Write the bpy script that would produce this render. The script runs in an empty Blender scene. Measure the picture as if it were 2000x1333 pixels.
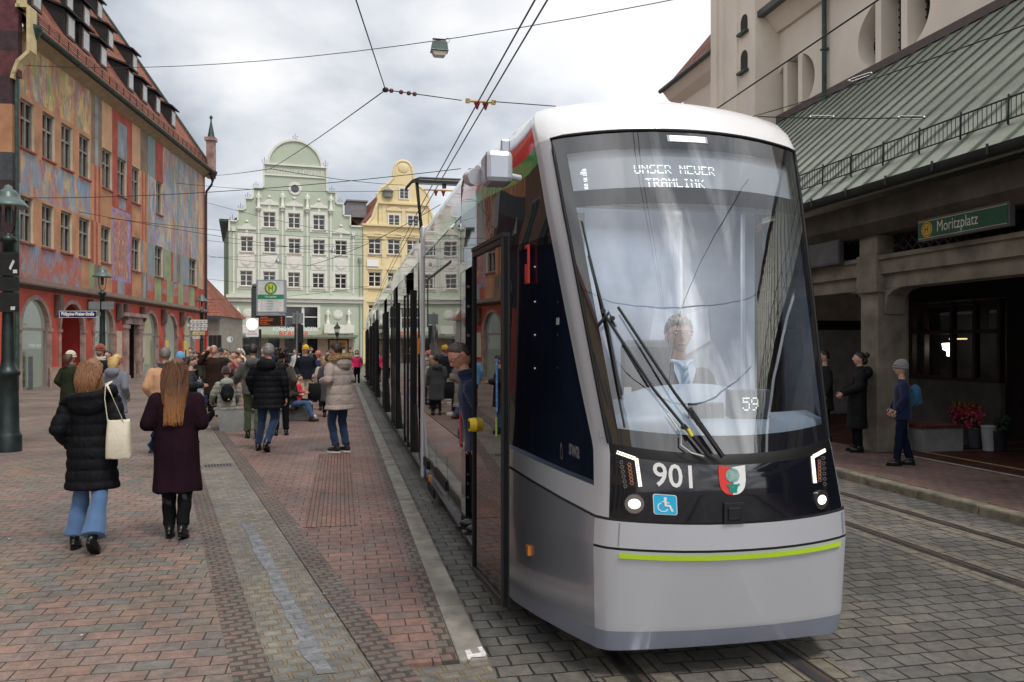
import bpy, math, random
import numpy as np
from mathutils import Vector, Matrix
PI = math.pi; sin = math.sin; cos = math.cos; rad = math.radians
random.seed(7); rng = np.random.RandomState(5)
SC = bpy.context.scene; COL = SC.collection
# ------------------------------------------------ view geometry
F = 1600.0; HZ = 678.0; CH = 1.9; A = 0.2064
ca, sa = cos(A), sin(A)
def S2W(s, t, z=0.0): return Vector((s*ca - t*sa, s*sa + t*ca, z))
def pix(px, py, z):            # pixel of the photograph to a point on a level z
    D = (CH - z)*F/(py - HZ); return Vector(((px-1000)/F*D, D, z))
def at(px, D, py): return Vector(((px-1000)/F*D, D, CH + (HZ-py)*D/F))
class Plane:                   # a vertical facade plane: local x along, y into the building
    def __init__(s, ox, oy, ang): s.ox, s.oy, s.a = ox, oy, ang; s.dx, s.dy = cos(ang), sin(ang)
    def u(s, px): q = (px-1000)/F; return (q*s.oy - s.ox)/(s.dx - q*s.dy)
    def z(s, px, py): return CH + (HZ-py)*(s.oy + s.u(px)*s.dy)/F
    def uz(s, px, py): return s.u(px), s.z(px, py)
# ------------------------------------------------ mesh builder
class MB:
    def __init__(s): s.v = []; s.f = []; s.m = []; s.s = []; s.M = None
    def add(s, vs, fs, mi=0, sm=False):
        o = len(s.v)
        for p in vs:
            p = Vector(p)
            if s.M is not None: p = s.M @ p
            s.v.append(tuple(p))
        for f in fs: s.f.append(tuple(i+o for i in f)); s.m.append(mi); s.s.append(sm)
        return s
    def box(s, x0, x1, y0, y1, z0, z1, mi=0):
        if x0 > x1: x0, x1 = x1, x0
        if y0 > y1: y0, y1 = y1, y0
        if z0 > z1: z0, z1 = z1, z0
        return s.add([(x0,y0,z0),(x1,y0,z0),(x1,y1,z0),(x0,y1,z0),(x0,y0,z1),(x1,y0,z1),(x1,y1,z1),(x0,y1,z1)],
              [(0,3,2,1),(4,5,6,7),(0,1,5,4),(1,2,6,5),(2,3,7,6),(3,0,4,7)], mi)
    def prism(s, poly, ax, c0, c1, mi=0, sm=False):
        n = len(poly)
        def P(a, b, c): return (a, c, b) if ax == 'y' else ((c, a, b) if ax == 'x' else (a, b, c))
        vs = [P(a, b, c0) for a, b in poly] + [P(a, b, c1) for a, b in poly]
        s.add(vs, [tuple(range(n-1, -1, -1)), tuple(range(n, 2*n))], mi)
        return s.add(vs, [(i, (i+1) % n, n+(i+1) % n, n+i) for i in range(n)], mi, sm)
    def quad(s, a, b, c, d, mi=0): return s.add([a, b, c, d], [(0,1,2,3)], mi)
    def ring(s, c, d, r, n, up=None):
        d = Vector(d).normalized(); u = Vector(up) if up else (Vector((0,0,1)) if abs(d.z) < .95 else Vector((1,0,0)))
        x = d.cross(u).normalized(); y = x.cross(d).normalized()
        rx, ry = r if isinstance(r, tuple) else (r, r)
        return [Vector(c) + x*rx*cos(2*PI*i/n) + y*ry*sin(2*PI*i/n) for i in range(n)]
    def loft(s, rings, mi=0, sm=True, cap=True, closed=False):
        n = len(rings[0]); vs = [p for r in rings for p in r]; fs = []
        m = len(rings)
        for k in range(m if closed else m-1):
            a = k*n; b = ((k+1) % m)*n
            for i in range(n): j = (i+1) % n; fs.append((a+i, a+j, b+j, b+i))
        s.add(vs, fs, mi, sm)
        if cap and not closed: s.add(vs, [tuple(range(n-1, -1, -1)), tuple(range((m-1)*n, m*n))], mi, False)
        return s
    def cyl(s, p0, p1, r0, r1=None, n=12, mi=0, sm=True, cap=True):
        p0 = Vector(p0); p1 = Vector(p1); r1 = r0 if r1 is None else r1; d = p1-p0
        return s.loft([s.ring(p0, d, r0, n), s.ring(p1, d, r1, n)], mi, sm, cap)
    def tube(s, path, r, n=8, mi=0, up=None):
        path = [Vector(p) for p in path]; R = []
        for i, p in enumerate(path):
            d = path[min(i+1, len(path)-1)] - path[max(i-1, 0)]
            rr = r[i] if isinstance(r, list) else r
            R.append(s.ring(p, d, rr, n, up))
        return s.loft(R, mi)
    def lathe(s, prof, c=(0,0,0), n=16, mi=0, sm=True):
        c = Vector(c); return s.loft([[c+Vector((r*cos(2*PI*i/n), r*sin(2*PI*i/n), z)) for i in range(n)] for r, z in prof], mi, sm)
    def ell(s, c, r, n=12, mi=0, R=None):
        c = Vector(c); r = (r, r, r) if not hasattr(r, '__len__') else r; rs = []
        for k in range(1, n):
            ph = -PI/2 + PI*k/n
            ring = [Vector((r[0]*cos(ph)*cos(2*PI*i/(2*n)), r[1]*cos(ph)*sin(2*PI*i/(2*n)), r[2]*sin(ph))) for i in range(2*n)]
            rs.append([c + (R @ p if R else p) for p in ring])
        bot = Vector((0,0,-r[2])); top = Vector((0,0,r[2]))
        if R: bot = R @ bot; top = R @ top
        s.loft(rs, mi, True, False)
        N = 2*n; s.add([c+bot]+rs[0], [(0, i+2 if i < N-1 else 1, i+1) for i in range(N)], mi, True)
        return s.add([c+top]+rs[-1], [(0, i+1, i+2 if i < N-1 else 1) for i in range(N)], mi, True)
    def mesh(s, name):
        me = bpy.data.meshes.new(name); me.from_pydata(s.v, [], s.f)
        me.polygons.foreach_set('material_index', s.m); me.polygons.foreach_set('use_smooth', s.s); me.update(); return me
    def build(s, name, mats, parent=None, bev=0, loc=None, weld=False):
        me = s.mesh(name)
        if not isinstance(mats, (list, tuple)): mats = [mats]
        for m in mats: me.materials.append(m)
        if weld:
            import bmesh
            b = bmesh.new(); b.from_mesh(me); bmesh.ops.remove_doubles(b, verts=b.verts, dist=1e-4); bmesh.ops.recalc_face_normals(b, faces=b.faces); b.to_mesh(me); b.free()
        o = bpy.data.objects.new(name, me); COL.objects.link(o)
        if parent: o.parent = parent
        if loc: o.location = loc
        if bev:
            md = o.modifiers.new('bevel', 'BEVEL'); md.width = bev; md.segments = 2; md.limit_method = 'ANGLE'; md.angle_limit = rad(40)
        return o
def tag(o, label, cat, group=None):
    o['label'] = label; o['category'] = cat
    if group: o['group'] = group
    return o
def thing(name, label, cat, loc=(0,0,0), rz=0, group=None):
    o = bpy.data.objects.new(name, None); COL.objects.link(o); o.location = loc; o.rotation_euler = (0,0,rz)
    o.empty_display_size = .2; return tag(o, label, cat, group)
def struct(o, kind='structure'): o['kind'] = kind; return o
def street(o): o.rotation_euler = (0,0,A); return o
def copy_tree(o, parent=None):
    c = o.copy(); COL.objects.link(c); c.parent = parent
    for ch in [x for x in bpy.data.objects if x.parent == o]: copy_tree(ch, c)
    return c
# ------------------------------------------------ text as mesh
_tc = {}
def text_mb(mb, body, h, M, mi=0, wid=None, ext=.002, align='CENTER', bold=0):
    """adds extruded lettering (height h of capitals, optional total width) to mb; M: matrix from text plane (x right, y up, z out)"""
    k = (body, bold)
    if k not in _tc:
        cu = bpy.data.curves.new('t', 'FONT'); cu.body = body; cu.size = 1; cu.align_x = 'LEFT'; cu.offset = bold; cu.resolution_u = 3
        o = bpy.data.objects.new('t', cu); COL.objects.link(o)
        dg = bpy.context.evaluated_depsgraph_get(); me = bpy.data.meshes.new_from_object(o.evaluated_get(dg))
        _tc[k] = ([tuple(v.co) for v in me.vertices], [tuple(p.vertices) for p in me.polygons])
        bpy.data.objects.remove(o); bpy.data.meshes.remove(me); bpy.data.curves.remove(cu)
    vs, fs = _tc[k]
    if not vs: return mb
    x0 = min(v[0] for v in vs); x1 = max(v[0] for v in vs)
    sy = h/.69; sx = sy if wid is None else wid/(x1-x0)
    off = {'CENTER': -(x0+x1)/2, 'LEFT': -x0, 'RIGHT': -x1}[align]
    mb.add([M @ Vector(((x+off)*sx, y*sy, ext)) for x, y, _ in vs], fs, mi)
    return mb
def frameM(o, x, y, z=None):
    x = Vector(x).normalized(); y = Vector(y).normalized(); zz = x.cross(y)
    M = Matrix.Identity(4)
    for i in range(3): M[i][0] = x[i]; M[i][1] = y[i]; M[i][2] = zz[i]; M[i][3] = o[i]
    return M
DOT = {'A':'01110100011000111111100011000110001','E':'11111100001000011110100001000011111','F':'11111100001000011110100001000010000','I':'01110001000010000100001000010001110',
'K':'10001100101010011000101001001010001','L':'10000100001000010000100001000011111','M':'10001110111010110101100011000110001','N':'10001110011010110011100011000110001',
'R':'11110100011000111110101001001010001','S':'01111100001000001110000010000111110','T':'11111001000010000100001000010000100','U':'10001100011000110001100011000101110',
'1':'00100011000010000100001000010001110','5':'11111100001111000001000011000101110','9':'01110100011000101111000010001001100',' ':'0'*35,'O':'01110100011000110001100011000101110'}
# ------------------------------------------------ materials
_m = {}
class NT:
    def __init__(s, name):
        s.mt = bpy.data.materials.new(name); s.mt.use_nodes = True; s.t = s.mt.node_tree; s.n = s.t.nodes; s.L = s.t.links
        s.b = s.n['Principled BSDF']; s.out = s.n['Material Output']
    def N(s, typ, **kw):
        n = s.n.new(typ)
        for k, v in kw.items():
            if k.startswith('i_'):
                key = k[2:]; key = int(key) if key.isdigit() else key.replace('_', ' ')
                n.inputs[key].default_value = v
            else: setattr(n, k, v)
        return n
    def l(s, a, b): s.L.new(a, b)
    def obj(s, scale=(1,1,1), rot=(0,0,0), loc=(0,0,0)):
        tc = s.N('ShaderNodeTexCoord'); mp = s.N('ShaderNodeMapping'); s.l(tc.outputs['Object'], mp.inputs[0])
        mp.inputs['Scale'].default_value = scale; mp.inputs['Rotation'].default_value = rot; mp.inputs['Location'].default_value = loc
        return mp.outputs[0]
    def noise(s, vec, scale, detail=3, rough=.55, dist=0):
        n = s.N('ShaderNodeTexNoise'); n.inputs['Scale'].default_value = scale; n.inputs['Detail'].default_value = detail
        n.inputs['Roughness'].default_value = rough; n.inputs['Distortion'].default_value = dist
        if vec is not None: s.l(vec, n.inputs['Vector'])
        return n
    def ramp(s, fac, stops, interp='LINEAR'):
        r = s.N('ShaderNodeValToRGB'); cr = r.color_ramp; cr.interpolation = interp
        while len(cr.elements) < len(stops): cr.elements.new(.5)
        for e, (p, c) in zip(cr.elements, stops): e.position = p; e.color = (*c, 1) if len(c) == 3 else c
        s.l(fac, r.inputs[0]); return r.outputs[0]
    def mix(s, fac, a, b, mode='MIX'):
        m = s.N('ShaderNodeMix', data_type='RGBA', blend_type=mode)
        for sock, v in ((m.inputs[0], fac), (m.inputs[6], a), (m.inputs[7], b)):
            if hasattr(v, 'links') or isinstance(v, bpy.types.NodeSocket): s.l(v, sock)
            else: sock.default_value = (*v, 1) if isinstance(v, tuple) and len(v) == 3 else v
        return m.outputs[2]
    def bump(s, h, strength=.3, dist=.01, prev=None):
        b = s.N('ShaderNodeBump'); b.inputs['Strength'].default_value = strength; b.inputs['Distance'].default_value = dist
        s.l(h, b.inputs['Height'])
        if prev: s.l(prev, b.inputs['Normal'])
        s.l(b.outputs[0], s.b.inputs['Normal']); return b.outputs[0]
    def base(s, c):
        if isinstance(c, tuple): s.b.inputs['Base Color'].default_value = (*c, 1)
        else: s.l(c, s.b.inputs['Base Color'])
    def p(s, **kw):
        for k, v in kw.items(): s.b.inputs[k.replace('_', ' ')].default_value = v
        return s
def mat(name, c, rough=.7, metal=0, var=.15, vs=3, bs=40, bst=.15, bd=.004, **kw):
    if name in _m: return _m[name]
    t = NT(name); v = t.obj(); n = t.noise(v, vs, 5)
    lo = tuple(max(0, x*(1-var*1.6)) for x in c); hi = tuple(min(1, x*(1+var)) for x in c)
    t.base(t.ramp(n.outputs[0], [(.3, lo), (.7, hi)]))
    t.p(Roughness=rough, Metallic=metal)
    for k, x in kw.items(): t.b.inputs[k.replace('_', ' ')].default_value = x
    if bst: t.bump(t.noise(v, bs, 3).outputs[0], bst, bd)
    _m[name] = t.mt; return t.mt
def emis(name, c, st):
    if name in _m: return _m[name]
    t = NT(name); t.base(tuple(c)); t.b.inputs['Emission Color'].default_value = (*c, 1); t.p(Emission_Strength=st)
    _m[name] = t.mt; return t.mt
def brickmat(name, c1, c2, mortar, w, h, ms=.006, rot=0, off=.5, bd=.004, rough=.75, bias=0, hue=None, warp=.0):
    t = NT(name); v = t.obj(rot=(0,0,rot))
    if warp:
        nz = t.noise(v, 5, 2); sub = t.N('ShaderNodeVectorMath', operation='SUBTRACT'); t.l(nz.outputs['Color'], sub.inputs[0]); sub.inputs[1].default_value = (.5,.5,.5)
        sc = t.N('ShaderNodeVectorMath', operation='SCALE'); t.l(sub.outputs[0], sc.inputs[0]); sc.inputs['Scale'].default_value = warp
        ad = t.N('ShaderNodeVectorMath', operation='ADD'); t.l(v, ad.inputs[0]); t.l(sc.outputs[0], ad.inputs[1]); vv = ad.outputs[0]
    else: vv = v
    b = t.N('ShaderNodeTexBrick'); t.l(vv, b.inputs['Vector']); b.offset = off
    b.inputs['Color1'].default_value = (*c1, 1); b.inputs['Color2'].default_value = (*c2, 1); b.inputs['Mortar'].default_value = (*mortar, 1)
    b.inputs['Scale'].default_value = 1; b.inputs['Mortar Size'].default_value = ms; b.inputs['Mortar Smooth'].default_value = .25; b.inputs['Bias'].default_value = bias
    b.inputs['Brick Width'].default_value = w; b.inputs['Row Height'].default_value = h
    n = t.noise(v, .55, 4, .6); c = t.mix(1.0, b.outputs['Color'], t.ramp(n.outputs[0], [(.3, (.62,.62,.64)), (.7, (1.2,1.17,1.12))]), 'MULTIPLY')
    st_ = t.noise(v, 2.1, 6, .7, .6); c = t.mix(1.0, c, t.ramp(st_.outputs[0], [(.30, (.62,.6,.58)), (.42, (1,1,1)), (.66, (1,1,1)), (.76, (1.18,1.17,1.14))]), 'MULTIPLY')
    cl_ = t.noise(v, 14, 2, .5); c = t.mix(.6, c, t.ramp(cl_.outputs[0], [(.35, (.72,.72,.74)), (.65, (1.22,1.2,1.16))]), 'MULTIPLY')
    n2 = t.noise(v, 60, 3); c = t.mix(.5, c, t.ramp(n2.outputs[0], [(.3, (.6,.6,.6)), (.7, (1.3,1.3,1.3))]), 'MULTIPLY')
    if hue:
        n3 = t.noise(v, .9, 2); c = t.mix(t.ramp(n3.outputs[0], [(.42, (0,0,0)), (.62, (1,1,1))]), c, t.mix(1.0, c, hue, 'MULTIPLY'))
    t.base(c); n4 = t.noise(v, 1.3, 4)
    rr = t.ramp(n4.outputs[0], [(.3, (rough-.22,)*3), (.7, (rough+.12,)*3)]); t.l(rr, t.b.inputs['Roughness'])
    inv = t.N('ShaderNodeMath', operation='SUBTRACT'); inv.inputs[0].default_value = 1; t.l(b.outputs['Fac'], inv.inputs[1])
    b1 = t.bump(inv.outputs[0], .9, bd); t.bump(n2.outputs[0], .25, .003, b1); t.p(Specular_IOR_Level=.35)
    return t.mt
EXPO = 0.36; CLOUD = 8.4; SUNE = 1.5
# ================================================= camera, sky, sun
cam = bpy.data.cameras.new('camera'); co = bpy.data.objects.new('camera', cam); COL.objects.link(co); SC.camera = co
co.location = (0, 0, CH); co.rotation_euler = (PI/2, 0, 0); cam.lens = 28.8; cam.sensor_width = 36; cam.shift_y = (HZ-666.5)/2000; cam.clip_start = .05; cam.clip_end = 3000
SC.view_settings.view_transform = 'Standard'; SC.view_settings.look = 'None'; SC.view_settings.exposure = EXPO; SC.view_settings.gamma = 1
SC.cycles.max_bounces = 8; SC.cycles.transparent_max_bounces = 16; SC.cycles.sample_clamp_indirect = 6
try: SC.cycles.use_denoising = True
except Exception: pass
SUN_EL, SUN_AZ = rad(60), rad(146)
W = bpy.data.worlds.new('World'); SC.world = W; W.use_nodes = True; wt = W.node_tree; wn = wt.nodes; bg = wn['Background']
sky = wn.new('ShaderNodeTexSky'); sky.sky_type = 'NISHITA'; sky.sun_disc = False; sky.sun_elevation = SUN_EL; sky.sun_rotation = SUN_AZ; sky.air_density = 1; sky.dust_density = 2
tc = wn.new('ShaderNodeTexCoord'); sep = wn.new('ShaderNodeSeparateXYZ'); wt.links.new(tc.outputs['Generated'], sep.inputs[0])
def wmath(op, a, b):
    n = wn.new('ShaderNodeMath'); n.operation = op
    for i, x in enumerate((a, b)):
        if x is None: continue
        if isinstance(x, (int, float)): n.inputs[i].default_value = x
        else: wt.links.new(x, n.inputs[i])
    return n.outputs[0]
zz = wmath('ADD', wmath('MAXIMUM', sep.outputs[2], 0), .35)
cmb = wn.new('ShaderNodeCombineXYZ'); wt.links.new(wmath('DIVIDE', sep.outputs[0], zz), cmb.inputs[0]); wt.links.new(wmath('DIVIDE', sep.outputs[1], zz), cmb.inputs[1])
def wnoise(sc, det, rough, dist, off):
    mp = wn.new('ShaderNodeMapping'); wt.links.new(cmb.outputs[0], mp.inputs[0]); mp.inputs['Location'].default_value = off
    n = wn.new('ShaderNodeTexNoise'); n.inputs['Scale'].default_value = sc; n.inputs['Detail'].default_value = det; n.inputs['Roughness'].default_value = rough; n.inputs['Distortion'].default_value = dist
    wt.links.new(mp.outputs[0], n.inputs['Vector']); return n.outputs[0]
def wramp(f, stops):
    r = wn.new('ShaderNodeValToRGB'); cr = r.color_ramp
    while len(cr.elements) < len(stops): cr.elements.new(.5)
    for e, (p, c) in zip(cr.elements, stops): e.position = p; e.color = (*c, 1)
    wt.links.new(f, r.inputs[0]); return r.outputs[0]
n1 = wnoise(1.1, 8, .5, .2, (3.1, 1.7, 0)); n2 = wnoise(2.6, 6, .5, .3, (7.7, 4.2, 1))
cl = wramp(wmath('ADD', wmath('MULTIPLY', n1, .65), wmath('MULTIPLY', n2, .35)), [(.38, (.38,.42,.48)), (.45, (.62,.66,.72)), (.51, (.84,.855,.88)), (.58, (1.04,1.04,1.04))])
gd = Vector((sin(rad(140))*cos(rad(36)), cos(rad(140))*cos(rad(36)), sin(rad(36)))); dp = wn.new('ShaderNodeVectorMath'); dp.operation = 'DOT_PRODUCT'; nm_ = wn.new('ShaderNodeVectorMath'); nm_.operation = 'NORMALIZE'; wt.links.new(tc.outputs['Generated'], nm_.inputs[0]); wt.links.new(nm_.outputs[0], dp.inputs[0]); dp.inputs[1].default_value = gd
# bright glow added below the sun, broken by cloud noise, for the windscreen to mirror
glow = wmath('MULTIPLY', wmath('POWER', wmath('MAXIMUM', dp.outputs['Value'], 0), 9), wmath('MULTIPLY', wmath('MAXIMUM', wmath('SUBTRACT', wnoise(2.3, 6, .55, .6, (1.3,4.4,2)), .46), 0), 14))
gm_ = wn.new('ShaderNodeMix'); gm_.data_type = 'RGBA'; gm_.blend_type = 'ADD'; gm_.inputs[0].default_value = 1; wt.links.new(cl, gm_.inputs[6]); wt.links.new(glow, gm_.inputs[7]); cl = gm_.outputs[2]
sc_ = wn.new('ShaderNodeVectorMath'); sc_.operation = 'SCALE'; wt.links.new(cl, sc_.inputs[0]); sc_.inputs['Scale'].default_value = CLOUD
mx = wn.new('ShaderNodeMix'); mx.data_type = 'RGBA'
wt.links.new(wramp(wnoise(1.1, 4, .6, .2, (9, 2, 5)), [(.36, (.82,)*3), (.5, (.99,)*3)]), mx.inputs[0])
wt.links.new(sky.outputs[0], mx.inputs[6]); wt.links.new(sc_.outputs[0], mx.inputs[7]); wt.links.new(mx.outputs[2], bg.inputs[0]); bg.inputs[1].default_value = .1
sl = bpy.data.lights.new('sun', 'SUN'); sl.energy = SUNE; sl.angle = rad(14); sl.color = (1, .95, .88); so = bpy.data.objects.new('sun', sl); COL.objects.link(so)
# the sun stands behind the camera, a little to the right
sd = Vector((sin(SUN_AZ)*cos(SUN_EL), cos(SUN_AZ)*cos(SUN_EL), sin(SUN_EL))); so.rotation_euler = sd.to_track_quat('Z', 'Y').to_euler()

# ================================================= ground
m_far = mat('asphalt_far', (.16,.15,.145), .85, var=.2, vs=.4)
gm = MB(); gm.quad((-400,-300,-.012), (400,-300,-.012), (400,900,-.012), (-400,900,-.012)); struct(gm.build('ground', m_far))
SETT = brickmat('grey setts', (.125,.125,.122), (.18,.175,.162), (.035,.033,.03), .2, .165, .008, bd=.012, rough=.6, hue=(1.04,1.0,.93), warp=.03)
PAVE = brickmat('clinker pavers', (.27,.175,.145), (.17,.168,.16), (.06,.05,.04), .205, .142, .005, bd=.005, rough=.72, bias=-.03, hue=(.95,1.02,.95), warp=.008)
PAVR = brickmat('red clinker pavers', (.235,.14,.12), (.165,.135,.125), (.055,.043,.035), .205, .142, .005, bd=.005, rough=.7, bias=-.2, warp=.006)
COBB = brickmat('cobbles', (.23,.22,.195), (.15,.155,.155), (.19,.155,.105), .135, .105, .014, rot=rad(-11.7), bd=.014, rough=.6, hue=(1.04,1.0,.94), warp=.03)
COBR = brickmat('small edge bricks', (.19,.13,.11), (.15,.135,.12), (.085,.068,.055), .105, .075, .011, rot=rad(-11.7), bd=.014, rough=.7, warp=.04)
COBK = brickmat('small kerb bricks', (.19,.13,.11), (.15,.135,.12), (.08,.065,.052), .085, .11, .011, bd=.012, rough=.7, warp=.03)
KERB = mat('kerb granite', (.27,.25,.215), .75, var=.25, vs=5, bs=120, bst=.5, bd=.006)
TACT = brickmat('tactile bricks', (.235,.118,.095), (.16,.115,.10), (.09,.055,.045), .19, .047, .005, rot=rad(90), bd=.007, rough=.7, warp=.004)
ROADP = [(.82,-14),(7.2,-14),(7.2,130),(.82,130)]
def sheet(name, poly, z, m, kind='structure', thick=0):
    b = MB()
    if thick: b.prism(poly, 'z', z-thick, z)
    else: b.add([(x,y,z) for x,y in poly], [tuple(range(len(poly)))])
    o = b.build(name, m); street(o); return struct(o, kind)
sheet('roadway', ROADP, 0, SETT)
# gutter strip geometry: it runs at 11.7 degrees to the street on the left pavement
GA = rad(11.7)
def gx(t, off=0): # left edge in street coords at along t, offset perpendicular
    p = S2W(0,0); a0 = pix(536,1333,.12); a1 = pix(387,904,.12)
    def w2s(w): return (w.x*ca + w.y*sa, -w.x*sa + w.y*ca)
    s0,t0 = w2s(a0); s1,t1 = w2s(a1); k = (s1-s0)/(t1-t0); return s0 + (t-t0)*k + off/cos(GA)
KF = 4.62   # where the pavement ends near the camera, beside the white mark
PZ = .12
T0 = -6.0
def strip(o0, o1, t0=T0, t1=40): return [(gx(t0,o0),t0),(gx(t0,o1),t0),(gx(t1,o1),t1),(gx(t1,o0),t1)]
sheet('pavement', [(-70,-14),(gx(-14,-.2),-14),(gx(60,-.2),60),(-70,60)], PZ, PAVE, thick=.3)
sheet('plaza', [(-70,60.004),(gx(60,-.2),60.004),(gx(60,.72),60.004),(.66,60.004),(.66,130),(-70,130)], PZ-.01, m_far)
sheet('brick_edging', strip(-.2,0,-14,60), PZ+.001, COBR, thick=.3)
sheet('gutter', strip(0,.53,-14,60), PZ-.012, COBB, thick=.3)
sheet('brick_edging', strip(.53,.72,-14,60), PZ+.001, COBR, thick=.3)
sheet('platform', [(gx(KF,.72),KF),(.56,KF),(.56,60),(gx(60,.72),60)], PZ, PAVR, thick=.3)
sheet('cobble_band', [(gx(KF-.42,.53),KF-.42),(.83,KF-.42),(.83,KF-.004),(gx(KF,.72),KF-.004)], PZ-.02, COBB, thick=.3)
sheet('forecourt', [(gx(-14,.53),-14),(.83,-14),(.83,KF-.424),(gx(KF-.424,.53),KF-.424)], PZ-.03, PAVE, thick=.2)
sheet('brick_edging', [(.56,KF),(.655,KF),(.655,60),(.56,60)], PZ+.001, COBK, thick=.3)
sheet('tactile_strip', [(-.36,8.3),(.17,8.3),(.17,14),(-.36,14)], PZ+.005, TACT)
kb = MB(); t = KF
while t < 60: kb.box(.66,.83,t+.004,t+.996,-.2,PZ+.004+rng.uniform(-.002,.002)); t += 1.0
struct(street(kb.build('kerb', KERB, bev=.012)))
kb = MB(); t = -2
while t < 60: kb.box(7.06,7.24,t+.006,t+.994,-.2,PZ+rng.uniform(-.004,.004)); t += 1.0
KERB2 = mat('kerb sandstone', (.25,.215,.155), .75, var=.3, vs=6, bs=90, bst=.6, bd=.01)
struct(street(kb.build('kerb', KERB2, bev=.025)))
sheet('pavement_right', [(7.24,-6),(9.05,-6),(9.05,60),(7.24,60)], PZ-.003, PAVR, thick=.3)
TILE = brickmat('arcade tiles', (.10,.032,.022), (.085,.03,.022), (.03,.016,.012), .3, .15, .005, bd=.002, rough=.6)
sheet('arcade_floor', [(9.05,-6),(22,-6),(22,60),(9.05,60)], PZ-.001, TILE, thick=.3)
for s0, s1, c in ((9.06,9.16,(.4,.39,.34)), (9.62,9.7,(.42,.33,.15))):
    sheet('tile_line', [(s0,-6),(s1,-6),(s1,12.1),(s0,12.1)], PZ+.004, mat('pale tile %g' % s0, c, .6))
sheet('tile_line', [(10.4,12.9),(22,12.9),(22,13.0),(10.4,13.0)], PZ+.004, mat('pale tile grey', (.3,.28,.24), .6))
sheet('tile_line', [(10.4,12.1),(22,12.1),(22,12.18),(10.4,12.18)], PZ+.004, mat('pale tile grey', (.3,.28,.24), .6))
# rails, embedded: head, groove and a dark bed
RAIL = mat('rail steel', (.30,.29,.28), .32, .9, var=.3, vs=6, bst=.1); RUST = mat('rail side', (.07,.05,.04), .8)
CONC = brickmat('rail border stones', (.20,.18,.145), (.18,.165,.145), (.05,.045,.04), .14, .3, .008, bd=.008, rough=.7, warp=.02)
for c in (2.16, 5.82):
    for sd_ in (-1, 1):
        x = c + sd_*.515; b = MB()
        b.box(x-.035, x+.03, -14, 110, -.1, .006, 0); b.box(x+.03, x+.075, -14, 110, -.1, .0005, 1); b.box(x+.075, x+.09, -14, 110, -.1, .005, 0)
        b.box(x-.055, x-.035, -14, 110, -.1, .002, 1)
        o = street(b.build('rail', [RAIL, RUST])); struct(o)
        for q in (x+.09, x-.055-.16):
            sheet('rail_border', [(q,-14),(q+.16,-14),(q+.16,110),(q,110)], .0035, CONC)
# drain grate and white mark
gb = MB(); p = pix(425, 909, PZ); 
gr = thing('drain_grate', 'slotted steel drain grate set in the grey cobble gutter', 'drain grate', (p.x, p.y, PZ-.01), rad(23.4)+PI/2)
fr = MB(); fr.box(-.17,.17,-.24,.24,-.03,.008)
fr.build('frame', mat('grate frame', (.16,.155,.145), .5, .5), gr, bev=.004)
sl_ = MB()
for i in range(9):
    for j in (0, 1): sl_.box(-.12+j*.13, -.01+j*.13, -.19+i*.043, -.165+i*.043, .0081, .0092)
sl_.build('slot', mat('slot black', (.006,.006,.006), .9, bst=0), gr)
mk = MB(); P = [pix(*q, PZ+.002) for q in ((908,1272),(918,1270),(923,1279),(938,1276),(932,1266),(941,1264),(950,1279),(948,1284),(920,1286),(918,1290),(914,1290))]
mk.add([(q.x,q.y,PZ+.0065) for q in P], [tuple(range(len(P)))]); struct(mk.build('road_marking', mat('worn white paint', (.72,.71,.68), .7, var=.2, vs=30)))
wet = NT('wet channel stones'); wv_ = wet.obj(rot=(0,0,rad(-11.7))); wb = wet.N('ShaderNodeTexBrick'); wet.l(wv_, wb.inputs['Vector']); wb.inputs['Scale'].default_value = 1; wb.inputs['Brick Width'].default_value = .13; wb.inputs['Row Height'].default_value = .11; wb.inputs['Mortar Size'].default_value = .01
wb.inputs['Color1'].default_value = (.14,.14,.145,1); wb.inputs['Color2'].default_value = (.10,.10,.11,1); wb.inputs['Mortar'].default_value = (.06,.06,.06,1); wn_ = wet.noise(wet.obj(), 9, 5, .7); wet.base(wet.mix(wet.ramp(wn_.outputs[0], [(.48, (0,0,0)), (.6, (.8,)*3)]), wb.outputs['Color'], (.22,.22,.235))); wet.p(Roughness=.3); wet.bump(wn_.outputs[0], .5, .01)
r3 = random.Random(2); tt_ = [4.6+.14*i for i in range(30)]; sheet('gutter_channel', [(gx(t_,.215+r3.uniform(-.018,.015)),t_) for t_ in tt_]+[(gx(t_,.31+r3.uniform(-.015,.018)),t_) for t_ in reversed(tt_)], PZ-.008, wet.mt)
# ================================================= the tram
TC = 2.18; TT0 = 4.4
tram = thing('tram', 'silver and white low-floor tram with black windscreen and number 901 on the nose', 'tram', S2W(TC, TT0, 0), A)
TM = Matrix.Translation((0, -TT0, 0))
def TB(): b = MB(); b.M = TM; return b
TW = Matrix.Translation(S2W(TC, 0, 0)) @ Matrix.Rotation(A, 4, 'Z')
def proj(p): w = TW @ Vector(p); return (1000 + F*w.x/w.y, HZ - (w.z-CH)*F/w.y)
def paint(name, c, r=.25, metal=.55, coat=.6, fl=1):
    t = NT(name); v = t.obj(); n = t.noise(v, 900, 2)
    t.base(t.ramp(n.outputs[0], [(.35, tuple(x*.93 for x in c)), (.65, tuple(min(1, x*1.05) for x in c))])); t.p(Roughness=r, Metallic=metal, Coat_Weight=coat, Coat_Roughness=.03)
    big = t.noise(v, 2.2, 2); t.bump(big.outputs[0], .06*fl, .02)
    return t.mt
SILV = paint('silver paint', (.64,.655,.715), .34, .3, .8); SILS = paint('silver side paint', (.46,.48,.55), .28, .6, .8, 1.2); WHT = paint('white roof paint', (.88,.88,.90), .25, .1)
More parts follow.
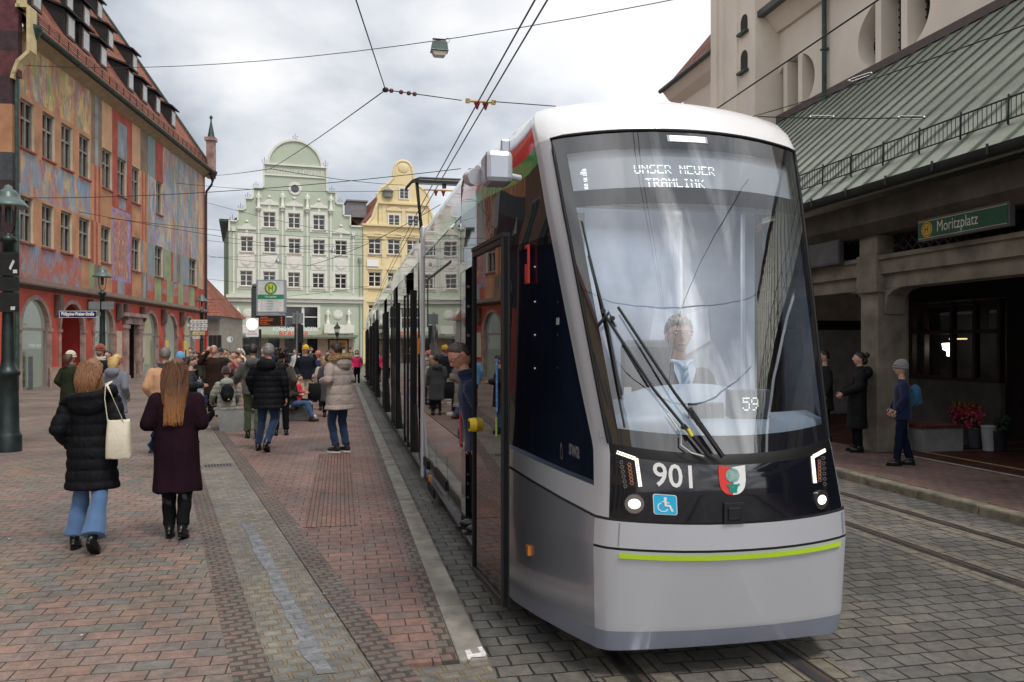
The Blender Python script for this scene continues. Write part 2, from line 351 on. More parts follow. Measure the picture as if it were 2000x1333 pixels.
BAND = paint('blue grey skirt paint', (.33,.36,.47), .35, .4); GREENP = mat('lime strip paint', (.55,.80,.03), .4, bst=0, var=.02)
REDP = paint('red stripe', (.75,.03,.02), .25, 0, 1); GRNP = paint('green stripe', (.02,.28,.07), .25, 0, 1)
BLKP = mat('black gloss panel', (.008,.009,.014), .08, bst=0, var=.1, Coat_Weight=.6); RUB = mat('black rubber', (.008,.008,.009), .45, bst=.05, Specular_IOR_Level=.3)
DARK = mat('dark gap', (.004,.004,.005), .9, bst=0); METL = mat('brushed metal', (.55,.55,.56), .25, 1, bst=0)
def glassmat(name, tint, refl, ior=1.5, rough=0.0, wav=0, col=(1,1,1)):
    t = NT(name); t.n.remove(t.b); tr = t.N('ShaderNodeBsdfTransparent'); tr.inputs[0].default_value = (*tint, 1)
    gl = t.N('ShaderNodeBsdfGlossy'); gl.inputs['Roughness'].default_value = rough; gl.inputs[0].default_value = (*col, 1)
    ge = t.N('ShaderNodeNewGeometry'); dt = t.N('ShaderNodeVectorMath', operation='DOT_PRODUCT'); t.l(ge.outputs['Normal'], dt.inputs[0]); t.l(ge.outputs['Incoming'], dt.inputs[1])
    def M_(op, a, b=None):
        n = t.N('ShaderNodeMath', operation=op)
        for i, x in enumerate((a, b)):
            if x is None: continue
            if isinstance(x, (int, float)): n.inputs[i].default_value = x
            else: t.l(x, n.inputs[i])
        return n.outputs[0]
    f0 = ((ior-1)/(ior+1))**2; f0 = f0+(1-f0)*refl
    class mp: outputs = [M_('ADD', M_('MULTIPLY', M_('POWER', M_('SUBTRACT', 1, M_('ABSOLUTE', dt.outputs['Value'])), 5), 1-f0), f0)]
    mx = t.N('ShaderNodeMixShader'); t.l(mp.outputs[0], mx.inputs[0]); t.l(tr.outputs[0], mx.inputs[1]); t.l(gl.outputs[0], mx.inputs[2]); t.l(mx.outputs[0], t.out.inputs[0])
    if wav:
        b = t.N('ShaderNodeBump'); b.inputs['Strength'].default_value = wav; b.inputs['Distance'].default_value = .02
        t.l(t.noise(t.obj((1,.6,1)), 1.6, 2).outputs[0], b.inputs['Height']); t.l(b.outputs[0], gl.inputs['Normal'])
    return t.mt
WSG = glassmat('windscreen glass', (.88,.91,.94), .15, 1.5, wav=.08); SIDG = glassmat('tinted side glass', (.45,.48,.55), .02, 1.5, wav=.12)
def frit():
    t = NT('windscreen frit'); t.base((.012,.013,.017)); t.p(Roughness=.03, Specular_IOR_Level=.5, IOR=2.1); return t.mt
FRIT = frit()
def sideg():
    t = NT('dark window band'); t.base((.006,.007,.009)); t.p(Roughness=.02, IOR=1.9, Specular_IOR_Level=.7)
    t.bump(t.noise(t.obj((1,.7,1)), 1.3, 2).outputs[0], .1, .02); return t.mt
SBND = sideg()
# level: z at the corners, z offset in the centre, corner half width, corner t, centre t, side half width
LV = [(.17,.015,.74,4.46,4.37,1.06),(.29,.01,.752,4.44,4.31,1.085),(.33,.0,.755,4.435,4.30,1.09),(.765,-.005,.768,4.42,4.20,1.11),(.779,-.005,.768,4.42,4.20,1.11),(.927,-.01,.758,4.42,4.19,1.11),(.941,-.01,.752,4.43,4.19,1.11),
      (1.10,-.03,.738,4.445,4.19,1.11),(1.30,-.055,.722,4.47,4.20,1.11),(1.36,-.06,.722,4.49,4.235,1.11),(1.45,-.05,.732,4.515,4.265,1.11),(1.70,-.02,.757,4.58,4.345,1.11),(2.1,0,.797,4.68,4.46,1.11),(2.60,.02,.845,4.81,4.605,1.11),
      (2.74,.03,.86,4.85,4.65,1.11),(2.84,.035,.868,4.875,4.68,1.11),(3.08,.045,.888,4.94,4.755,1.11),(3.19,.055,.898,4.975,4.79,1.108),(3.23,.06,.90,4.99,4.81,1.107),(3.33,.065,.90,5.06,4.89,1.10),(3.41,.07,.88,5.14,4.99,1.085),(3.47,.065,.83,5.28,5.14,1.03),(3.50,.05,.72,5.5,5.38,.92)]
FC = [-1,-.99,-.975,-.955,-.93,-.85,-.72,-.58,-.42,-.25,-.08,.08,.25,.42,.58,.72,.85,.93,.955,.975,.99,1]
SF = [.012,.03,.052,.2,.42,.65,1.0]; SABS = [6.2,6.6,7.0,7.25,7.36]
def lv(z):
    for a, b in zip(LV, LV[1:]):
        if z <= b[0]: k = (z-a[0])/(b[0]-a[0]); return [x+(y-x)*k for x, y in zip(a, b)]
    return list(LV[-1])
def xo(z): return -.06*max(0, (z-.9)/2.3)
def xr(z): return .07*max(0, min(1, 1-(z-.9)/2.3))
def fS(f, L):
    zs, zc, w, yc, yf, hs = L; return Vector(((w+(xr(zs) if f > 0 else 0))*f+xo(zs), yf+(yc-yf)*abs(f)**2.2+.06*max(0, (abs(f)-.88)/.12)**2.2, zs+zc*(1-f*f)))
def sS(y, L, sgn):
    zs, zc, w, yc, yf, hs = L; w += xr(zs) if sgn > 0 else 0; d = max(0, y-yc-.06); u = min(1, d/1.2); x = w+(hs-w)*(1-(1-u)**1.45)
    z = zs
    if sgn < 0 and .80 < zs < 1.4: z += .17*min(1, d/.9)*max(0, 1-abs(zs-.96)/.34)**.6
    if 2.55 < zs < 3.5: z -= .10*max(0, 1-(y-5.0)/2.3)*min(1, (zs-2.55)/.3)*min(1, (3.5-zs)/.1)*min(1, d/.3)
    return Vector((sgn*min(x, hs)+xo(zs)*max(0, 1-(y-yc)/max(.2, 5.95-yc))**.7, y, z)) if y < 5.95 else Vector((sgn*min(x, hs), y, z))
def ring(L):
    yc = L[3]; g = .15+.85*min(1, max(0, (L[0]-.95)/1.6)); ys = [yc+.06+(5.95-yc-.06)*(q*g if q < .2 else q) for q in SF]+SABS
    return [sS(y, L, -1) for y in reversed(ys)] + [fS(f, L) for f in FC] + [sS(y, L, 1) for y in ys]
NS = len(SF)+len(SABS); NF = len(FC)
rings = [ring(L) for L in LV]
parts = {k: MB() for k in ('body','bumper','lower','wind','front','side_window','side_window2','dark')}
for b in parts.values(): b.M = TM
SN, WN, BN, SSN, RN, GN = range(6); BM = [SILV, WHT, BAND, SILS, REDP, GRNP, SBND, BLKP]
for li in range(len(LV)-1):
    z0 = LV[li][0]; z1 = LV[li+1][0]; zm = (z0+z1)/2
    for ci in range(len(rings[0])-1):
        q = [rings[li][ci], rings[li][ci+1], rings[li+1][ci+1], rings[li+1][ci]]
        side = -1 if ci < NS else (1 if ci >= NS+NF-1 else 0)
        if side: k = (NS-1-ci) if side < 0 else (ci-(NS+NF-1))   # 0 next to the corner
        gap = .765 <= zm <= .779 or .927 <= zm <= .941
        if side == 0:
            fm = (FC[ci-NS]+FC[ci-NS+1])/2
            if gap: parts['dark'].add(q, [(0,1,2,3)])
            elif zm < .29: parts['bumper'].add(q, [(0,1,2,3)], 1, True)
            elif zm < .77: parts['bumper'].add(q, [(0,1,2,3)], 0, True)
            elif zm < .93: parts['body'].add(q, [(0,1,2,3)], SN, True)
            elif abs(fm) > .93: parts['body'].add(q, [(0,1,2,3)], SN if zm < 3.2 else WN, True)
            elif zm < 1.30: parts['front'].add(q, [(0,1,2,3)], 0, True)
            elif zm < 1.36: parts['front'].add(q, [(0,1,2,3)], 1, True)
            elif zm < 3.19:
                clear = abs(fm) < .85 and (1.45 < zm < 2.74 or 2.84 < zm < 3.08)
                parts['wind'].add(q, [(0,1,2,3)], 0 if clear else 1, True)
            else: parts['body'].add(q, [(0,1,2,3)], WN, True)
        else:
            y = (q[0].y+q[1].y)/2; corner = k < 3
            if gap and zm < .8: parts['lower'].add(q, [(0,1,2,3)], 0, True) if not (side < 0 and 5.95 < y < 7.25) else None; continue
            if gap and k < 12: parts['dark'].add(q, [(0,1,2,3)]) if not (side < 0 and 5.95 < y < 7.25) else None; continue
            door = side < 0 and 5.95 < y < 7.25 and .33 < zm < 2.60
            if door: continue
            if corner:
                if zm < .93: parts['lower'].add(q, [(0,1,2,3)], 1 if zm < .29 else 0, True)
                else: parts['body'].add(q, [(0,1,2,3)], SN if zm < 3.15 else WN, True)
            elif zm < .29: parts['lower'].add(q, [(0,1,2,3)], 1, True)
            elif zm < .93: parts['lower'].add(q, [(0,1,2,3)], 0, True)
            elif zm < 1.10: parts['body'].add(q, [(0,1,2,3)], SN, True)
            elif zm < 3.08:
                if k >= 10 or (zm > 2.6 and y > 5.9): parts['body'].add(q, [(0,1,2,3)], 6, True)
                else: parts['side_window' if side < 0 else 'side_window2'].add(q, [(0,1,2,3)], 1 if zm > 2.6 else 0, True)
            elif zm < 3.19: parts['body'].add(q, [(0,1,2,3)], GN, True)
            elif zm < 3.33: parts['body'].add(q, [(0,1,2,3)], RN, True)
            else: parts['body'].add(q, [(0,1,2,3)], SSN if zm < 3.41 and k < 9 else WN, True)
# roof cap of the cab, then the plain roof behind
top = rings[-1]; n = len(top); vs = list(top) + [Vector((p.x*.45, max(p.y, 6.0) if abs(p.y) < 7.3 else p.y, 3.56)) for p in top]
parts['body'].add(vs, [(i, i+1, n+i+1, n+i) for i in range(n-1)] + [tuple(range(n, 2*n))], WN, True)
body = parts['body'].build('cab_shell', BM, tram, weld=True)
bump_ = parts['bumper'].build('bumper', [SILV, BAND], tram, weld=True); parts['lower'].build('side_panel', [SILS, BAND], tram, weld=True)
ws = parts['wind'].build('windscreen', [WSG, FRIT], tram, weld=True); fp_ = parts['front'].build('nose_panel', [BLKP, RUB], tram, weld=True)
for k in ('side_window', 'side_window2'): parts[k].build('side_window', [SIDG, SBND], tram, weld=True)
parts['dark'].build('panel_gap', DARK, tram)
# --- decals wrapped on the nose
def solve(px, py, off=0):
    f, z = 0.0, 1.2 if py > 860 else 2.2
    for _ in range(30):
        def P(f, z):
            L = lv(z); p = fS(f, L); return proj((p.x, p.y-off, p.z))
        a = P(f, z); b = P(f+.01, z); c = P(f, z+.01)
        J = np.array([[(b[0]-a[0])/.01, (c[0]-a[0])/.01], [(b[1]-a[1])/.01, (c[1]-a[1])/.01]])
        d = np.linalg.solve(J, [px-a[0], py-a[1]]); f += max(-.3, min(.3, d[0])); z += max(-.3, min(.3, d[1])); z = max(.18, min(3.5, z)); f = max(-1, min(1, f))
    return f, z
def NP(px, py, off=0):     # point in tram space on the nose seen at that pixel, off metres proud
    f, z = solve(px, py, off); p = fS(f, lv(z)); return Vector((p.x, p.y-off, p.z))
def wrapM(mb, verts, faces, px, py, mi=0, eps=.004):
    f0, z0 = solve(px, py); L0 = lv(z0); x0 = f0*L0[2]; vs = []
    for x, y in verts:
        z = z0+y; L = lv(z); p = fS((x0+x)/L[2], L); p.z = p.z; vs.append((p.x, p.y-eps, p.z))
    mb.add(vs, faces, mi)
def wrap_text(mb, s, h, w, px, py, bold=0, mi=0):
    t = MB(); text_mb(t, s, h, Matrix.Identity(4), 0, w, 0, bold=bold); wrapM(mb, [(v[0], v[1]-h/2) for v in t.v], t.f, px, py, mi)
WLET = mat('white lettering', (.85,.85,.85), .5, bst=0, var=.01); 
b = TB(); wrap_text(b, '901', .135, .20, 1314, 929, .012); b.build('fleet_number', WLET, tram)
def disc(n, rx, ry, cx=0, cy=0): return [(cx+rx*cos(2*PI*i/n), cy+ry*sin(2*PI*i/n)) for i in range(n)]
def rrect(w, h, r, n=4):
    P = []
    for cx, cy, a in ((w/2-r,h/2-r,0),(-w/2+r,h/2-r,1),(-w/2+r,-h/2+r,2),(w/2-r,-h/2+r,3)):
        P += [(cx+r*cos((a+i/n)*PI/2), cy+r*sin((a+i/n)*PI/2)) for i in range(n+1)]
    return P
def poly(mb, P, px, py, mi, eps): wrapM(mb, P, [tuple(range(len(P)))], px, py, mi, eps)
def stroke(P, w):
    out = []
    for (x0,y0),(x1,y1) in zip(P, P[1:]):
        d = math.hypot(x1-x0, y1-y0) or 1; nx, ny = -(y1-y0)/d*w/2, (x1-x0)/d*w/2; ex, ey = (x1-x0)/d*w*.3, (y1-y0)/d*w*.3
        out.append([(x0+nx-ex,y0+ny-ey),(x0-nx-ex,y0-ny-ey),(x1-nx+ex,y1-ny+ey),(x1+nx+ex,y1+ny+ey)])
    return out
b = TB(); poly(b, rrect(.122,.122,.014), 1299, 986, 1, .003); poly(b, rrect(.114,.114,.012), 1299, 986, 0, .0045)
poly(b, disc(12,.009,.009,0,.037), 1299, 986, 1, .006)
for P in (stroke([(0,.026),(.001,-.004),(.022,-.006),(.034,-.036)],.012), stroke([(0,.014),(.018,.012)],.007), stroke([(-.014,.016),(-.004,.024)],.007), stroke([(-.013+.026*cos(a),-.016+.026*sin(a)) for a in [PI*.62+i*PI/8 for i in range(11)]],.006)):
    for q in P: poly(b, q, 1299, 986, 1, .006)
b.build('wheelchair_symbol', [mat('sign blue', (.02,.50,.80), .5, bst=0, var=.02), WLET], tram)
# city arms: red and white shield, green pine cone on a capital
TEAL = mat('arms green', (.0,.28,.22), .5, bst=0, var=.02); SRED = mat('arms red', (.75,.05,.04), .5, bst=0, var=.02)
b = TB(); pw, ph = .078, .185
def shield(x0, x1):
    P = []
    for i in range(13):
        x = x0+(x1-x0)*i/12; u = abs(x)/pw; P.append((x, -ph*.5*(1-u**2.6)**.5*1.0 + (0 if u < 1 else 0)))
    return P + [(x1, ph*.5-.012*(1-abs(x1)/pw)), (x0, ph*.5-.012*(1-abs(x0)/pw))]
poly(b, shield(-pw, 0), 1430, 938, 0, .003); poly(b, shield(0, pw), 1430, 938, 1, .003)
poly(b, disc(18,.041,.046,.002,.030), 1430, 938, 2, .0045)
for i in range(-3, 4):
    for s in (-1, 1):
        o = i*.0135; seg = [(x, .03+s*(x-.002)*1.0+o*1.25) for x in (-.036,-.012,.012,.038)]
        seg = [p for p in seg if ((p[0]-.002)/.041)**2+((p[1]-.03)/.046)**2 < 1]
        for q in stroke(seg, .003): poly(b, q, 1430, 938, 1, .006)
for P in ([(-.036,-.030),(.04,-.030)],[(-.030,-.024),(-.022,-.040),(-.012,-.075)],[(.034,-.024),(.026,-.040),(.016,-.075)],[(-.018,-.034),(-.002,-.074),(.01,-.036),(.002,-.034)],[(.0,-.016),(.0,-.028)],[(-.02,-.074),(.022,-.074)],[(.02,-.034),(.006,-.074),(-.008,-.036)]):
    for q in stroke(P, .008): poly(b, q, 1430, 938, 2, .0065)
b.build('coat_of_arms', [SRED, WLET, TEAL], tram)
# lime strip under the bumper gap
b = TB(); vs = []; N = 30
for i in range(N+1):
    f = -.86+1.72*i/N
    for z in (.722, .750): p = fS(f, lv(z)); vs.append((p.x, p.y-.012, p.z))
b.add(vs, [(2*i, 2*i+2, 2*i+3, 2*i+1) for i in range(N)], 0, True); b.add([(x, y+.012, z) if k % 2 == 0 else (x, y, z) for k, (x, y, z) in enumerate(vs)], [(2*i, 2*i+2, 2*i+3, 2*i+1) for i in range(N)], 0, True)
b.build('lime_strip', GREENP, tram)
# headlight units
LED = emis('led white', (1,.93,.78), 1.1); LEDG = mat('lamp reflector', (.5,.5,.5), .15, 1, bst=0); LAMP = emis('head lamp', (1,1,.92), 1.6); LGL = mat('lamp ring', (.12,.12,.12), .08, .6, bst=0); AMB = mat('amber reflector', (.35,.16,.1), .3, bst=0)
for pts, cols, lamp, rr in (([(1206,884),(1243,897),(1251,953)], [[(1213,903),(1221,950)],[(1229,908),(1234,944)]], (1239,984), .056), ([(1611,880),(1587,893),(1592,946)], [[(1608,895),(1611,946)],[(1600,902),(1601,938)]], (1602,976), .056)):
    h = TB()
    a, m_, c = [NP(*q, .004) for q in pts]
    for u0, u1, nn in ((a, m_, 10), (m_, c, 15)):
        for i in range(nn):
            for o in (-.006, .006):
                p = u0.lerp(u1, i/nn); dd = (u1-u0).normalized(); pr = dd.cross(Vector((0,1,0))).normalized()
                h.cyl(p+pr*o+Vector((0,.004,0)), p+pr*o-Vector((0,.004,0)), .0044, n=6, mi=0)
    for ci, (q0, q1) in enumerate(cols):
        e0, e1 = NP(*q0, .004), NP(*q1, .004)
        for i in range(6):
            p = e0.lerp(e1, i/5)
            for k in range(6):
                an = k*PI/3; h.cyl(p+Vector((.009*cos(an), .003, .009*sin(an))), p+Vector((.009*cos(an), -.003, .009*sin(an))), .0035, n=6, mi=3 if ci == 1 else 1)
    p = NP(*lamp, .0); nrm = Vector((.35*(1 if p.x > 0 else -1), -1, 0)).normalized()
    p = p-nrm*.0; h.cyl(p-nrm*.02, p+nrm*.012, rr, rr, 24, 2); h.cyl(p+nrm*.012, p+nrm*.0125, rr*.93, rr*.93, 24, 1); 
    R = nrm.to_track_quat('Z', 'X').to_matrix()
    h.ell(p+nrm*.012, (rr*.5, rr*.62, rr*.25), 8, 4, R=R)
    h.build('headlight', [LED, LEDG, LGL, AMB, LAMP], tram)
# coupler cover hatch
b = TB(); p = NP(1433, 1001, 0); b.box(p.x-.062, p.x+.062, p.y-.012, p.y+.02, p.z-.062, p.z+.055); b.build('coupler_hatch', mat('matt black plastic', (.01,.01,.011), .7), tram, bev=.004)
b = TB(); b.box(p.x-.04, p.x+.04, p.y-.022, p.y-.0125, p.z-.035, p.z+.03); b.build('camera', BLKP, tram, bev=.004)
# wiper
WIP = mat('wiper black', (.012,.012,.013), .35, bst=0); b = TB()
def bar(mb, P, r, offs, mi=0, n=4): mb.tube([NP(*q, o) for q, o in zip(P, offs)], r, n, mi)
bar(b, [(1412,893),(1318,768),(1207,600)], .0085, (.06,.09,.10)); bar(b, [(1385,893),(1276,760),(1178,610)], .0085, (.05,.08,.09))
bar(b, [(1412,893),(1346,798)], .014, (.055,.075)); bar(b, [(1388,893),(1335,830)], .011, (.05,.07))
for q in ((1178,608),(1196,622),(1350,805),(1335,835),(1365,828)): p = NP(*q, .1); b.cyl(p+Vector((0,.012,0)), p-Vector((0,.012,0)), .013, n=10)
wr = b.build('wiper', WIP, tram)
b = TB(); bar(b, [(1136,432),(1158,530),(1186,660),(1205,760),(1220,836)], .0065, (.02,.02,.025,.02,.02)); bar(b, [(1150,500),(1186,640),(1212,780)], .011, (.035,.05,.035)); bar(b, [(1165,640),(1190,610),(1200,640)], .012, (.05,.09,.06))
b.build('wiper_blade', WIP, wr)
b = TB(); bar(b, [(1303,808),(1328,842)], .005, (.06,.06)); p = NP(1330,846,.06); b.build('washer_nozzle', mat('pale plastic', (.7,.7,.66), .4, bst=0), wr)
b = TB(); bar(b, [(1330,850),(1330,870),(1350,885),(1375,892)], .005, (.05,.05,.05,.04), 0, 6); b.build('hose', mat('grey hose', (.5,.5,.48), .4, bst=0), wr)
b = TB(); bar(b, [(1343,838),(1352,853)], .012, (.085,.085)); b.build('tag', mat('yellow tag', (.7,.55,.03), .5, bst=0), wr)
# rubber surround of the windscreen
b = TB()
for zz_, ff in ((3.195, None),):
    P = [fS(-.93, lv(1.36+i*1.83/24)) for i in range(25)] + [fS(-.93+1.86*i/24, lv(3.195)) for i in range(1, 25)] + [fS(.93, lv(3.195-i*1.83/24)) for i in range(1, 25)]
    b.tube([p+Vector((0,-.002,0)) for p in P], .011, 6)
b.build('windscreen_seal', RUB, tram)
# --- behind the glass: destination display, top light, sticker, cab fittings
INN = .03
def inside_panel(mb, px0, py0, px1, py1, off, mi=0):
    q = [NP(px0,py0,-off), NP(px1,py0,-off), NP(px1,py1,-off), NP(px0,py1,-off)]; mb.add(q, [(0,1,2,3)], mi)
b = TB(); vs = []
for i in range(21):
    f = -.85+1.7*i/20
    for z in (2.83, 3.09): p = fS(f, lv(z)); vs.append((p.x, p.y+.035, p.z))
b.add(vs, [(2*i, 2*i+2, 2*i+3, 2*i+1) for i in range(20)], 0, True); b.build('display_panel', mat('display grey', (.30,.32,.35), .5, bst=0, var=.03), tram)
b = TB()
def dots(s, px, py, cw, gap, r, skip=(), bigh=1):
    x = 0
    for chh in s:
        g = DOT[chh]
        for row in range(7):
            if row in skip: continue
            for c in range(5):
                if g[row*5+c] == '1':
                    for k in range(bigh):
                        for k2 in range(2): 
                            P = [(-r,-r),(r,-r),(r,r),(-r,r)]; X = x+c*cw+(k2-.5)*cw*.5; Y = -row*cw*1.0
                            f0, z0 = solve(px, py); L0 = lv(z0); vs = []
                            for (ax, ay) in P: z = z0+Y+ay; L = lv(z); p = fS((f0*L0[2]+X+ax)/L[2], L); vs.append((p.x, p.y+.030, p.z))
                            b.add(vs, [(0,1,2,3)])
        x += 5*cw+gap
dots('UNSER NEUER', 1242, 322, .0078, .009, .0019, (3,)); dots('TRAMLINK', 1265, 348, .0078, .009, .0019, (2,))
for yy_, hh in ((332, (0,1)), (344, (2,3)), (356, (4,5,6))):
    pass
for row in range(14):
    for c in range(6):
        if (c >= 3 or (row in (2,3) and c >= 1) or (row in (1,) and c >= 2)) and row not in (5, 9):
            f0, z0 = solve(1134, 330); L0 = lv(z0); vs = []
            for ax, ay in [(-.0024,-.0024),(.0024,-.0024),(.0024,.0024),(-.0024,.0024)]: z = z0-row*.0095+ay; L = lv(z); p = fS((f0*L0[2]+c*.0075+ax)/L[2], L); vs.append((p.x, p.y+.030, p.z))
            b.add(vs, [(0,1,2,3)])
b.build('display_text', emis('led display', (.95,.97,.9), 1.3), tram)
b = TB(); vs = []
for i in range(9):
    f = -.155+.30*i/8
    for z in (3.125, 3.165): p = fS(f, lv(z)); vs.append((p.x, p.y-.003, p.z))
b.add(vs, [(2*i, 2*i+2, 2*i+3, 2*i+1) for i in range(8)], 0, True); tl_ = b.build('top_light', mat('top light plate', (.42,.42,.42), .3, bst=0), tram); b = TB()
for i in range(24):
    for j in range(3): L = lv(3.134+.011*j); p = fS(-.13+.25*i/23, L); b.box(p.x-.0042,p.x+.0042,p.y-.006,p.y-.0035,p.z-.004,p.z+.004)
b.build('led_array', emis('top light', (1,.98,.92), 1.8), tl_)
for f_ in (-.86, .90):
    b = TB(); b.tube([fS(f_, lv(z))+Vector((0,-.001,0)) for z in (.79,.83,.87,.92)], .0035, 5); b.build('panel_joint', SILS, tram)
CABG = mat('cab blue grey', (.21,.25,.30), .5, var=.05, bst=.05); CABD = mat('cab dark', (.05,.06,.075), .6, bst=0); CABL = mat('cab pale', (.62,.65,.68), .35, bst=0)
b = TB()    # dashboard: domed top, lower shelf
for i in range(12):
    x0 = -.72+1.44*i/12; x1 = -.72+1.44*(i+1)/12
    def pr(x): h = 1.67-.30*(abs(x+.02)/.72)**2.4; k = .2*(abs(x)/.72)**2; return [(x,4.30+k,1.38),(x,4.34+k,1.46),(x,4.52+k,1.5),(x,4.64+k,h-.07),(x,4.8+k,h),(x,5.05,h-.02),(x,5.1,1.2)]
    a, c = pr(x0), pr(x1)
    for k in range(6): b.add([a[k], c[k], c[k+1], a[k+1]], [(0,1,2,3)], 0, True)
b.build('dashboard', CABG, tram, weld=True)
b = TB(); b.box(-1.0,1.0,5.9,5.94,.4,3.3); b.box(-.75,.75,5.2,5.93,3.2,3.24); b.build('bulkhead', mat('bulkhead grey', (.38,.43,.50), .5, bst=0), tram)
b = TB(); b.prism([(.12,1.95),(.32,1.80),(.33,2.15),(.16,2.2)], 'y', 5.885, 5.898); b.prism([(.42,1.84),(.62,1.95),(.6,2.2),(.42,2.15)], 'y', 5.885, 5.898); b.build('steel_glint', mat('steel glint', (.65,.70,.78), .35, .2, bst=0), tram)  # pale shapes for light reflected off steel, brightness put into the colour
b = TB(); b.box(.36,.385,5.87,5.898,1.3,3.1); b.box(.74,.76,5.6,5.63,1.3,3.1,0); b.box(-.66,-.4,5.86,5.9,1.4,2.9,1); b.build('cab_post', [CABL, CABD], tram)
b = TB(); q = NP(1467,790,-.10); b.box(q.x-.125,q.x+.125,q.y,q.y+.08,q.z-.085,q.z+.085); b.box(q.x-.37,q.x-.16,q.y+.02,q.y+.07,q.z-.085,q.z+.01)
sd59 = b.build('course_display', CABD, tram, bev=.006)
b = TB()
for ci, chh in enumerate('59'):
    for row in range(7):
        for c in range(5):
            if DOT[chh][row*5+c] == '1': X = q.x-.052+ci*.055+c*.0095; Z = q.z+.036-row*.0115; b.box(X-.0032,X+.0032,q.y-.004,q.y-.0015,Z-.004,Z+.004)
b.build('course_number', emis('course number led', (.85,.85,.72), .55), sd59)
b = TB(); q = NP(1226,764,-.012); b.box(q.x-.022,q.x+.022,q.y-.001,q.y+.001,q.z-.022,q.z+.022); b.build('sensor', CABL, tram)
b = TB(); q = NP(1318,424,-.1); b.lathe([(.001,.03),(.05,.03),(.055,0),(.03,-.01),(.025,-.03),(.001,-.04)], q, 14); b.build('ceiling_sensor', CABL, tram)
b = TB(); b.box(-.62,.1,5.2,5.24,2.93,2.96); b.box(.55,.8,5.1,5.14,2.87,2.9); b.build('sun_blind', CABL, tram)
# driver seat
b = TB(); b.box(-.22,.22,5.5,5.62,1.0,1.95); b.box(-.24,.24,5.1,5.55,.9,1.05); b.build('driver_seat', CABD, tram, bev=.05)
b = TB(); b.box(-1.0,1.0,5.5,7.4,.30,.36); b.box(-.72,.72,5.05,5.85,.36,.8); b.build('cab_floor', mat('floor grey', (.12,.12,.13), .7), tram)
# interior side panel of the cab with rivets, hammer, label (seen through the side glass)
b = TB(); [b.add([sS(y_, lv(z_), -1)+Vector((.045,.0,0)) for y_, z_ in ((y0_,z0_),(y1_,z0_),(y1_,z1_),(y0_,z1_))], [(0,1,2,3)]) for z0_, z1_ in ((1.11,1.5),(1.5,2.0),(2.0,2.5),(2.5,3.0)) for y0_, y1_ in [(lv(z1_)[3]+.06+(5.93-lv(z1_)[3]-.06)*i/6, lv(z1_)[3]+.06+(5.93-lv(z1_)[3]-.06)*(i+1)/6) for i in range(6)]]; [b.add([sS(lv(z_)[3]+e_, lv(z_), -1)+Vector((.045,0,0)) for z_, e_ in ((z0_,.05),(z0_,.05+(lv(z1_)[3]-lv(z0_)[3])+.02),(z1_,.07),(z1_,.05))], [(0,1,2,3)]) for z0_, z1_ in ((1.11,1.5),(1.5,2.0),(2.0,2.5),(2.5,3.0))]; b.box(-.93,.93,5.12,5.9,3.05,3.07); b.box(-.8,.8,5.02,5.1,2.80,3.07); b.build('cab_side_panel', mat('cab side blue', (.055,.075,.12), .5, bst=0), tram)
def side_pt(px, py, x): # tram-space point on plane x seen at pixel
    qx = (px-1000)/F; s = TC+x; t = s*(ca-qx*sa)/(qx*ca+sa); Y = s*sa+t*ca; return Vector((x, t, CH+(HZ-py)*Y/F))
b = TB(); a = side_pt(1028, 515, -1.0); b.box(-1.0,-.985,a.y-.035,a.y+.05,a.z-.13,a.z-.115); b.box(-1.0,-.985,a.y-.035,a.y-.022,a.z-.115,a.z+.10); b.box(-1.0,-.985,a.y+.04,a.y+.05,a.z-.115,a.z+.0); b.box(-1.0,-.985,a.y-.03,a.y+.05,a.z+.10,a.z+.12)
b.build('emergency_hammer', emis('hammer red glow', (.5,.02,.015), .06), tram)  # hammer given a faint glow of its own, though it is no lamp
b = TB()
for px_, py_ in ((1005,520),(1043,522),(1005,588),(1043,590),(1005,655),(1043,655),(1005,720),(1043,720)): a = side_pt(px_, py_, -1.0); b.cyl((-1.0,a.y,a.z),(-.99,a.y,a.z),.006,n=8)
a = side_pt(1089, 628, -.95); b.box(-.951,-.949,a.y-.03,a.y+.03,a.z-.02,a.z+.02); b.build('rivet', emis('rivet pale glow', (.35,.36,.38), .03), tram)  # rivets and label glow very slightly by themselves
# lettering on the side glass
def sideM(px, py, out=.006):
    z = CH; x = -1.0
    for _ in range(12):
        p = side_pt(px, py, x); x = sS(p.y, lv(p.z), -1).x
    p = side_pt(px, py, x); e = .05; a = sS(p.y+e, lv(p.z), -1); c = sS(p.y-e, lv(p.z), -1); d = (c-a).normalized(); n = d.cross(Vector((0,0,1)))
    u = (sS(p.y, lv(p.z+.05), -1)-sS(p.y, lv(p.z-.05), -1)); u = u-d*u.dot(d)
    return frameM(p+n*out, d, u.normalized())
SWA = mat('grey lettering', (.20,.20,.22), .5, bst=0)
b = TB(); text_mb(b, 'swa', .085, TM.inverted() @ TM @ sideM(1124, 891), wid=.21, bold=.03); Mx = sideM(1099, 887)
for i in range(12):
    a0, a1 = 2*PI*i/12, 2*PI*(i+1)/12
    def dr(a, k): return Mx @ Vector((.026*k*sin(a), .03*k*-cos(a)+.035*k*max(0, -cos(a))**3, .001))
    b.quad(dr(a0,1), dr(a1,1), dr(a1,.72), dr(a0,.72))
b.build('operator_lettering', SWA, tram)
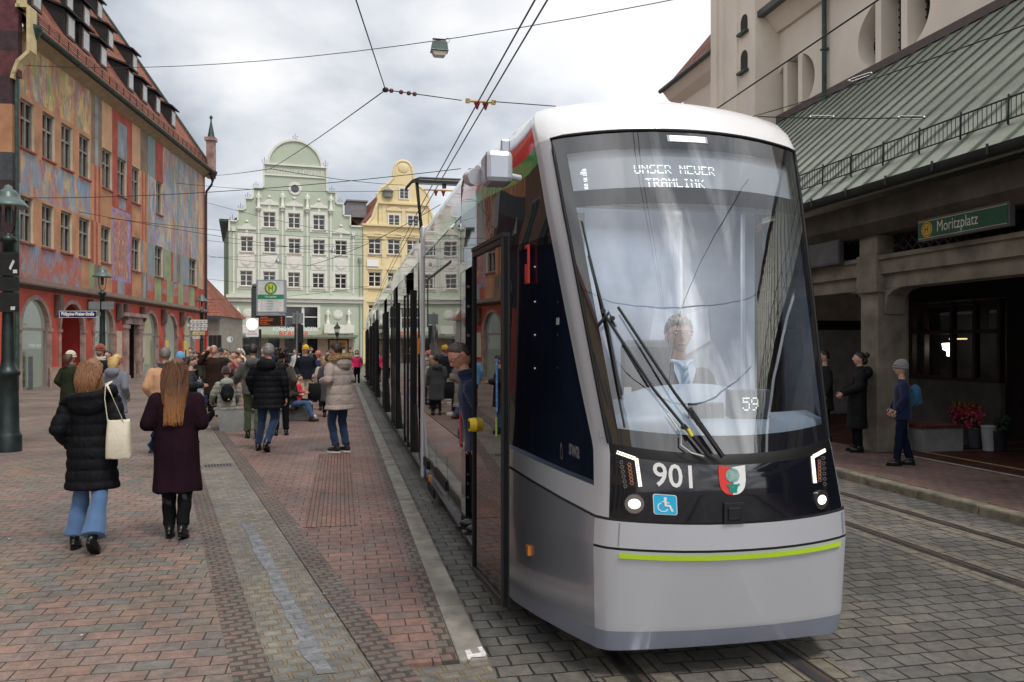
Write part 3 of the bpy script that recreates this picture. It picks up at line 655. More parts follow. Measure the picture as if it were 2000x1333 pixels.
# --- open door leaf with black frame, yellow button, blue and lime stickers
dl = TB(); DX0 = -1.17; DX1 = -1.235
leaf = MB(); p0 = Vector((-1.212, 4.80, 0)); p1 = Vector((-1.265, 5.64, 0)); dd = (p1-p0).normalized(); nn = Vector((-dd.y, dd.x, 0)) 
LMx = TM @ Matrix(((dd.x, nn.x, 0, p0.x), (dd.y, nn.y, 0, p0.y), (0, 0, 1, 0), (0, 0, 0, 1)))
W_ = (p1-p0).length
def LB(): b = MB(); b.M = LMx; return b
b = LB(); ib = .045
for x0, x1, z0, z1 in ((0,.045,.34,2.56),(W_-.02,W_,.34,2.56),(.045,W_-.02,.34,.38),(.045,W_-.02,2.52,2.56)): b.box(x0,x1,-.02,.02,z0,z1)
door = b.build('door', [RUB], tram, bev=.006)
b = LB(); b.box(.0,.03,-.022,.024,.35,2.57); b.box(-.005,W_,-.024,.024,2.56,2.585); b.build('trim', RUB, door)
b = LB(); b.box(.045,W_-.02,-.004,.004,.38,2.52); b.build('pane', glassmat('door glass', (.17,.16,.15), .06, 1.55, wav=.03), door)
def leafpt(px, py):
    qx = (px-1000)/F
    for i in range(200):
        u = W_*i/199; w = TW @ (p0+dd*u)
        if 1000+F*w.x/w.y < px: break
    w = TW @ (p0+dd*u); return u, CH+(HZ-py)*w.y/F
sg = 1 if (TW.to_3x3() @ nn).x < 0 else -1
b = LB(); u, z = leafpt(930, 830); b.M = LMx; b.cyl((u,0,z),(u,sg*.05,z),.05,.045,16); b.build('door_button', mat('yellow plastic', (.8,.55,.02), .35, bst=0), door)
b = LB(); b.cyl((u,sg*.051,z),(u,sg*.055,z),.028,.028,12); b.build('button_core', RUB, door)
for px_, y0, y1, c, nm in ((972,700,805,(.06,.28,.72),'blue_sticker'),(971,815,853,(.32,.55,.06),'lime_sticker')):
    u, za = leafpt(px_, y0); _, zb = leafpt(px_, y1); b = LB(); b.box(u-.022,u+.022,sg*.005,sg*.0065,zb,za,0)
    for k in range(6): b.box(u-.016,u+.016,sg*.0066,sg*.0072,zb+(za-zb)*(k+.3)/6,zb+(za-zb)*(k+.36)/6,1)
    b.build(nm, [mat(nm, c, .5, bst=0), WLET], door)
# door frame (jambs, bolts), step
b = TB(); b.box(-1.125,-1.0,7.0,7.25,.33,2.6,0); b.box(-1.13,-1.0,5.9,7.26,2.56,2.64,0); b.box(-1.10,-1.02,5.9,5.96,.33,2.6,0); fr_ = b.build('door_frame', BLKP, tram)
b = TB()
for z in (.42,.6,.72,.8,.98,1.35,2.0,2.25,2.42): b.cyl((-1.10,6.999,z),(-1.10,6.993,z),.013,n=8)
b.build('bolt', METL, fr_)
b = TB(); b.box(-.86,-.82,6.35,6.42,.4,2.5); b.build('grab_pole', mat('pale lilac edge', (.5,.5,.62), .4, bst=0), tram)
b = TB(); b.box(-1.12,-.7,5.96,7.0,.30,.345); b.build('door_step', METL, tram)
b = TB(); b.box(-1.128,-1.112,7.285,7.345,1.0,1.36); b.build('red_plate', mat('red plate', (.65,.03,.03), .5, bst=0), tram)
# camera mirror pod
b = TB(); a = side_pt(969, 331, -1.33); b.box(a.x-.075,a.x+.08,a.y-.09,a.y+.09,a.z-.09,a.z+.09); pod = b.build('camera_pod', SILS, tram, bev=.03)
b = TB(); b.tube([(a.x-.09,a.y+.1,a.z+.02),(a.x-.02,a.y+.2,a.z+.03),(-1.12,a.y+.35,a.z+.03)], .02, 8); b.tube([(a.x-.1,a.y+.08,a.z-.03),(a.x-.12,a.y+.16,a.z-.02)],.05,8); b.build('bracket', SILV, pod)
b = TB(); c_ = side_pt(978, 285, -1.14); b.box(c_.x-.0,c_.x+.06,c_.y-.02,c_.y+.02,c_.z-.06,c_.z+.04); b.build('marker_light', SILS, tram, bev=.01)
b = TB(); c_ = side_pt(999, 1076, -.97); xr_ = sS(c_.y, lv(.55), -1).x; c_ = side_pt(1001, 1076, xr_); xr_ = sS(c_.y, lv(c_.z), -1).x; b.box(xr_-.012,xr_+.02,c_.y-.03,c_.y+.03,c_.z-.03,c_.z+.03); b.build('side_reflector', mat('orange reflector', (.9,.25,.02), .3, bst=0), tram)
# --- rear of the first module and the others
def shift(t): return .00019*max(0, t-8)**2*1.15
def sect(mb, t0, t1, mi=0, inset=0, lo=.17, hi=3.5):   # closed tube-like body section between t0 and t1
    def prof(t):
        x0 = shift(t); w = 1.11-inset
        return [Vector((x0+sx*w, t, z)) for sx, z in ((-.955,lo),(-1,.33),(-1,1.05))]
    return prof
def wall(mb, t0, t1, z0, z1, w=1.11, mi=0, side=-1, w1=None):
    w1 = w if w1 is None else w1; a, c = shift(t0), shift(t1)
    mb.add([(a+side*w,t0,z0),(c+side*w,t1,z0),(c+side*w1,t1,z1),(a+side*w1,t0,z1)], [(0,1,2,3)], mi)
def roofseg(mb, t0, t1, mi=1):
    P = [(-1.105,3.36),(-1.09,3.45),(-1.04,3.52),(-.8,3.55),(0,3.57),(.8,3.55),(1.04,3.52),(1.09,3.45),(1.105,3.36)]
    vs = [(x+shift(t0),t0,z) for x,z in P]+[(x+shift(t1),t1,z) for x,z in P]; n = len(P); mb.add(vs, [(i,i+1,n+i+1,n+i) for i in range(n-1)], mi, True)
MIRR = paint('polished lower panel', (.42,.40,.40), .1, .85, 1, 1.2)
def module(t0, t1, doors, first=False):
    b = TB(); wall(b,t0,t1,.17,.30,1.06,2,-1,1.09)
    wall(b,t0,t1,.30,1.05,1.09,0,-1,1.11); wall(b,t0,t1,3.09,3.2,1.11,4); wall(b,t0,t1,3.2,3.36,1.11,3); roofseg(b,t0,t1)
    for z0,z1,m in ((.17,1.05,0),(3.09,3.36,1)): wall(b,t0,t1,z0,z1,1.11,m,1)
    wall(b,t0,t1,1.05,3.09,1.105,5,1)
    for t in (t0, t1):
        if first and t == t0: continue
        x = shift(t); b.add([(x-1.06,t,.17),(x+1.06,t,.17),(x+1.11,t,3.36),(x-1.11,t,3.36)], [(0,1,2,3)], 1)
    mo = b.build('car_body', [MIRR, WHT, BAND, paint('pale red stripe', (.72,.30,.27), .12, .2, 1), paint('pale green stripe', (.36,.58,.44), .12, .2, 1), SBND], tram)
    # windows between doors
    cuts = [t0+.02]
    for d0, d1 in doors: cuts += [d0-.03, d1+.03]
    cuts.append(t1-.02)
    for a, c in zip(cuts[::2], cuts[1::2]):
        if c-a > .2:
            b = TB(); wall(b,a,c,1.06,3.075,1.112); w_ = b.build('window', SBND, tram)
    for d0, d1 in doors:
        xm = (d0+d1)/2; b = TB()
        for a, c in ((d0,d0+.07),(xm-.07,xm+.07),(d1-.07,d1)): b.box(shift(a)-1.16, shift(a)-1.09, a, c, .32, 2.75)
        dr = b.build('door', RUB, tram); b = TB()
        wall(b,d0+.07,xm-.07,.36,2.7,1.145); wall(b,xm+.07,d1-.07,.36,2.7,1.145); b.build('pane', SBND, dr)
        b = TB(); wall(b,d0+.2,d0+.3,1.15,1.3,1.15); wall(b,xm+.2,xm+.3,1.0,1.15,1.15); b.build('sticker', mat('blue sticker', (.05,.25,.7), .5, bst=0), dr)
    return mo
def bellows(t0, t1):
    b = TB(); n = 6
    for i in range(n):
        a = t0+(t1-t0)*i/n; c = a+(t1-t0)/n*.7; x = shift(a); b.box(x-1.04, x+1.04, a, c, .3, 3.35)
    b.box(shift(t0)-1.0, shift(t0)+1.0, t0, t1, .35, 3.3); b.build('bellows', RUB, tram)
module(7.36, 10.9, [], True)
b = TB(); b.box(-1.135,-1.09,10.82,10.98,.17,3.5); b.build('end_post', SILV, tram, bev=.02)
bellows(10.98, 11.55)
t = 11.55
for i, (ln, dd_) in enumerate(((6.2, [(12.3,13.7),(15.9,17.3)]), (6.6, [(20.0,21.4)]), (6.2, [(25.9,27.3),(29.0,30.4)]), (6.6, [(33.6,35.0)]), (7.5, [(39.8,41.2),(44,45.4)]))):
    module(t, t+ln, [d for d in dd_ if t < d[0] and d[1] < t+ln]); 
    if i < 4: bellows(t+ln, t+ln+.55)
    t += ln+.55
# small fittings on the flank: opening vent window, bogie skirt flaps, marker lamps
b = TB(); a = side_pt(834, 590, -1.12); c = side_pt(855, 553, -1.12)
b.box(-1.117,-1.11,a.y-.015,a.y+.015,2.15,2.75); b.box(-1.117,-1.11,8.05,a.y,2.73,2.755); b.build('vent_frame', RUB, tram)
for px0, y0, px1, y1 in ((820,883,836,918),(837,945,849,975),(850,920,872,960)):
    a = side_pt(px0,(y0),-1.1); c = side_pt(px1,y1,-1.1); b = TB(); b.box(-1.113,-1.09,c.y,a.y,min(a.z,c.z),min(a.z,c.z)+.10); b.build('skirt_opening', DARK, tram)
b = TB()
b = None
for px_ in (836, 850, 872): a = side_pt(px_, 950, -1.11); b = TB(); wall(b,a.y,a.y+.014,.31,.76,1.093,0,-1,1.104); b.build('panel_gap', DARK, tram)
for px_, py_, h in ((818,676,.16),(841,935,.05)): a = side_pt(px_,py_,-1.13); b = TB(); b.box(-1.15,-1.12,a.y-.03,a.y+.03,a.z-h/1.5,a.z+h/1.5); b.build('side_reflector', mat('orange reflector', (.9,.25,.02), .3, bst=0), tram)
b = TB(); b.box(-.80,.80,5.3,46,.1,.28); b.box(-.95,.95,5.9,46,.29,.31)
for t in (6.6, 8.4, 19, 21): 
    for sd_ in (-1,1): b.cyl((sd_*.5,t,.28),(sd_*.62,t,.28),.28,n=20)
b.build('underframe', DARK, tram)
# vestibule lining behind the doorway
b = TB(); b.box(.3,.32,6.0,7.6,.36,2.8); b.box(-1.0,1.05,7.6,7.62,.36,2.9); b.box(-1.0,1.05,5.95,7.6,2.82,2.84); b.build('vestibule_wall', mat('vestibule dark', (.03,.035,.045), .6, bst=0), tram)
# pantograph
b = TB(); py = 17.6; x0 = shift(py)
for dy in (-.12, .12): b.tube([(x0-.84,py+dy,5.28),(x0-.70,py+dy,5.44),(x0-.55,py+dy,5.50),(x0+.55,py+dy,5.50),(x0+.70,py+dy,5.44),(x0+.84,py+dy,5.28)], .024, 6)
b.box(x0-.62,x0+.62,py-.10,py+.10,5.40,5.46); b.box(x0-.05,x0+.03,py-.05,py+.05,5.32,5.40)
pn = b.build('pantograph', WIP, tram)
b = TB(); b.tube([(x0-.60,py,5.42),(x0-.52,py-.1,4.5),(x0-.40,py+.6,3.75)], .04, 6); b.tube([(x0+.66,py,5.42),(x0+.6,py,4.5),(x0+.45,py+.6,3.75)], .045, 6); b.box(x0-.6,x0+.6,py+.2,py+1.4,3.58,3.8); b.build('lower_arm', WIP, pn)
b = TB(); b.box(x0-.3,x0+.5,12.3,14.2,3.6,3.86); b.build('roof_equipment', SILV, tram, bev=.04)

b = TB(); b.box(-.5,.35,5.45,5.49,3.02,3.045); b.build('cab_lamp', emis('cab lamp', (.95,.97,1), 3), tram)
al = bpy.data.lights.new('cab_light', 'AREA'); al.shape = 'RECTANGLE'; al.size = .85; al.size_y = .2; al.energy = 15; al.color = (.95,.97,1); ao = bpy.data.objects.new('cab_light', al); COL.objects.link(ao); ao.parent = tram; ao.location = (-.08, 5.3-TT0, 3.0); ao.rotation_euler = (rad(-18),0,0)
# ================================================= painted house on the left
LP = Plane(-16.5-.1012*32.7, 32.7, rad(90)+.1008)
lh = thing('painted_house', 'tall house with colourful frescoed facade, red arcaded ground floor and steep tiled roof', 'house', (LP.ox, LP.oy, PZ), LP.a)
LH0 = -PZ  # local z of world zero
def HB(): b = MB(); b.M = Matrix.Translation((0,0,-PZ)); return b
U1 = LP.u(398)
def mural(name, cols, sx=1.2, sz=.45, seed=0, contrast=1, vert=1):
    t = NT(name); v = t.obj((sx, 1, sz*vert), loc=(seed, 0, seed*.7)); nz = t.noise(v, 1.3, 3, .55)
    sb = t.N('ShaderNodeVectorMath', operation='SUBTRACT'); t.l(nz.outputs['Color'], sb.inputs[0]); sb.inputs[1].default_value = (.5,.5,.5)
    sc = t.N('ShaderNodeVectorMath', operation='SCALE'); t.l(sb.outputs[0], sc.inputs[0]); sc.inputs['Scale'].default_value = .9
    ad = t.N('ShaderNodeVectorMath', operation='ADD'); t.l(v, ad.inputs[0]); t.l(sc.outputs[0], ad.inputs[1])
    def cells(scale, shift):
        vo = t.N('ShaderNodeTexVoronoi'); vo.inputs['Scale'].default_value = scale; t.l(ad.outputs[0], vo.inputs[0]); sp = t.N('ShaderNodeSeparateColor'); t.l(vo.outputs['Color'], sp.inputs[0])
        n_ = len(cols); return t.ramp(sp.outputs[shift % 3], [(i/n_, cols[(i*2+shift) % n_]) for i in range(n_)], 'CONSTANT')
    fz = t.noise(t.obj((5, 1, 1.2)), 2.0, 4, .6)
    c = t.mix(t.ramp(fz.outputs[0], [(.42, (.1,)*3), (.58, (.85,)*3)]), cells(1.5, 0), cells(3.4, 1)); sm = t.noise(v, .5, 2); c = t.mix(.35, c, t.ramp(sm.outputs[0], [(.3+.4*i/(len(cols)-1), cc) for i, cc in enumerate(cols)]))
    br = t.noise(t.obj((7, 1, 1.0)), 2.5, 4); c = t.mix(.6, c, t.ramp(br.outputs[0], [(.3, (.6,)*3), (.7, (1.35,)*3)]), 'MULTIPLY')
    t.base(c); t.p(Roughness=.85); return t.mt
OR = (.50,.25,.13); RD = (.43,.12,.09); GB = (.27,.30,.31); GR = (.26,.32,.13); YL = (.66,.44,.16); BL = (.17,.30,.46); PU = (.33,.18,.20); CR = (.70,.52,.30); TQ = (.12,.32,.27)
MUR = [mat('fresco orange', OR, .85, var=.22, vs=.9), mat('fresco red', (.42,.085,.055), .85, var=.25, vs=1.1), mat('fresco grey blue', (.28,.31,.33), .85, var=.25, vs=1.2), mat('fresco brown', (.24,.17,.12), .85, var=.25, vs=1.2),
    mural('fresco figures ochre', [RD, PU, GR, YL, RD, CR, GB], seed=1), mural('fresco figures blue', [RD, OR, BL, GB, YL, BL, RD], 1.3, .5, 5), mural('fresco battle red', [RD, (.4,.12,.07), GB, RD, (.45,.2,.12), BL, RD], 1.0, .8, 9),
    mural('fresco patchwork blue', [BL, TQ, OR, (.25,.3,.42), CR, BL, (.42,.13,.08)], 1.5, .4, 13), mat('fresco green', (.27,.33,.17), .85, var=.2, vs=1), mat('fresco violet', (.33,.27,.45), .85, var=.3, vs=2), mural('fresco panel relief', [RD, GB, (.42,.15,.1), PU, RD, CR], 2.5, 1.2, 17),
    mat('fresco pale orange', (.60,.36,.20), .85, var=.15, vs=1), mural('fresco turquoise', [BL, TQ, (.15,.25,.3), OR, BL, GR], 2, .6, 23)]
oR, rD, gB, bN, mA, mBl, mC, mP, gN, vI, mR, pO, mT = range(13)
def R(px0, px1, z0, z1, m): return (LP.u(px0), LP.u(px1), z0, z1, m)
ZC = 4.45; ZE = 14.35
regs = [(0,U1,ZC,ZE,oR), (0,LP.u(40),ZC,ZE,gB), (LP.u(28),LP.u(40),8.5,11.9,rD), R(40,178,12.2,ZE,mA), R(40,176,8.15,9.85,mBl), R(36,160,4.6,6.1,mC), R(178,186,10.9,ZE,bN), R(186,192,10.9,ZE,gB), R(192,200,10.9,ZE,bN),
 R(181,200,8.1,10.9,oR), R(184,188,8.1,10.9,rD), R(192,196,8.1,10.9,rD), R(176,199,6.0,8.1,oR), R(178,183,6.0,8.1,rD), R(187,191,6.0,8.1,rD), R(174,199,4.6,6.0,bN), R(174,184,4.6,6.0,gN), R(199,219,11.9,ZE,pO), R(199,219,8.2,9.95,oR),
 R(219,258,4.6,ZE,rD), R(230,248,11.3,13.9,gB), R(232,246,9.3,10.0,gB), R(219,255,5.4,9.2,vI), R(222,250,5.6,9.0,mR), R(229,243,4.6,5.4,gB), R(258,274,11.6,ZE,pO), R(258,274,4.6,6.15,oR), R(258,274,8.1,9.9,oR),
 R(274,289,4.6,ZE,oR), R(277,280,8.0,12.0,rD), R(283,286,8.0,12.0,rD), R(274,289,12.0,ZE,bN), R(276,280,6.2,8.0,gB), R(276,289,4.6,6.2,bN), R(280,285,4.6,6.2,gB), R(289,303,12.0,ZE,mT), R(289,303,8,12,mP), R(303,318,12.0,ZE,rD), R(303,398,8.0,12.0,mP), R(318,398,8.0,ZE,mP), R(330,340,12.0,13.6,mT),
 R(288,395,6.1,8.0,mT), R(322,334,6.1,8.0,gN), R(334,338,6.1,8.0,rD), R(345,352,6.1,8,bN), R(288,398,4.6,6.1,rD), R(302,315,4.6,6.1,gN), R(326,338,4.6,6.1,gN), R(348,358,4.6,6.1,gN), R(370,380,4.6,6.1,gN), R(316,325,5.2,6.0,mC), R(339,347,5.2,6.0,mC), R(359,369,4.9,6.0,mC), R(288,300,5.2,6.1,mC), R(388,396,6.1,ZE,pO)]
up = [(40,67),(83,107),(120,142),(155,176),(200,219),(230,247),(258,273),(305,317)]; lo = [(40,65),(82,105),(119,141),(155,176),(198,216),(258,274),(303,318),(370,384)]
holes = [(LP.u(a), LP.u(c), 10.02, 12.0) for a, c in up] + [(LP.u(a), LP.u(c), 6.2, 8.05) for a, c in lo]
us = sorted({0, U1} | {round(x, 3) for r in regs for x in r[:2]} | {round(x, 3) for h in holes for x in h[:2]}); zs = sorted({ZC, ZE} | {r[2] for r in regs} | {r[3] for r in regs} | {h[2] for h in holes} | {h[3] for h in holes})
us = [u for u in us if 0 <= u <= U1+.01]
b = HB()
for u0, u1 in zip(us, us[1:]):
    for z0, z1 in zip(zs, zs[1:]):
        um, zm = (u0+u1)/2, (z0+z1)/2
        if u1-u0 < 1e-4 or any(h[0] < um < h[1] and h[2] < zm < h[3] for h in holes): continue
        m = oR
        for r in regs:
            if r[0] < um < r[1] and r[2] < zm < r[3]: m = r[4]
        b.quad((u0,0,z0),(u1,0,z0),(u1,0,z1),(u0,0,z1), m)
b.build('painted_wall', MUR, lh)
REV = mat('cream reveal', (.62,.50,.36), .8, var=.08); WFR = mat('grey window frame', (.25,.23,.20), .6, bst=0); GLD = mat('dark window glass', (.012,.015,.018), .05, bst=0, IOR=1.7)
CURT = mat('pale curtain', (.42,.42,.38), .9, var=.15, vs=8); SILL = mat('rust sill', (.28,.07,.045), .7)
SHEET_T = []
for h in holes:
    u0, u1, z0, z1 = h; b = HB(); D = .22
    b.quad((u0,0,z0),(u0,D,z0),(u0,D,z1),(u0,0,z1)); b.quad((u1,0,z0),(u1,D,z0),(u1,D,z1),(u1,0,z1)); b.quad((u0,0,z1),(u1,0,z1),(u1,D,z1),(u0,D,z1)); b.quad((u0,0,z0),(u1,0,z0),(u1,D,z0),(u0,D,z0))
    b.box(u0-.06,u1+.06,-.08,.05,z0-.10,z0-.02,1)
    for a, c in ((u0,u0+.09),(u1-.09,u1),((u0+u1)/2-.045,(u0+u1)/2+.045)): b.box(a,c,D-.12,D,z0,z1,2)
    for a, c in ((z0,z0+.08),(z1-.1,z1),(z0+(z1-z0)*.6,z0+(z1-z0)*.6+.09)): b.box(u0+.0901,u1-.0901,D-.11,D,a,c,2)
    w = b.build('window', [REV, SILL, WFR], lh); b = HB(); b.quad((u0,D-.03,z0),(u1,D-.03,z0),(u1,D-.03,z1),(u0,D-.03,z1)); b.build('pane', GLD, w)
# ground floor
REDW = mat('red plaster', (.50,.085,.05), .85, var=.16, vs=.8); STN = mat('reddish stone', (.34,.23,.20), .75, var=.3, vs=2.5, bs=50, bst=.4); STL = mat('pale pink stone', (.42,.29,.23), .75, var=.25, vs=2)
arch = [(38,99),(114,167),(181,224),(277,310),(319,348),(357,382)]; ar = []
for a, c in arch: u0, u1 = LP.u(a), LP.u(c); m = (u0+u1)/2; ar.append((m, 1.40))
DRR = (LP.u(240), LP.u(274)); ZS = 2.68; DP = .16
b = HB(); spans = []
ev = sorted([(m-1.21, m+1.21, 'a', m) for m, w in ar] + [(DRR[0]+.55, DRR[1]-.55, 'd', 0)])
u = 0.0
for u0, u1, k, m in ev:
    b.quad((u,0,.9),(u0,0,.9),(u0,0,ZC),(u,0,ZC), 0); b.box(u if u else 0,u0-.02 if k=='a' else u0,-.05,.04,0,1.0,1)
    if k == 'a':
        N = 14; P = [(m+1.21*cos(PI*i/N), ZS+1.21*sin(PI*i/N)) for i in range(N+1)]
        for (xa, za), (xb, zb) in zip(P, P[1:]): b.quad((xb,0,zb),(xa,0,za),(xa,0,ZC),(xb,0,ZC), 0); b.add([(xa,0,za),(xb,0,zb),(xb,DP,zb),(xa,DP,za)], [(0,1,2,3)], 2, True)
    else: b.quad((u0,0,3.15),(u1,0,3.15),(u1,0,ZC),(u0,0,ZC), 0)
    for x in (u0, u1): b.quad((x,0,0),(x,DP,0),(x,DP,ZS if k=='a' else 3.15),(x,0,ZS if k=='a' else 3.15), 2)
    u = u1
b.quad((u,0,0),(U1,0,0),(U1,0,ZC),(u,0,ZC), 0)
b.build('ground_floor_wall', [REDW, STL, STN], lh)
SHOPG = glassmat('shop glass', (.8,.85,.82), .04, 1.5); SHIN = emis('shop interior glow', (.36,.38,.32), .30); SHDK = mat('shop interior dark', (.03,.028,.025), .8); SHRD = emis('shop entrance red glow', (.30,.03,.02), .07); YPOST = mat('yellow banner', (.65,.5,.12), .7)  # shop back walls glow by themselves, in place of indoor lighting
for i, (m, w) in enumerate(ar):
    b = HB(); N = 16
    for k in range(N):
        a0, a1 = PI*k/N, PI*(k+1)/N; ri, ro = 1.21, 1.40
        q = [(m+r*cos(a), ZS+r*sin(a)) for r, a in ((ri,a0),(ro,a0),(ro,a1),(ri,a1))]; b.prism(q, 'y', -.04, .0)
    for sd_ in (-1, 1):
        b.box(m+sd_*1.21, m+sd_*1.40, -.04, 0, 0, ZS-.12); b.box(m+sd_*1.17, m+sd_*1.45, -.08, .02, ZS-.12, ZS+.02)
    s_ = b.build('arch_surround', STN, lh)
    b = HB(); yy = DP-.02; inner = [(m-1.21,.12)]+[(m+1.21*cos(a), ZS+1.21*sin(a)) for a in [PI-PI*k/16 for k in range(17)]]+[(m+1.21,.12)]
    if i not in (1, 4):
        b.add([(x,yy,z) for x, z in inner], [tuple(range(len(inner)))]); pn_ = b.build('shop_window', SHOPG, lh)
        b = HB(); b.box(m-1.21,m+1.21,yy-.04,yy+.03,ZS-.1,ZS+.02); b.box(m-1.21,m+1.21,yy-.06,yy+.05,.08,.2); b.box(m-1.21,m-1.08,yy-.04,yy+.03,.2,ZS-.1); b.box(m+1.08,m+1.21,yy-.04,yy+.03,.2,ZS-.1); b.box(m-1.25,m+1.25,-.25,yy-.06,0,.1,1); b.build('frame', [WFR, STL], pn_)
    back = SHIN if i not in (1,) else SHRD
    b = HB(); b.box(m-1.6,m+1.6,yy+1.6,yy+1.66,0,4.2); b.box(m-1.6,m-1.55,yy,yy+1.6,0,4.2,1 if i != 1 else 1); b.box(m+1.55,m+1.6,yy,yy+1.6,0,4.2,0); b.box(m-1.6,m+1.6,yy,yy+1.6,4.2,4.25,1); b.box(m-1.6,m+1.6,yy,yy+1.6,.01,.05,1); b.build('shop_interior', [back, SHDK], lh)
    if i == 1:
        b = HB()
        for k in range(6):
            b.box(m-1.0,m-.35,.9,1.3,.3+.33*k,.34+.33*k,0); 
            for j in range(3): b.box(m-.98+.2*j,m-.84+.2*j,.86,1.2,.345+.33*k,.345+.33*k+.08+.05*((k+j)%3),1+(k+j)%3)
        b.build('shelf', [SHDK, mat('goods white', (.6,.6,.6), .6), mat('goods grey', (.25,.27,.3), .6), mat('goods ochre', (.5,.3,.08), .6)], lh)
    elif i == 0:
        b = HB(); b.box(m-.55,m-.2,yy-.12,yy-.1,.12,1.5); b.build('notice_board', mat('notice board', (.08,.09,.1), .5), lh)
        b = HB()
        text_mb(b, 'WEBER HAUS', .12, frameM((m+.1,yy-.05,1.9), (1,0,0), (0,0,1)), wid=1.1); text_mb(b, 'optik', .09, frameM((m+.1,yy-.05,1.72), (1,0,0), (0,0,1)), wid=.4) if False else None
        b.build('window_lettering', WLET, lh)
        b = HB(); 
        for k in range(3): b.box(m-.9+.55*k, m-.6+.55*k, yy+.5, yy+.9, .2, .7+.5*k)
        b.build('window_display', mat('display goods', (.3,.3,.27), .7, var=.5, vs=4), lh)
for px_ in (316, 352):
    u = LP.u(px_); b = HB(); b.box(u-.28,u+.28,-.35,-.3,.5,2.3); b.box(u-.15,u+.18,-.352,-.35,1.0,1.7,1); tag(b.build('banner', [YPOST, mat('banner print', (.06,.05,.03), .7)], None, loc=None), 'yellow upright banner standing between shop arches, %s' % ('nearer one left of the white arch' if px_ == 316 else 'farther one right of the white arch'), 'banner')
    o = bpy.data.objects[-1] if False else None
for o in [x for x in bpy.data.objects if x.name.startswith('banner') and x.parent is None]: o.matrix_world = Matrix.Translation((LP.ox, LP.oy, PZ)) @ Matrix.Rotation(LP.a, 4, 'Z')
# portal
b = HB(); a, c = DRR
for x0, x1 in ((a,a+.55),(c-.55,c)): b.box(x0,x1,-.14,0,0,3.15); b.box(x0-.05,x1+.05,-.2,0,0,.35); b.box(x0-.04,x1+.04,-.2,0,2.9,3.1)
b.box(a-.05,c+.05,-.18,0,3.15,3.55); b.box(a-.2,c+.2,-.34,0,3.55,3.75)
po = b.build('portal', STN, lh); b = HB(); b.box(a+.56,c-.56,.5,.56,0,3.1); b.build('door', mat('dark door wood', (.025,.017,.013), .5, var=.3), po)
for px_ in (232, 279): u = LP.u(px_); b = HB(); b.box(u-.35,u+.35,-.05,-.01,1.3,2.75); b.build('stone_plaque', mat('cream plaque', (.52,.46,.34), .7, var=.15, vs=12), lh)
# cornice, brackets, eave, gutter
b = HB(); b.prism([(-.32,ZC-.02),(-.32,ZC+.05),(0,ZC+.28),(0,ZC-.16)], 'x', -.3, U1+.1); b.build('cornice', mat('cornice brown', (.13,.085,.065), .7, var=.2), lh)
for px_ in (108,173,228,240,275,316,352): u = LP.u(px_); b = HB(); b.prism([(-.05,3.2),(-.3,3.45),(-.3,4.2),(-.05,4.2)], 'x', u-.13, u+.13); b.build('lamp_bracket', mat('bracket dark', (.10,.07,.06), .7), lh)
b = HB(); b.prism([(0,ZE),(-.5,14.62),(-.5,14.7),(0.3,14.7)], 'x', 0, U1+.05); b.build('eave', mat('eave dark cream', (.35,.27,.16), .8), lh)
GUT = mat('green copper', (.045,.085,.07), .55, .3, var=.3, vs=4); b = HB()
n = 8; vs = []
for x in (-.15, U1+.2):
    for i in range(n+1): an = PI+PI*i/n; vs.append((x,-.62+.14*cos(an),14.78+.14*sin(an)))
b.add(vs, [(i,i+1,n+2+i,n+1+i) for i in range(n)], 0, True); b.build('gutter', GUT, lh)
for u, sg_, pipe in ((.0,1,1),(U1+.1,-1,0)):
    b = HB(); b.lathe([(.08,14.0),(.1,14.1),(.3,14.55),(.34,14.6),(.34,14.75)], (u+.1*sg_,-.62,0), 4 if 0 else 12)
    b.tube([(u+.1*sg_,-.62,14.1),(u+.05*sg_,-.55,13.8),(u-.18*sg_ if sg_>0 else u,-.16,13.3),(u-.2*sg_ if sg_>0 else u,-.14,12.9),(u-.2*sg_ if sg_>0 else u,-.14,.2 if not pipe else .2)], .085, 8); b.build('downpipe', GUT if pipe else mat('brown pipe', (.05,.03,.03), .5), lh)
# roof
TLR = brickmat('red roof tiles', (.42,.15,.08), (.30,.11,.07), (.05,.022,.016), .28, .22, .02, bd=.02, rough=.8, hue=(.9,.8,.75))
SL = 1.49; RR = 10.5
def rf(r, dz=0): return (r-.62, 14.72+SL*r+dz)
roof = HB(); L_ = math.hypot(1, SL)*RR
ro = bpy.data.objects.new('roof', None)
b = MB(); b.quad((0,0,0),(U1+.6,0,0),(U1+.6,L_,0),(0,L_,0)); b.quad((0,0,-.25),(0,L_,-.25),(U1+.6,L_,-.25),(U1+.6,0,-.25)); b.quad((U1+.6,0,-.25),(U1+.6,L_,-.25),(U1+.6,L_,0),(U1+.6,0,0)); b.quad((0,0,-.25),(U1+.6,0,-.25),(U1+.6,0,0),(0,0,0))
r_ = b.build('roof', TLR, lh); r_.location = (0, rf(0)[0], rf(0)[1]-PZ); r_.rotation_euler = (math.atan(SL), 0, 0)
SLATE = mat('black slate cheek', (.010,.009,.011), .75, var=.4, vs=6); DW = mat('dormer frame', (.12,.075,.05), .6); DG = emis('bright sky reflecting pane', (.5,.53,.53), 0) if False else mat('dormer pane', (.35,.37,.37), .12, bst=0)
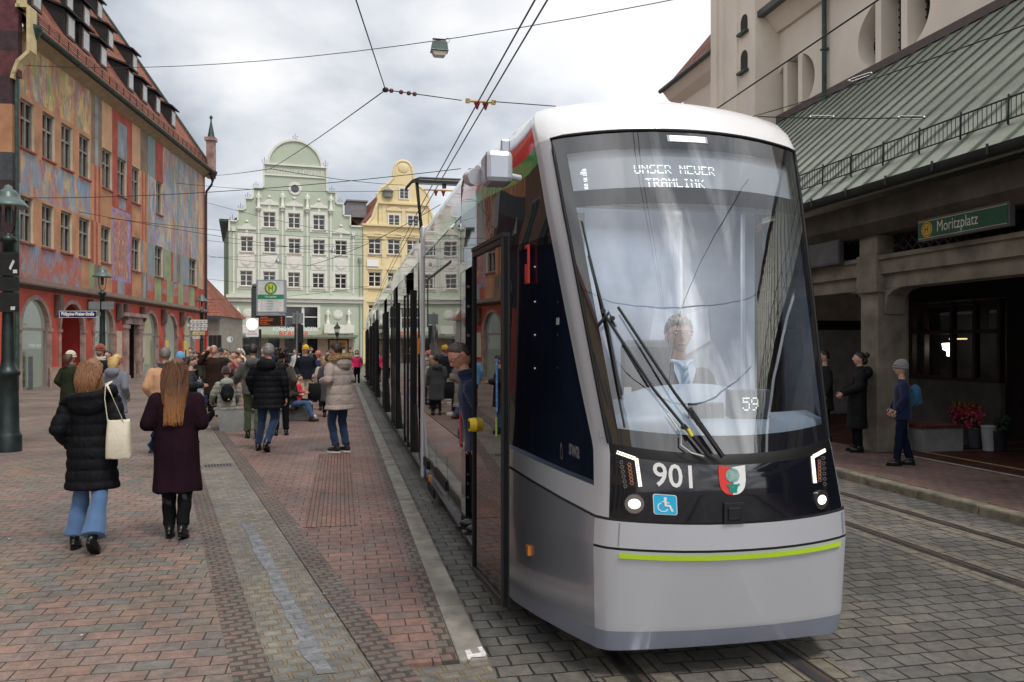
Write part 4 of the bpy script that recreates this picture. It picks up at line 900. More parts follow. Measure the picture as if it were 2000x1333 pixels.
def dormer(Y, r, w=1.25, h=1.21, run=3.0):
    u = (Y-LP.oy)/LP.dy + .0; y0, z0 = rf(r); b = HB(); zt = z0+h; k = .42
    xr = run; rt = (h)/(SL-k); y1, z1 = y0+rt, zt+k*rt
    for x, sg_ in ((u-w/2,-1),(u+w/2,1)): b.add([(x,y0,z0-.1),(x,y0,zt),(x,y1,z1),(x,y1,z1-.2)], [(0,1,2,3)], 0)
    b.add([(u-w/2-.15,y0-.22,zt-.02),(u+w/2+.15,y0-.22,zt-.02),(u+w/2+.15,y1+.1,z1+.06),(u-w/2-.15,y1+.1,z1+.06),(u-w/2-.15,y0-.22,zt+.08),(u+w/2+.15,y0-.22,zt+.08),(u+w/2+.15,y1+.1,z1+.16),(u-w/2-.15,y1+.1,z1+.16)], [(0,3,2,1),(0,1,5,4),(1,2,6,5),(3,0,4,7)], 0)
    b.add([(u-w/2-.15,y0-.22,zt+.085),(u+w/2+.15,y0-.22,zt+.085),(u+w/2+.15,y1+.1,z1+.165),(u-w/2-.15,y1+.1,z1+.165)], [(0,1,2,3)], 1)
    b.quad((u-w/2,y0,z0-.1),(u+w/2,y0,z0-.1),(u+w/2,y0,zt),(u-w/2,y0,zt),0)
    d = b.build('dormer', [SLATE, TLR], lh); b = HB(); b.box(u-.42,u+.42,y0-.07,y0-.01,z0+.02,zt-.12); w_ = b.build('frame', DW, d); b = HB(); b.box(u-.32,u+.32,y0-.085,y0-.071,z0+.12,zt-.22); b.build('pane', DG, d)
for Y in (35.6,39,40.7,42.9,46.8,49.1,51.5,54.6): dormer(Y, 1.2)
for Y in (41.5,44.6,46.8,50.3,54.4): dormer(Y, 3.6)
for Y in (45,48.5,51.8,54.9): dormer(Y, 6.0)
b = HB(); y0, z0 = rf(.32); x = .3
while x < U1: b.box(x,x+.03,y0-.02,y0+.02,z0,z0+.42); x += .95
for dz in (.1,.2,.3,.4): b.box(.1,U1,y0-.012,y0+.012,z0+dz,z0+dz+.018)
b.build('snow_guard', mat('rust iron', (.08,.04,.03), .7), lh)
# far gable verge with finial, near gable wall with curved coping, end walls
b = HB(); b.prism([(0.01,4.4),(.01,14.4),(-.75,14.6),(-.75,14.9),(RR-.62,14.9+SL*RR),(RR+.5,14.9+SL*RR),(RR+.5,4.4)], 'x', U1+.02, U1+.35, 0); b.prism([(0.012,4.4),(RR+.5,4.4),(RR+.5,0),(0.012,0)], 'x', U1+.03, U1+.35, 1); b.build('gable_wall', [mat('gable plaster', (.3,.1,.07), .8), REDW], lh)
b = HB(); b.prism([(-.72,14.75),(-.72,14.95),(RR-.6,14.95+SL*RR),(RR-.6,14.75+SL*RR)], 'x', U1+.0, U1+.45, 0); b.build('verge', GUT, lh)
b = HB(); b.box(U1-.15,U1+.45,-.75,-.2,14.3,17.0,0); b.box(U1-.25,U1+.55,-.85,-.1,17.0,17.25,0); b.lathe([(.28,17.25),(.06,18.4),(.05,18.6),(.14,18.75),(.001,18.95)],(U1+.15,-.48,0),8,1); b.build('pinnacle', [STN, GUT], lh)
fb = [(4.4,6.9,bN),(6.9,8.6,bN),(8.6,9.3,gB),(9.3,12.2,gB),(12.2,15.0-.6,oR)]
b = HB(); x0, x1 = -.35, -.02
for z0, z1, m in ((0,4.4,1),(4.4,6.3,3),(6.3,8.5,3),(8.5,9.6,2),(9.6,11.5,0),(11.5,12.6,3),(12.6,13.6,4),(13.6,14.4,3),(14.4,16,4)): b.box(x0,x1,-.02 if z0 < 12.6 else -.25,14,z0,z1,m)
b.box(x0,x1,.4,14,16,18.5,0)
b.build('front_gable', [MUR[oR], REDW, mat('fresco slate', (.07,.075,.085), .85, var=.2), mat('fresco dark purple', (.055,.028,.035), .85, var=.3), mat('fresco maroon', (.12,.035,.04), .85, var=.3)], lh)
b = HB(); cp = [(.0+.0,12.5),(-.04,12.7),(-.22,13.2),(-.62,13.6),(-.62,15.3),(-.25,15.3),(-.25,16.2),(.3,16.2),(.3,18.6)]
for (ya,za),(yb,zb) in zip(cp, cp[1:]):
    d = Vector((yb-ya, zb-za)).normalized()*.05; nrm = Vector((-d.y, d.x))*2.6; b.prism([(ya,za),(yb+d.x,zb+d.y),(yb+nrm.x+d.x,zb+nrm.y+d.y),(ya+nrm.x,za+nrm.y)], 'x', x0-.12, x1+.12)
b.build('coping', mat('cream coping', (.58,.48,.26), .8, var=.15), lh)
b = HB(); b.box(0,U1,9,9.2,0,14); b.build('rear_wall', REDW, lh)

# the street continues beside and behind the photographer: these fronts are what the tram's glossy flank and glass mirror
def side_house(label, x, y0, y1, h, c, ang=0, n=5):
    o = thing('town_house', label, 'house', (x, y0, 0), ang); L = y1-y0; m = mat('town plaster %.2f %.2f' % c[:2], c, .85); b = MB(); b.box(-9, 0, 0, L, 0, h); b.prism([(-9.4,h),(.4,h),(-4.5,h+5)], 'y', -.2, L+.2, 1); b.build('wall', [m, TLR], o)
    k = 0; y = 1.2
    while y < L-1.5:
        for f in range(int((h-4.5)//3.2)):
            b = MB(); z = 4.8+3.2*f; b.box(0,.04,y-.1,y+1.3,z-.1,z+1.9,0); b.box(.041,.06,y,y+.56,z,z+1.8,1); b.box(.041,.06,y+.64,y+1.2,z,z+1.8,1); b.build('window', [WFR, GLD], o)
        b = MB(); b.box(0,.05,y-.3,y+1.6,.4,3.0,0); b.box(.051,.07,y-.2,y+1.5,.5,2.9,1); b.build('shop_window', [WFR, GLD], o); y += 2.8
side_house('brown town house outside the picture at the left of the photographer', -19.0, -4, 22, 15, (.22,.13,.09))
side_house('ochre town house outside the picture behind the photographer on the left', -16.5, -32, -5, 14, (.42,.30,.16))
# ================================================= green gabled house
GP = Plane(-30.1, 87.0, rad(18.3))
gh = thing('green_gabled_house', 'pale green house with stepped gable, round top and white framed windows', 'house', (GP.ox, GP.oy, 0), GP.a)
GRN = mat('sage plaster', (.47,.53,.42), .85, var=.06, vs=.5); WHS = mat('white stucco', (.74,.73,.66), .8, var=.06, vs=2); GWIN = mat('far window glass', (.02,.025,.03), .06, bst=0, IOR=1.7)
g = GP.uz
def opening_wall(mb, outline_strips, holes, mi=0):
    """vertical strips (u0,u1,ztop) with rectangular holes cut out"""
    us = sorted({x for s_ in outline_strips for x in s_[:2]} | {x for h in holes for x in h[:2]})
    for u0, u1 in zip(us, us[1:]):
        um = (u0+u1)/2; top = [s_[2] for s_ in outline_strips if s_[0] < um < s_[1]]
        if not top: continue
        cuts = sorted([(h[2], h[3]) for h in holes if h[0] < um < h[1]]); z = 0
        for a, c in cuts+[(top[0], None)]:
            if a > z: mb.quad((u0,0,z),(u1,0,z),(u1,0,a),(u0,0,a), mi)
            z = c if c is not None else z
def far_window(par, u, z, w, h, fm, gm_, cross=True, depth=.25, trim=.0, tm=None):
    b = MB(); u0, u1, z0, z1 = u-w/2, u+w/2, z-h/2, z+h/2
    for a in ((u0,0),(u1,0)): b.quad((a[0],0,z0),(a[0],depth,z0),(a[0],depth,z1),(a[0],0,z1),1)
    b.quad((u0,0,z1),(u1,0,z1),(u1,depth,z1),(u0,depth,z1),1); b.quad((u0,0,z0),(u1,0,z0),(u1,depth,z0),(u0,depth,z0),1)
    d = depth-.08; t_ = .085
    for a, c in ((u0,u0+t_),(u1-t_,u1),(u-.06,u+.06)): b.box(a,c,d,depth,z0,z1)
    for a, c in ((z0,z0+t_),(z1-t_,z1),(z+.2*h,z+.2*h+.1)): b.box(u0,u1,d+.006,depth,a,c)
    b.box(u0,u1,d+.012,depth,z-.18*h,z-.18*h+.05); b.box(u0-.12,u1+.12,-.12,-.002,z0-.16,z0-.04,2)
    wn_ = b.build('window', [fm, tm or fm, mat('window sill grey', (.45,.40,.34), .7)], par); b = MB(); b.quad((u0,depth-.02,z0),(u1,depth-.02,z0),(u1,depth-.02,z1),(u0,depth-.02,z1)); b.build('pane', gm_, wn_)
wins = [(526,429),(574.5,431.6),(623,434.8),(482,477),(527,478.5),(575,481),(623,483),(666,484.5),(481,544),(526,545.5),(574,547),(622,549),(665.5,550)]
wp = [g(*q) for q in wins]; WW, WH = 1.27, 1.62
W_U = g(708,600)[0]
steps = [(446,463,433),(463,477.6,411),(477.6,493.5,389),(493.5,514,368),(514,639,322),(639,657,377),(657,671.5,400),(671.5,685,423.5),(685,708,444)]
strips = [(max(0, GP.u(a)), GP.u(c), GP.z((a+c)/2 if a > 514 else a+4, y)) for a, c, y in steps]; strips[4] = (GP.u(514), GP.u(639), GP.z(576, 325.5))
b = MB(); holes = [(u-WW/2, u+WW/2, z-WH/2, z+WH/2) for u, z in wp]
bigw = (GP.u(545), GP.u(620), GP.z(600,641), GP.z(600,600)); doors_ = [(GP.u(a), GP.u(c), 0, 3.1) for a, c in ((524,546),(556,590),(600,620))]; shop = (GP.u(464), GP.u(490), .9, 3.2); post_ = (GP.u(641), GP.u(681), .9, 3.3)
opening_wall(b, strips, holes+[bigw, shop]+doors_, 0)
# ground floor cladding is laid 4 mm proud
uc, za = g(576.5, 326); rad_ = (GP.u(628)-GP.u(525))/2; N = 24
b.add([(uc+rad_*cos(PI*i/N), 0, za+rad_*1.0*sin(PI*i/N)) for i in range(N+1)], [tuple(range(N+1))], 0)
b.build('facade', GRN, gh)
for u, z in wp: far_window(gh, u, z, WW, WH, WHS, GWIN)
b = MB()
for k in range(N):
    a0, a1 = PI*k/N, PI*(k+1)/N; b.prism([(uc+r*cos(a), za+r*sin(a)) for r, a in ((rad_-.05,a0),(rad_+.18,a0),(rad_+.18,a1),(rad_-.05,a1))], 'y', -.15, .5)
for (u0,u1,z), nx in zip(strips, strips[1:]+[None]):
    b.box(u0-.0,u1+.0,-.18,.5,z,z+.16)
for i, (u0,u1,z) in enumerate(strips):
    if i < 4: b.box(u0-.02,u0+.14,-.14,.5,(strips[i-1][2] if i else z-1.2)+.16,z)
    if i == 4: b.box(u0-.02,u0+.14,-.14,.5,strips[3][2]+.16,z); b.box(u1-.14,u1+.02,-.14,.5,strips[5][2]+.16,z)
    if 4 < i < 8: b.box(u1-.14,u1+.02,-.14,.5,strips[i+1][2]+.16,z)
z4 = strips[4][2]; b.box(strips[4][0]+.15,strips[4][1]-.15,-.12,0,z4-1.15,z4-1.0)
b.build('gable_coping', WHS, gh)
for (u, z), i in zip(wp, range(13)):
    b = MB()
    for x0, x1 in ((u-WW/2-.32,u-WW/2),(u+WW/2,u+WW/2+.32)): b.box(x0,x1,-.06,0,z-WH/2-.3,z+WH/2+.3)
    b.box(u-WW/2,u+WW/2,-.06,0,z+WH/2,z+WH/2+.3); b.box(u-WW/2,u+WW/2,-.06,0,z-WH/2-.3,z-WH/2)
    if i in (0,1,2,3,7):   # curved cornice with ball
        zt = z+WH/2+.75; P = [(u-.95,zt),(u+.95,zt)]+[(u+.95-1.9*k/12, zt+.25+.42*math.exp(-((k-6)/2.6)**2)) for k in range(13)]; b.prism(P, 'y', -.12, 0); b.ell((u,-.05,zt+.86),.17,6); b.box(u-.12,u+.12,-.05,0,z+WH/2+.29,zt+.02)
    b.build('window_surround', WHS, gh)
for px_, py_ in ((481,509),(526,511),(575,513),(623,515),(666,517)):
    u, z = g(px_, py_); b = MB(); b.box(u-.85,u+.85,-.04,0,z-.72,z+.72); 
    for r, y in ((.60,-.08),(.48,-.12),(.36,-.09)): b.cyl((u,0,z),(u,y,z),r,n=20)
    b.build('medallion', WHS, gh)
for px_, py_ in ((484.5,612),(660,615)):
    u, z = g(px_, py_); b = MB(); b.cyl((u,0,z),(u,-.08,z),.52,n=20); b.cyl((u,-.08,z),(u,-.14,z),.36,n=20); b.build('medallion', WHS, gh)
for px_, yt in ((456.4,452),(505,412),(551.6,413),(600,416),(646,418),(690,462)):
    u, zt = g(px_, yt); zb = GP.z(px_, 574); b = MB(); b.box(u-.09,u+.09,-.10,0,zb,zt); b.box(u-.18,u+.18,-.26,0,zt,zt+.4); b.build('pilaster', WHS, gh)
def statue(u, z, h, y=-.22):
    b = MB(); s_ = h/1.8; b.lathe([(.20,0),(.22,.06),(.17,.1),(.16,.5),(.14,.9),(.19,1.25),(.15,1.42),(.06,1.5)], (u,y,z), 10); b.M = None
    b.ell((u+.02,y,z+1.62*s_),(.085,.095,.12),6); b.tube([(u-.17,y,z+1.36*s_),(u-.24,y-.05,z+1.1*s_),(u-.05,y-.16,z+.98*s_)],.05,6); b.tube([(u+.17,y,z+1.36*s_),(u+.25,y-.04,z+1.08*s_),(u+.13,y-.12,z+.9*s_)],.05,6)
    b.box(u-.28,u+.28,y-.2,y+.2,z-.14,z-.0); o = b.build('statue', WHS, gh); return o
for px_, yb, h in ((505,406,1.7),(551.6,405,1.7),(600,408,1.7),(646,411,1.7),(464.5,630,2.0),(640,633,2.0),(681,633,2.0)):
    u, z = g(px_, yb); statue(u, z, 1.75)
for px_, yb in ((576.5,275),(516.5,321),(636,327),(500,368),(484,389),(470,411),(454,433),(648,377),(664,400)):
    u, z = g(px_, yb); b = MB(); b.tube([(u,0,z),(u,0,z+.75)],.025,5)
    for s_ in (-1,1): b.tube([(u,0,z+.12),(u+s_*.2,0,z+.2),(u+s_*.28,0,z+.42),(u+s_*.18,0,z+.5),(u+s_*.14,0,z+.38)],.022,5)
    b.build('finial', mat('iron finial', (.05,.05,.055), .6, bst=0), gh)
u, z = g(576, 369); b = MB(); b.cyl((u,-.1,z),(u,0,z),.68,.72,24); o_ = b.build('round_window', WHS, gh); b = MB(); b.cyl((u,-.13,z),(u,-.101,z),.42,n=20); b.build('pane', GWIN, o_)
b = MB(); zc_ = GP.z(575,584); b.box(-.25,W_U+.1,-.45,0,zc_,zc_+.32); b.box(-.15,W_U,-.25,0,zc_-.4,zc_-.001); b.build('cornice', WHS, gh)
b = MB(); text_mb(b, 'CAPITOLLICHTSPIELE', .5, frameM(((strips[4][0]+strips[4][1])/2, -.02, z4-.82), (1,0,0), (0,0,1)), wid=6.0, bold=.01); b.build('lettering', WHS, gh)
b = MB(); text_mb(b, 'KÖNIG VON FLANDERN', .42, frameM((GP.u(576), -1.3, GP.z(576,647)), (1,0,0), (0,0,1)), wid=4.7, bold=.015); b.build('lettering', WLET, gh)
b = MB(); text_mb(b, 'REALTOL', .48, frameM((GP.u(574), -1.3, GP.z(574,656.5)), (1,0,0), (0,0,1)), wid=3.2, bold=.025); b.build('lettering', SRED, gh)
# balconies, big window, canopy, entrances
for a, c in ((455,502),(632,690)):
    u0, u1, z0, z1 = GP.u(a), GP.u(c), GP.z(a,651), GP.z(a,635); b = MB(); b.box(u0,u1,-.9,-.82,z0,z1); b.box(u0,u0+.08,-.82,0,z0,z1); b.box(u1-.08,u1,-.82,0,z0,z1)
    x = u0
    while x < u1: b.box(x,x+.05,-.93,-.9,z0+.03,z1-.03); x += .18
    b.build('balcony', WHS, gh)
u0,u1,z0,z1 = bigw; b = MB(); um = u0+(u1-u0)*.62; b.box(u0-.25,u1+.3,-.06,0,z1,z1+.25); b.box(u1,u1+.3,-.06,0,z0,z1); b.box(um-.15,um+.15,.05,.3,z0,z1); b.box(u0,u1,.2,.24,z0+.5*(z1-z0),z0+.55*(z1-z0)); 
bw = b.build('wide_window', WHS, gh); b = MB(); b.quad((u0,.3,z0),(u1,.3,z0),(u1,.3,z1),(u0,.3,z1)); b.build('pane', GWIN, bw)
PNK = mat('pinkish stone cladding', (.46,.34,.25), .7, var=.12, vs=1.5)
b = MB(); zc2 = GP.z(575,659); b.box(-.3,GP.u(694),-2.4,0,zc2,zc2+.22,0); b.box(-.1,GP.u(692),-2.2,-.0,zc2-.14,zc2-.001,1); b.build('canopy', [mat('canopy green edge', (.22,.26,.2), .7), mat('canopy cream', (.62,.55,.42), .7)], gh)
b = MB(); e = sorted(doors_+[shop, post_]); u = GP.u(452)
for h in e+[(GP.u(690),0)]: b = MB(); b.box(u,h[0],-.03,-.004,0,3.35); b.build('cladding', PNK, gh); u = h[1]
for h in (shop, post_): b = MB(); b.box(h[0],h[1],-.03,-.004,0,.9); b.build('cladding', PNK, gh)
b = MB(); b.box(.5,W_U-.3,1.2,1.25,0,3.4); b.build('foyer', SHDK, gh)
for h in doors_:
    b = MB(); b.box(h[0],h[1],.5,.56,0,3.1); b.box(h[0]+.1,h[1]-.1,.44,.5,1.1,1.18,1); b.build('entrance_door', [GWIN, METL], gh)
b = MB(); u0,u1,z0,z1 = shop
for a,c,e0,e1 in ((u0,u0+.1,z0,z1),(u1-.1,u1,z0,z1),(u0,u1,z0,z0+.1),(u0,u1,z1-.1,z1),(u0,u1,(z0+z1)/2-.03,(z0+z1)/2+.06)): b.box(a,c,-.05-.01*(e1-e0>1),-.001,e0,e1)
sh_ = b.build('shop_window', mat('yellow frame', (.6,.52,.05), .6), gh); b = MB(); b.quad((u0,.05,z0),(u1,.05,z0),(u1,.05,z1),(u0,.05,z1)); b.build('pane', GWIN, sh_)
b = MB(); u0,u1,z0,z1 = post_; b.box(u0,u1,-.06,-.02,z0,z1,0); b.box(u0+.15,u1-.15,-.075,-.061,z0+.1,z1-.65,1)
for i in range(4):
    for j in range(3): b.box(u0+.4+.38*i,u0+.7+.38*i,-.085,-.076,z0+.35+.4*j,z0+.65+.4*j,2+(i+j)%3)
b.build('poster_case', [SHDK, mat('poster ochre', (.45,.30,.10), .7), WLET, mat('poster dark', (.1,.06,.06), .7), mat('poster red', (.4,.1,.07), .7)], gh)
# side wall and roof body
b = MB(); zl = strips[0][2]; zr = strips[-1][2]
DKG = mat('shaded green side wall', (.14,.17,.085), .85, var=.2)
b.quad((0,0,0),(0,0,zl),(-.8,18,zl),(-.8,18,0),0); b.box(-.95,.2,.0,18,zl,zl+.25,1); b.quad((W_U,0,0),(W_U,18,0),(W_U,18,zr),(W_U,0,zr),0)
b.add([(.1,.5,zl),(W_U/2,.5,strips[4][2]-1),(W_U,.5,zr),(.1,18,zl),(W_U/2,18,strips[4][2]-1),(W_U,18,zr)], [(0,1,4,3),(1,2,5,4),(3,4,5)], 2)
b.add([(u0_,.012,z_) for u0_, z_ in ((0,0),(W_U,0))]+[(W_U,.5,zr),(0,.5,zl)], [], 0)
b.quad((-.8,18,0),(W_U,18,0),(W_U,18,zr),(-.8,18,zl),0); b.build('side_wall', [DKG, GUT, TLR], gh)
b = MB(); u, z = g(476+0, 0); x = GP.u(703); b.tube([(x,-.12,GP.z(703,512)),(x,-.12,0)],.07,6); b.lathe([(.08,0),(.22,.4),(.22,.55)],(x,-.2,GP.z(703,514)),8); b.build('downpipe', mat('pale green pipe', (.35,.45,.33), .6), gh)
# ================================================= yellow house
YPX = 708.0; y0u = GP.u(708)+.05
yo = Vector((GP.ox+GP.dx*y0u, GP.oy+GP.dy*y0u, 0)); YP = Plane(yo.x, yo.y, GP.a)
yh = thing('yellow_gabled_house', 'yellow house with curved volute gable and white windows beside the green one', 'house', yo, GP.a)
YEL = mat('yellow plaster', (.78,.64,.36), .85, var=.06, vs=.5); CRM = mat('cream stucco', (.76,.64,.38), .8, var=.06); g = YP.uz
yw = [(769.5,431.6),(806.5,433),(732,481.6),(769.5,482.7),(806.5,484),(844,485),(789,378.7),(732,546),(769.5,547),(806.5,548),(732,610),(769.5,611)]
wp = [g(*q) for q in yw]; YW = (1.4,1.65)
b = MB(); Z4 = YP.z(770,444); UE = YP.u(880)
opening_wall(b, [(0,UE,Z4)], [(u-.7,u+.7,z-.82,z+.82) for (u, z), q in zip(wp, yw) if q[1] > 444], 0)
# gable outline (both sides mirrored about the middle)
uc = YP.u(788); prof = [(709,444),(716,439),(728,425),(735,405),(740,392),(737,380),(745,368),(758,360),(768,348),(769,340),(771,330)]
L = [(YP.u(a), YP.z(a,c)) for a, c in prof]; Rr = [(2*uc-u, z) for u, z in reversed(L)]; ra = uc-L[-1][0]; archp = [(uc-ra*cos(PI*i/12), L[-1][1]+ra*.95*sin(PI*i/12)) for i in range(1, 12)]
out = L+archp+Rr
yy = [(a, z) for a, z in out]
for (ua,za_),(ub,zb_) in zip(out, out[1:]):
    if ub > ua+.01: b.quad((ua,0,Z4),(ub,0,Z4),(ub,0,max(zb_,Z4)),(ua,0,max(za_,Z4)),0)
b.build('facade', YEL, yh)
b = MB()
for (ua,za_),(ub,zb_) in zip(out, out[1:]): b.tube([(ua,.1,za_),(ub,.1,zb_)],.2,6)
b.box(-.1,UE,-.35,0,Z4,Z4+.22); b.box(0,UE,-.15,0,Z4-1.0,Z4-.85); zb2 = YP.z(770,400); b.box(YP.u(739),2*uc-YP.u(739),-.3,0,zb2,zb2+.2); zb3 = YP.z(770,565); b.box(0,UE,-.2,0,zb3,zb3+.2)
for px_ in (714,750,788,826): u = YP.u(px_); b.box(u-.25,u+.25,-.08,0,4,Z4-1.0)
for px_ in (750,788,826): u = YP.u(px_); b.box(u-.2,u+.2,-.08,0,Z4+.22,zb2)
b.build('gable_trim', CRM, yh)
for (u, z), q in zip(wp, yw):
    if q[1] > 395: b = MB(); b.prism([(u-.9,z+1.1),(u+.9,z+1.1)]+[(u+.9-1.8*k/8, z+1.25+.35*sin(PI*k/8)) for k in range(9)], 'y', -.15, 0); b.build('window_cap', CRM, yh)
b = MB(); b.ell((uc,-.02,L[-1][1]+.15),(.62,.10,.55),8); b.build('shell_ornament', CRM, yh)
for (u, z), q in zip(wp, yw):
    if q[1] > 444: far_window(yh, u, z, 1.4, 1.64, WHS, GWIN, tm=CRM)
    else:
        b = MB(); w_, h_ = (1.25,1.3) if q[1] > 395 else (1.0,1.1)
        b.box(u-w_/2-.12,u+w_/2+.12,-.10,-.0,z-h_/2-.12,z+h_/2+.12)
        wn_ = b.build('window', WHS, yh); b = MB()
        for i in (-1,1):
            for j in (-1,0,1): b.box(u+i*w_*.25-w_*.2,u+i*w_*.25+w_*.2,-.12,-.101,z+j*h_*.33-h_*.14,z+j*h_*.33+h_*.14)
        b.build('pane', GWIN, wn_)
b = MB(); zr_ = Z4; b.add([(0,.3,zr_),(uc,.3,L[-1][1]-.5),(2*uc,.3,zr_),(0,20,zr_),(uc,20,L[-1][1]-.5),(2*uc,20,zr_)], [(0,1,4,3),(1,2,5,4)], 0); b.box(.05,UE,.3,20,0,zr_-.05,1); b.build('roof', [TLR, YEL], yh)
b = MB(); u, z = g(757,378); b.lathe([(.5,-.5),(.6,-.3),(.5,.1),(.7,.2),(.3,.5),(.05,.7)],(u,-.1,z),10); b.build('urn', mat('grey green urn', (.25,.28,.24), .8), yh)
b = MB(); u, z = g(727.5,514.5); b.box(u-.65,u+.65,-.25,-.2,z-.38,z+.38); b.build('sign_board', WLET, yh)
# roof lumps between the two houses
b = MB(); p0 = at(672,108,411); o = thing('rear_house', 'brown roofed house with grey dormers just behind the yellow house gable', 'house', (p0.x-1,112,0), GP.a)
b.box(0,9,0,14,0,20,0); b.prism([(1.5,19.5),(9.4,19.5),(7,23.5),(6,24.2)], 'y', -.3,14.3,1); o2 = b.build('wall', [mat('grey render', (.25,.24,.23), .8), mat('brown roof', (.2,.085,.06), .85, var=.2)], o)
b = MB(); b.box(.5,3.0,-1.5,2,19.5,21.6); b.box(.3,3.2,-1.8,2,21.6,21.8); b.build('dormer', mat('zinc dormer', (.22,.22,.23), .6, .3), o)
# ================================================= low house with red roof left of the green one
a0 = at(396, 74, 660); lo_ = thing('low_house', 'low grey house with steep red roof between frescoed and green houses', 'house', (a0.x, 74, 0), rad(4))
b = MB(); b.box(-8,1.5,0,8,0,at(0,74,618).z); b.build('wall', mat('grey beige render', (.30,.27,.23), .85, var=.15), lo_)
b = MB(); ze = at(0,74,618).z; RTB = mat('plain red tiles', (.42,.13,.075), .85, var=.2, vs=3); b.add([(-9,-.5,ze),(1.75,-.5,ze),(-2.6,4,ze+5.6),(-9,4,ze+5.6),(1.75,8.5,ze),(-9,8.5,ze)], [(0,1,2,3),(1,4,2),(4,5,3,2),(0,5,4,1)]); r__ = b.build('roof', brickmat('far red tiles', (.33,.12,.08), (.26,.09,.06), (.12,.04,.03), .3, .25, .02, bd=.02), lo_); 
b = MB(); b.box(-9,1.75,-.62,-.5,ze-.3,ze-.02); b.build('gutter', mat('dark zinc', (.06,.065,.07), .5), lo_)
b = MB(); u0 = (at(408,74,650)-a0).x; u1 = (at(432,74,650)-a0).x; z0, z1 = at(0,74,684).z, at(0,74,656).z; b.box(u0,u1,-.1,-.0,z0-.05,z1+.05,0)
w_ = b.build('window', mat('dark frame', (.05,.05,.05), .6, bst=0), lo_); b = MB()
for i in range(3): b.box(u0+.05+i*(u1-u0)/3,u0+(i+1)*(u1-u0)/3-.05,-.115,-.101,z0,z1)
b.build('pane', GWIN, w_)
# ================================================= church and arcade on the right
CRW = mat('church plaster', (.84,.76,.66), .9, var=.07, vs=.6, bs=30, bst=.2); CRT = mat('church tile brown', (.36,.13,.08), .85, var=.25, vs=3)
ch = thing('church', 'cream rendered church with oval windows, slim buttress tower and red tiled roof', 'church', S2W(14, 12, 0), A)
CT = 12.0; CM = Matrix.Translation((-14, -CT, 0))
def CB(): b = MB(); b.M = CM; return b
def st(px, s): q = (px-1000)/F; return s*(ca-q*sa)/(q*ca+sa)          # along t of pixel column on plane s
def zt(px, py, s): t = st(px, s); return CH+(HZ-py)*(s*sa+t*ca)/F
CS = 14.0
# oval three-light windows cut into the wall
ov = []
for pc, yc_, wpx, hpx in ((1551,166,39,62),(1750,52,66,88)):
    t0, t1 = st(pc-wpx, CS), st(pc+wpx, CS); ov.append(((t0+t1)/2, zt(pc, yc_, CS), abs(t0-t1)/2, None))
c1 = ((st(1512,CS)+st(1590,CS))/2, zt(1552,167,CS), 1.2, .95)
c2 = ((st(1676,CS)+st(1816,CS))/2, zt(1745,48,CS), 1.42, 1.0)
DPW = .55; TEND = st(1470, CS)
ZW = 22.0; ZR = zt(1560,195,CS) 
b = CB(); ovs = sorted([c1, c2]); u = 2.0
for tc_, zc_, rt, rz in ovs:
    b.quad((CS,u,0),(CS,tc_-rt,0),(CS,tc_-rt,ZW),(CS,u,ZW)); N = 28
    for i in range(N):
        a0, a1 = PI*i/N, PI*(i+1)/N; xa, xb = tc_-rt*cos(a0), tc_-rt*cos(a1)
        za, zb = zc_+rz*sin(a0), zc_+rz*sin(a1); b.quad((CS,xa,za),(CS,xb,zb),(CS,xb,ZW),(CS,xa,ZW))
        za2, zb2 = zc_-rz*sin(a0), zc_-rz*sin(a1); b.quad((CS,xa,0),(CS,xb,0),(CS,xb,zb2),(CS,xa,za2))
        b.add([(CS,xa,za),(CS,xb,zb),(CS+DPW,xb,zb),(CS+DPW,xa,za)],[(0,1,2,3)],0,True); b.add([(CS,xa,za2),(CS,xb,zb2),(CS+DPW,xb,zb2),(CS+DPW,xa,za2)],[(0,1,2,3)],0,True)
    u = tc_+rt
b.quad((CS,u,0),(CS,TEND,0),(CS,TEND,ZW),(CS,u,ZW)); b.quad((CS,TEND,0),(CS+9,TEND,0),(CS+9,TEND,ZW),(CS,TEND,ZW)); b.build('nave_wall', CRW, ch)
for tc_, zc_, rt, rz in ovs:
    b = CB()
    for k in (-1, 1): b.box(CS-.02,CS+DPW,tc_+k*rt*.36-.12,tc_+k*rt*.36+.12,zc_-rz*.93,zc_+rz*.93)
    w = b.build('window', CRW, ch); b = CB(); b.quad((CS+DPW-.02,tc_-rt,zc_-rz),(CS+DPW-.02,tc_+rt,zc_-rz),(CS+DPW-.02,tc_+rt,zc_+rz),(CS+DPW-.02,tc_-rt,zc_+rz),0)
    for i in range(11): z = zc_-rz+2*rz*i/10; b.box(CS+DPW-.06,CS+DPW-.021,tc_-rt,tc_+rt,z-.02,z+.02,1)
    for i in range(13): t = tc_-rt+2*rt*i/12; b.box(CS+DPW-.055,CS+DPW-.0215,t-.012,t+.012,zc_-rz,zc_+rz,1)
    b.build('leaded_pane', [mat('leaded glass', (.03,.033,.038), .25, bst=.3, bs=30), mat('lead bar', (.02,.02,.022), .5, bst=0)], w)
# nave roof piece: starts beyond the pipe at px ~1500..
tE = st(1612, CS); ze_ = zt(1500, 42, CS)
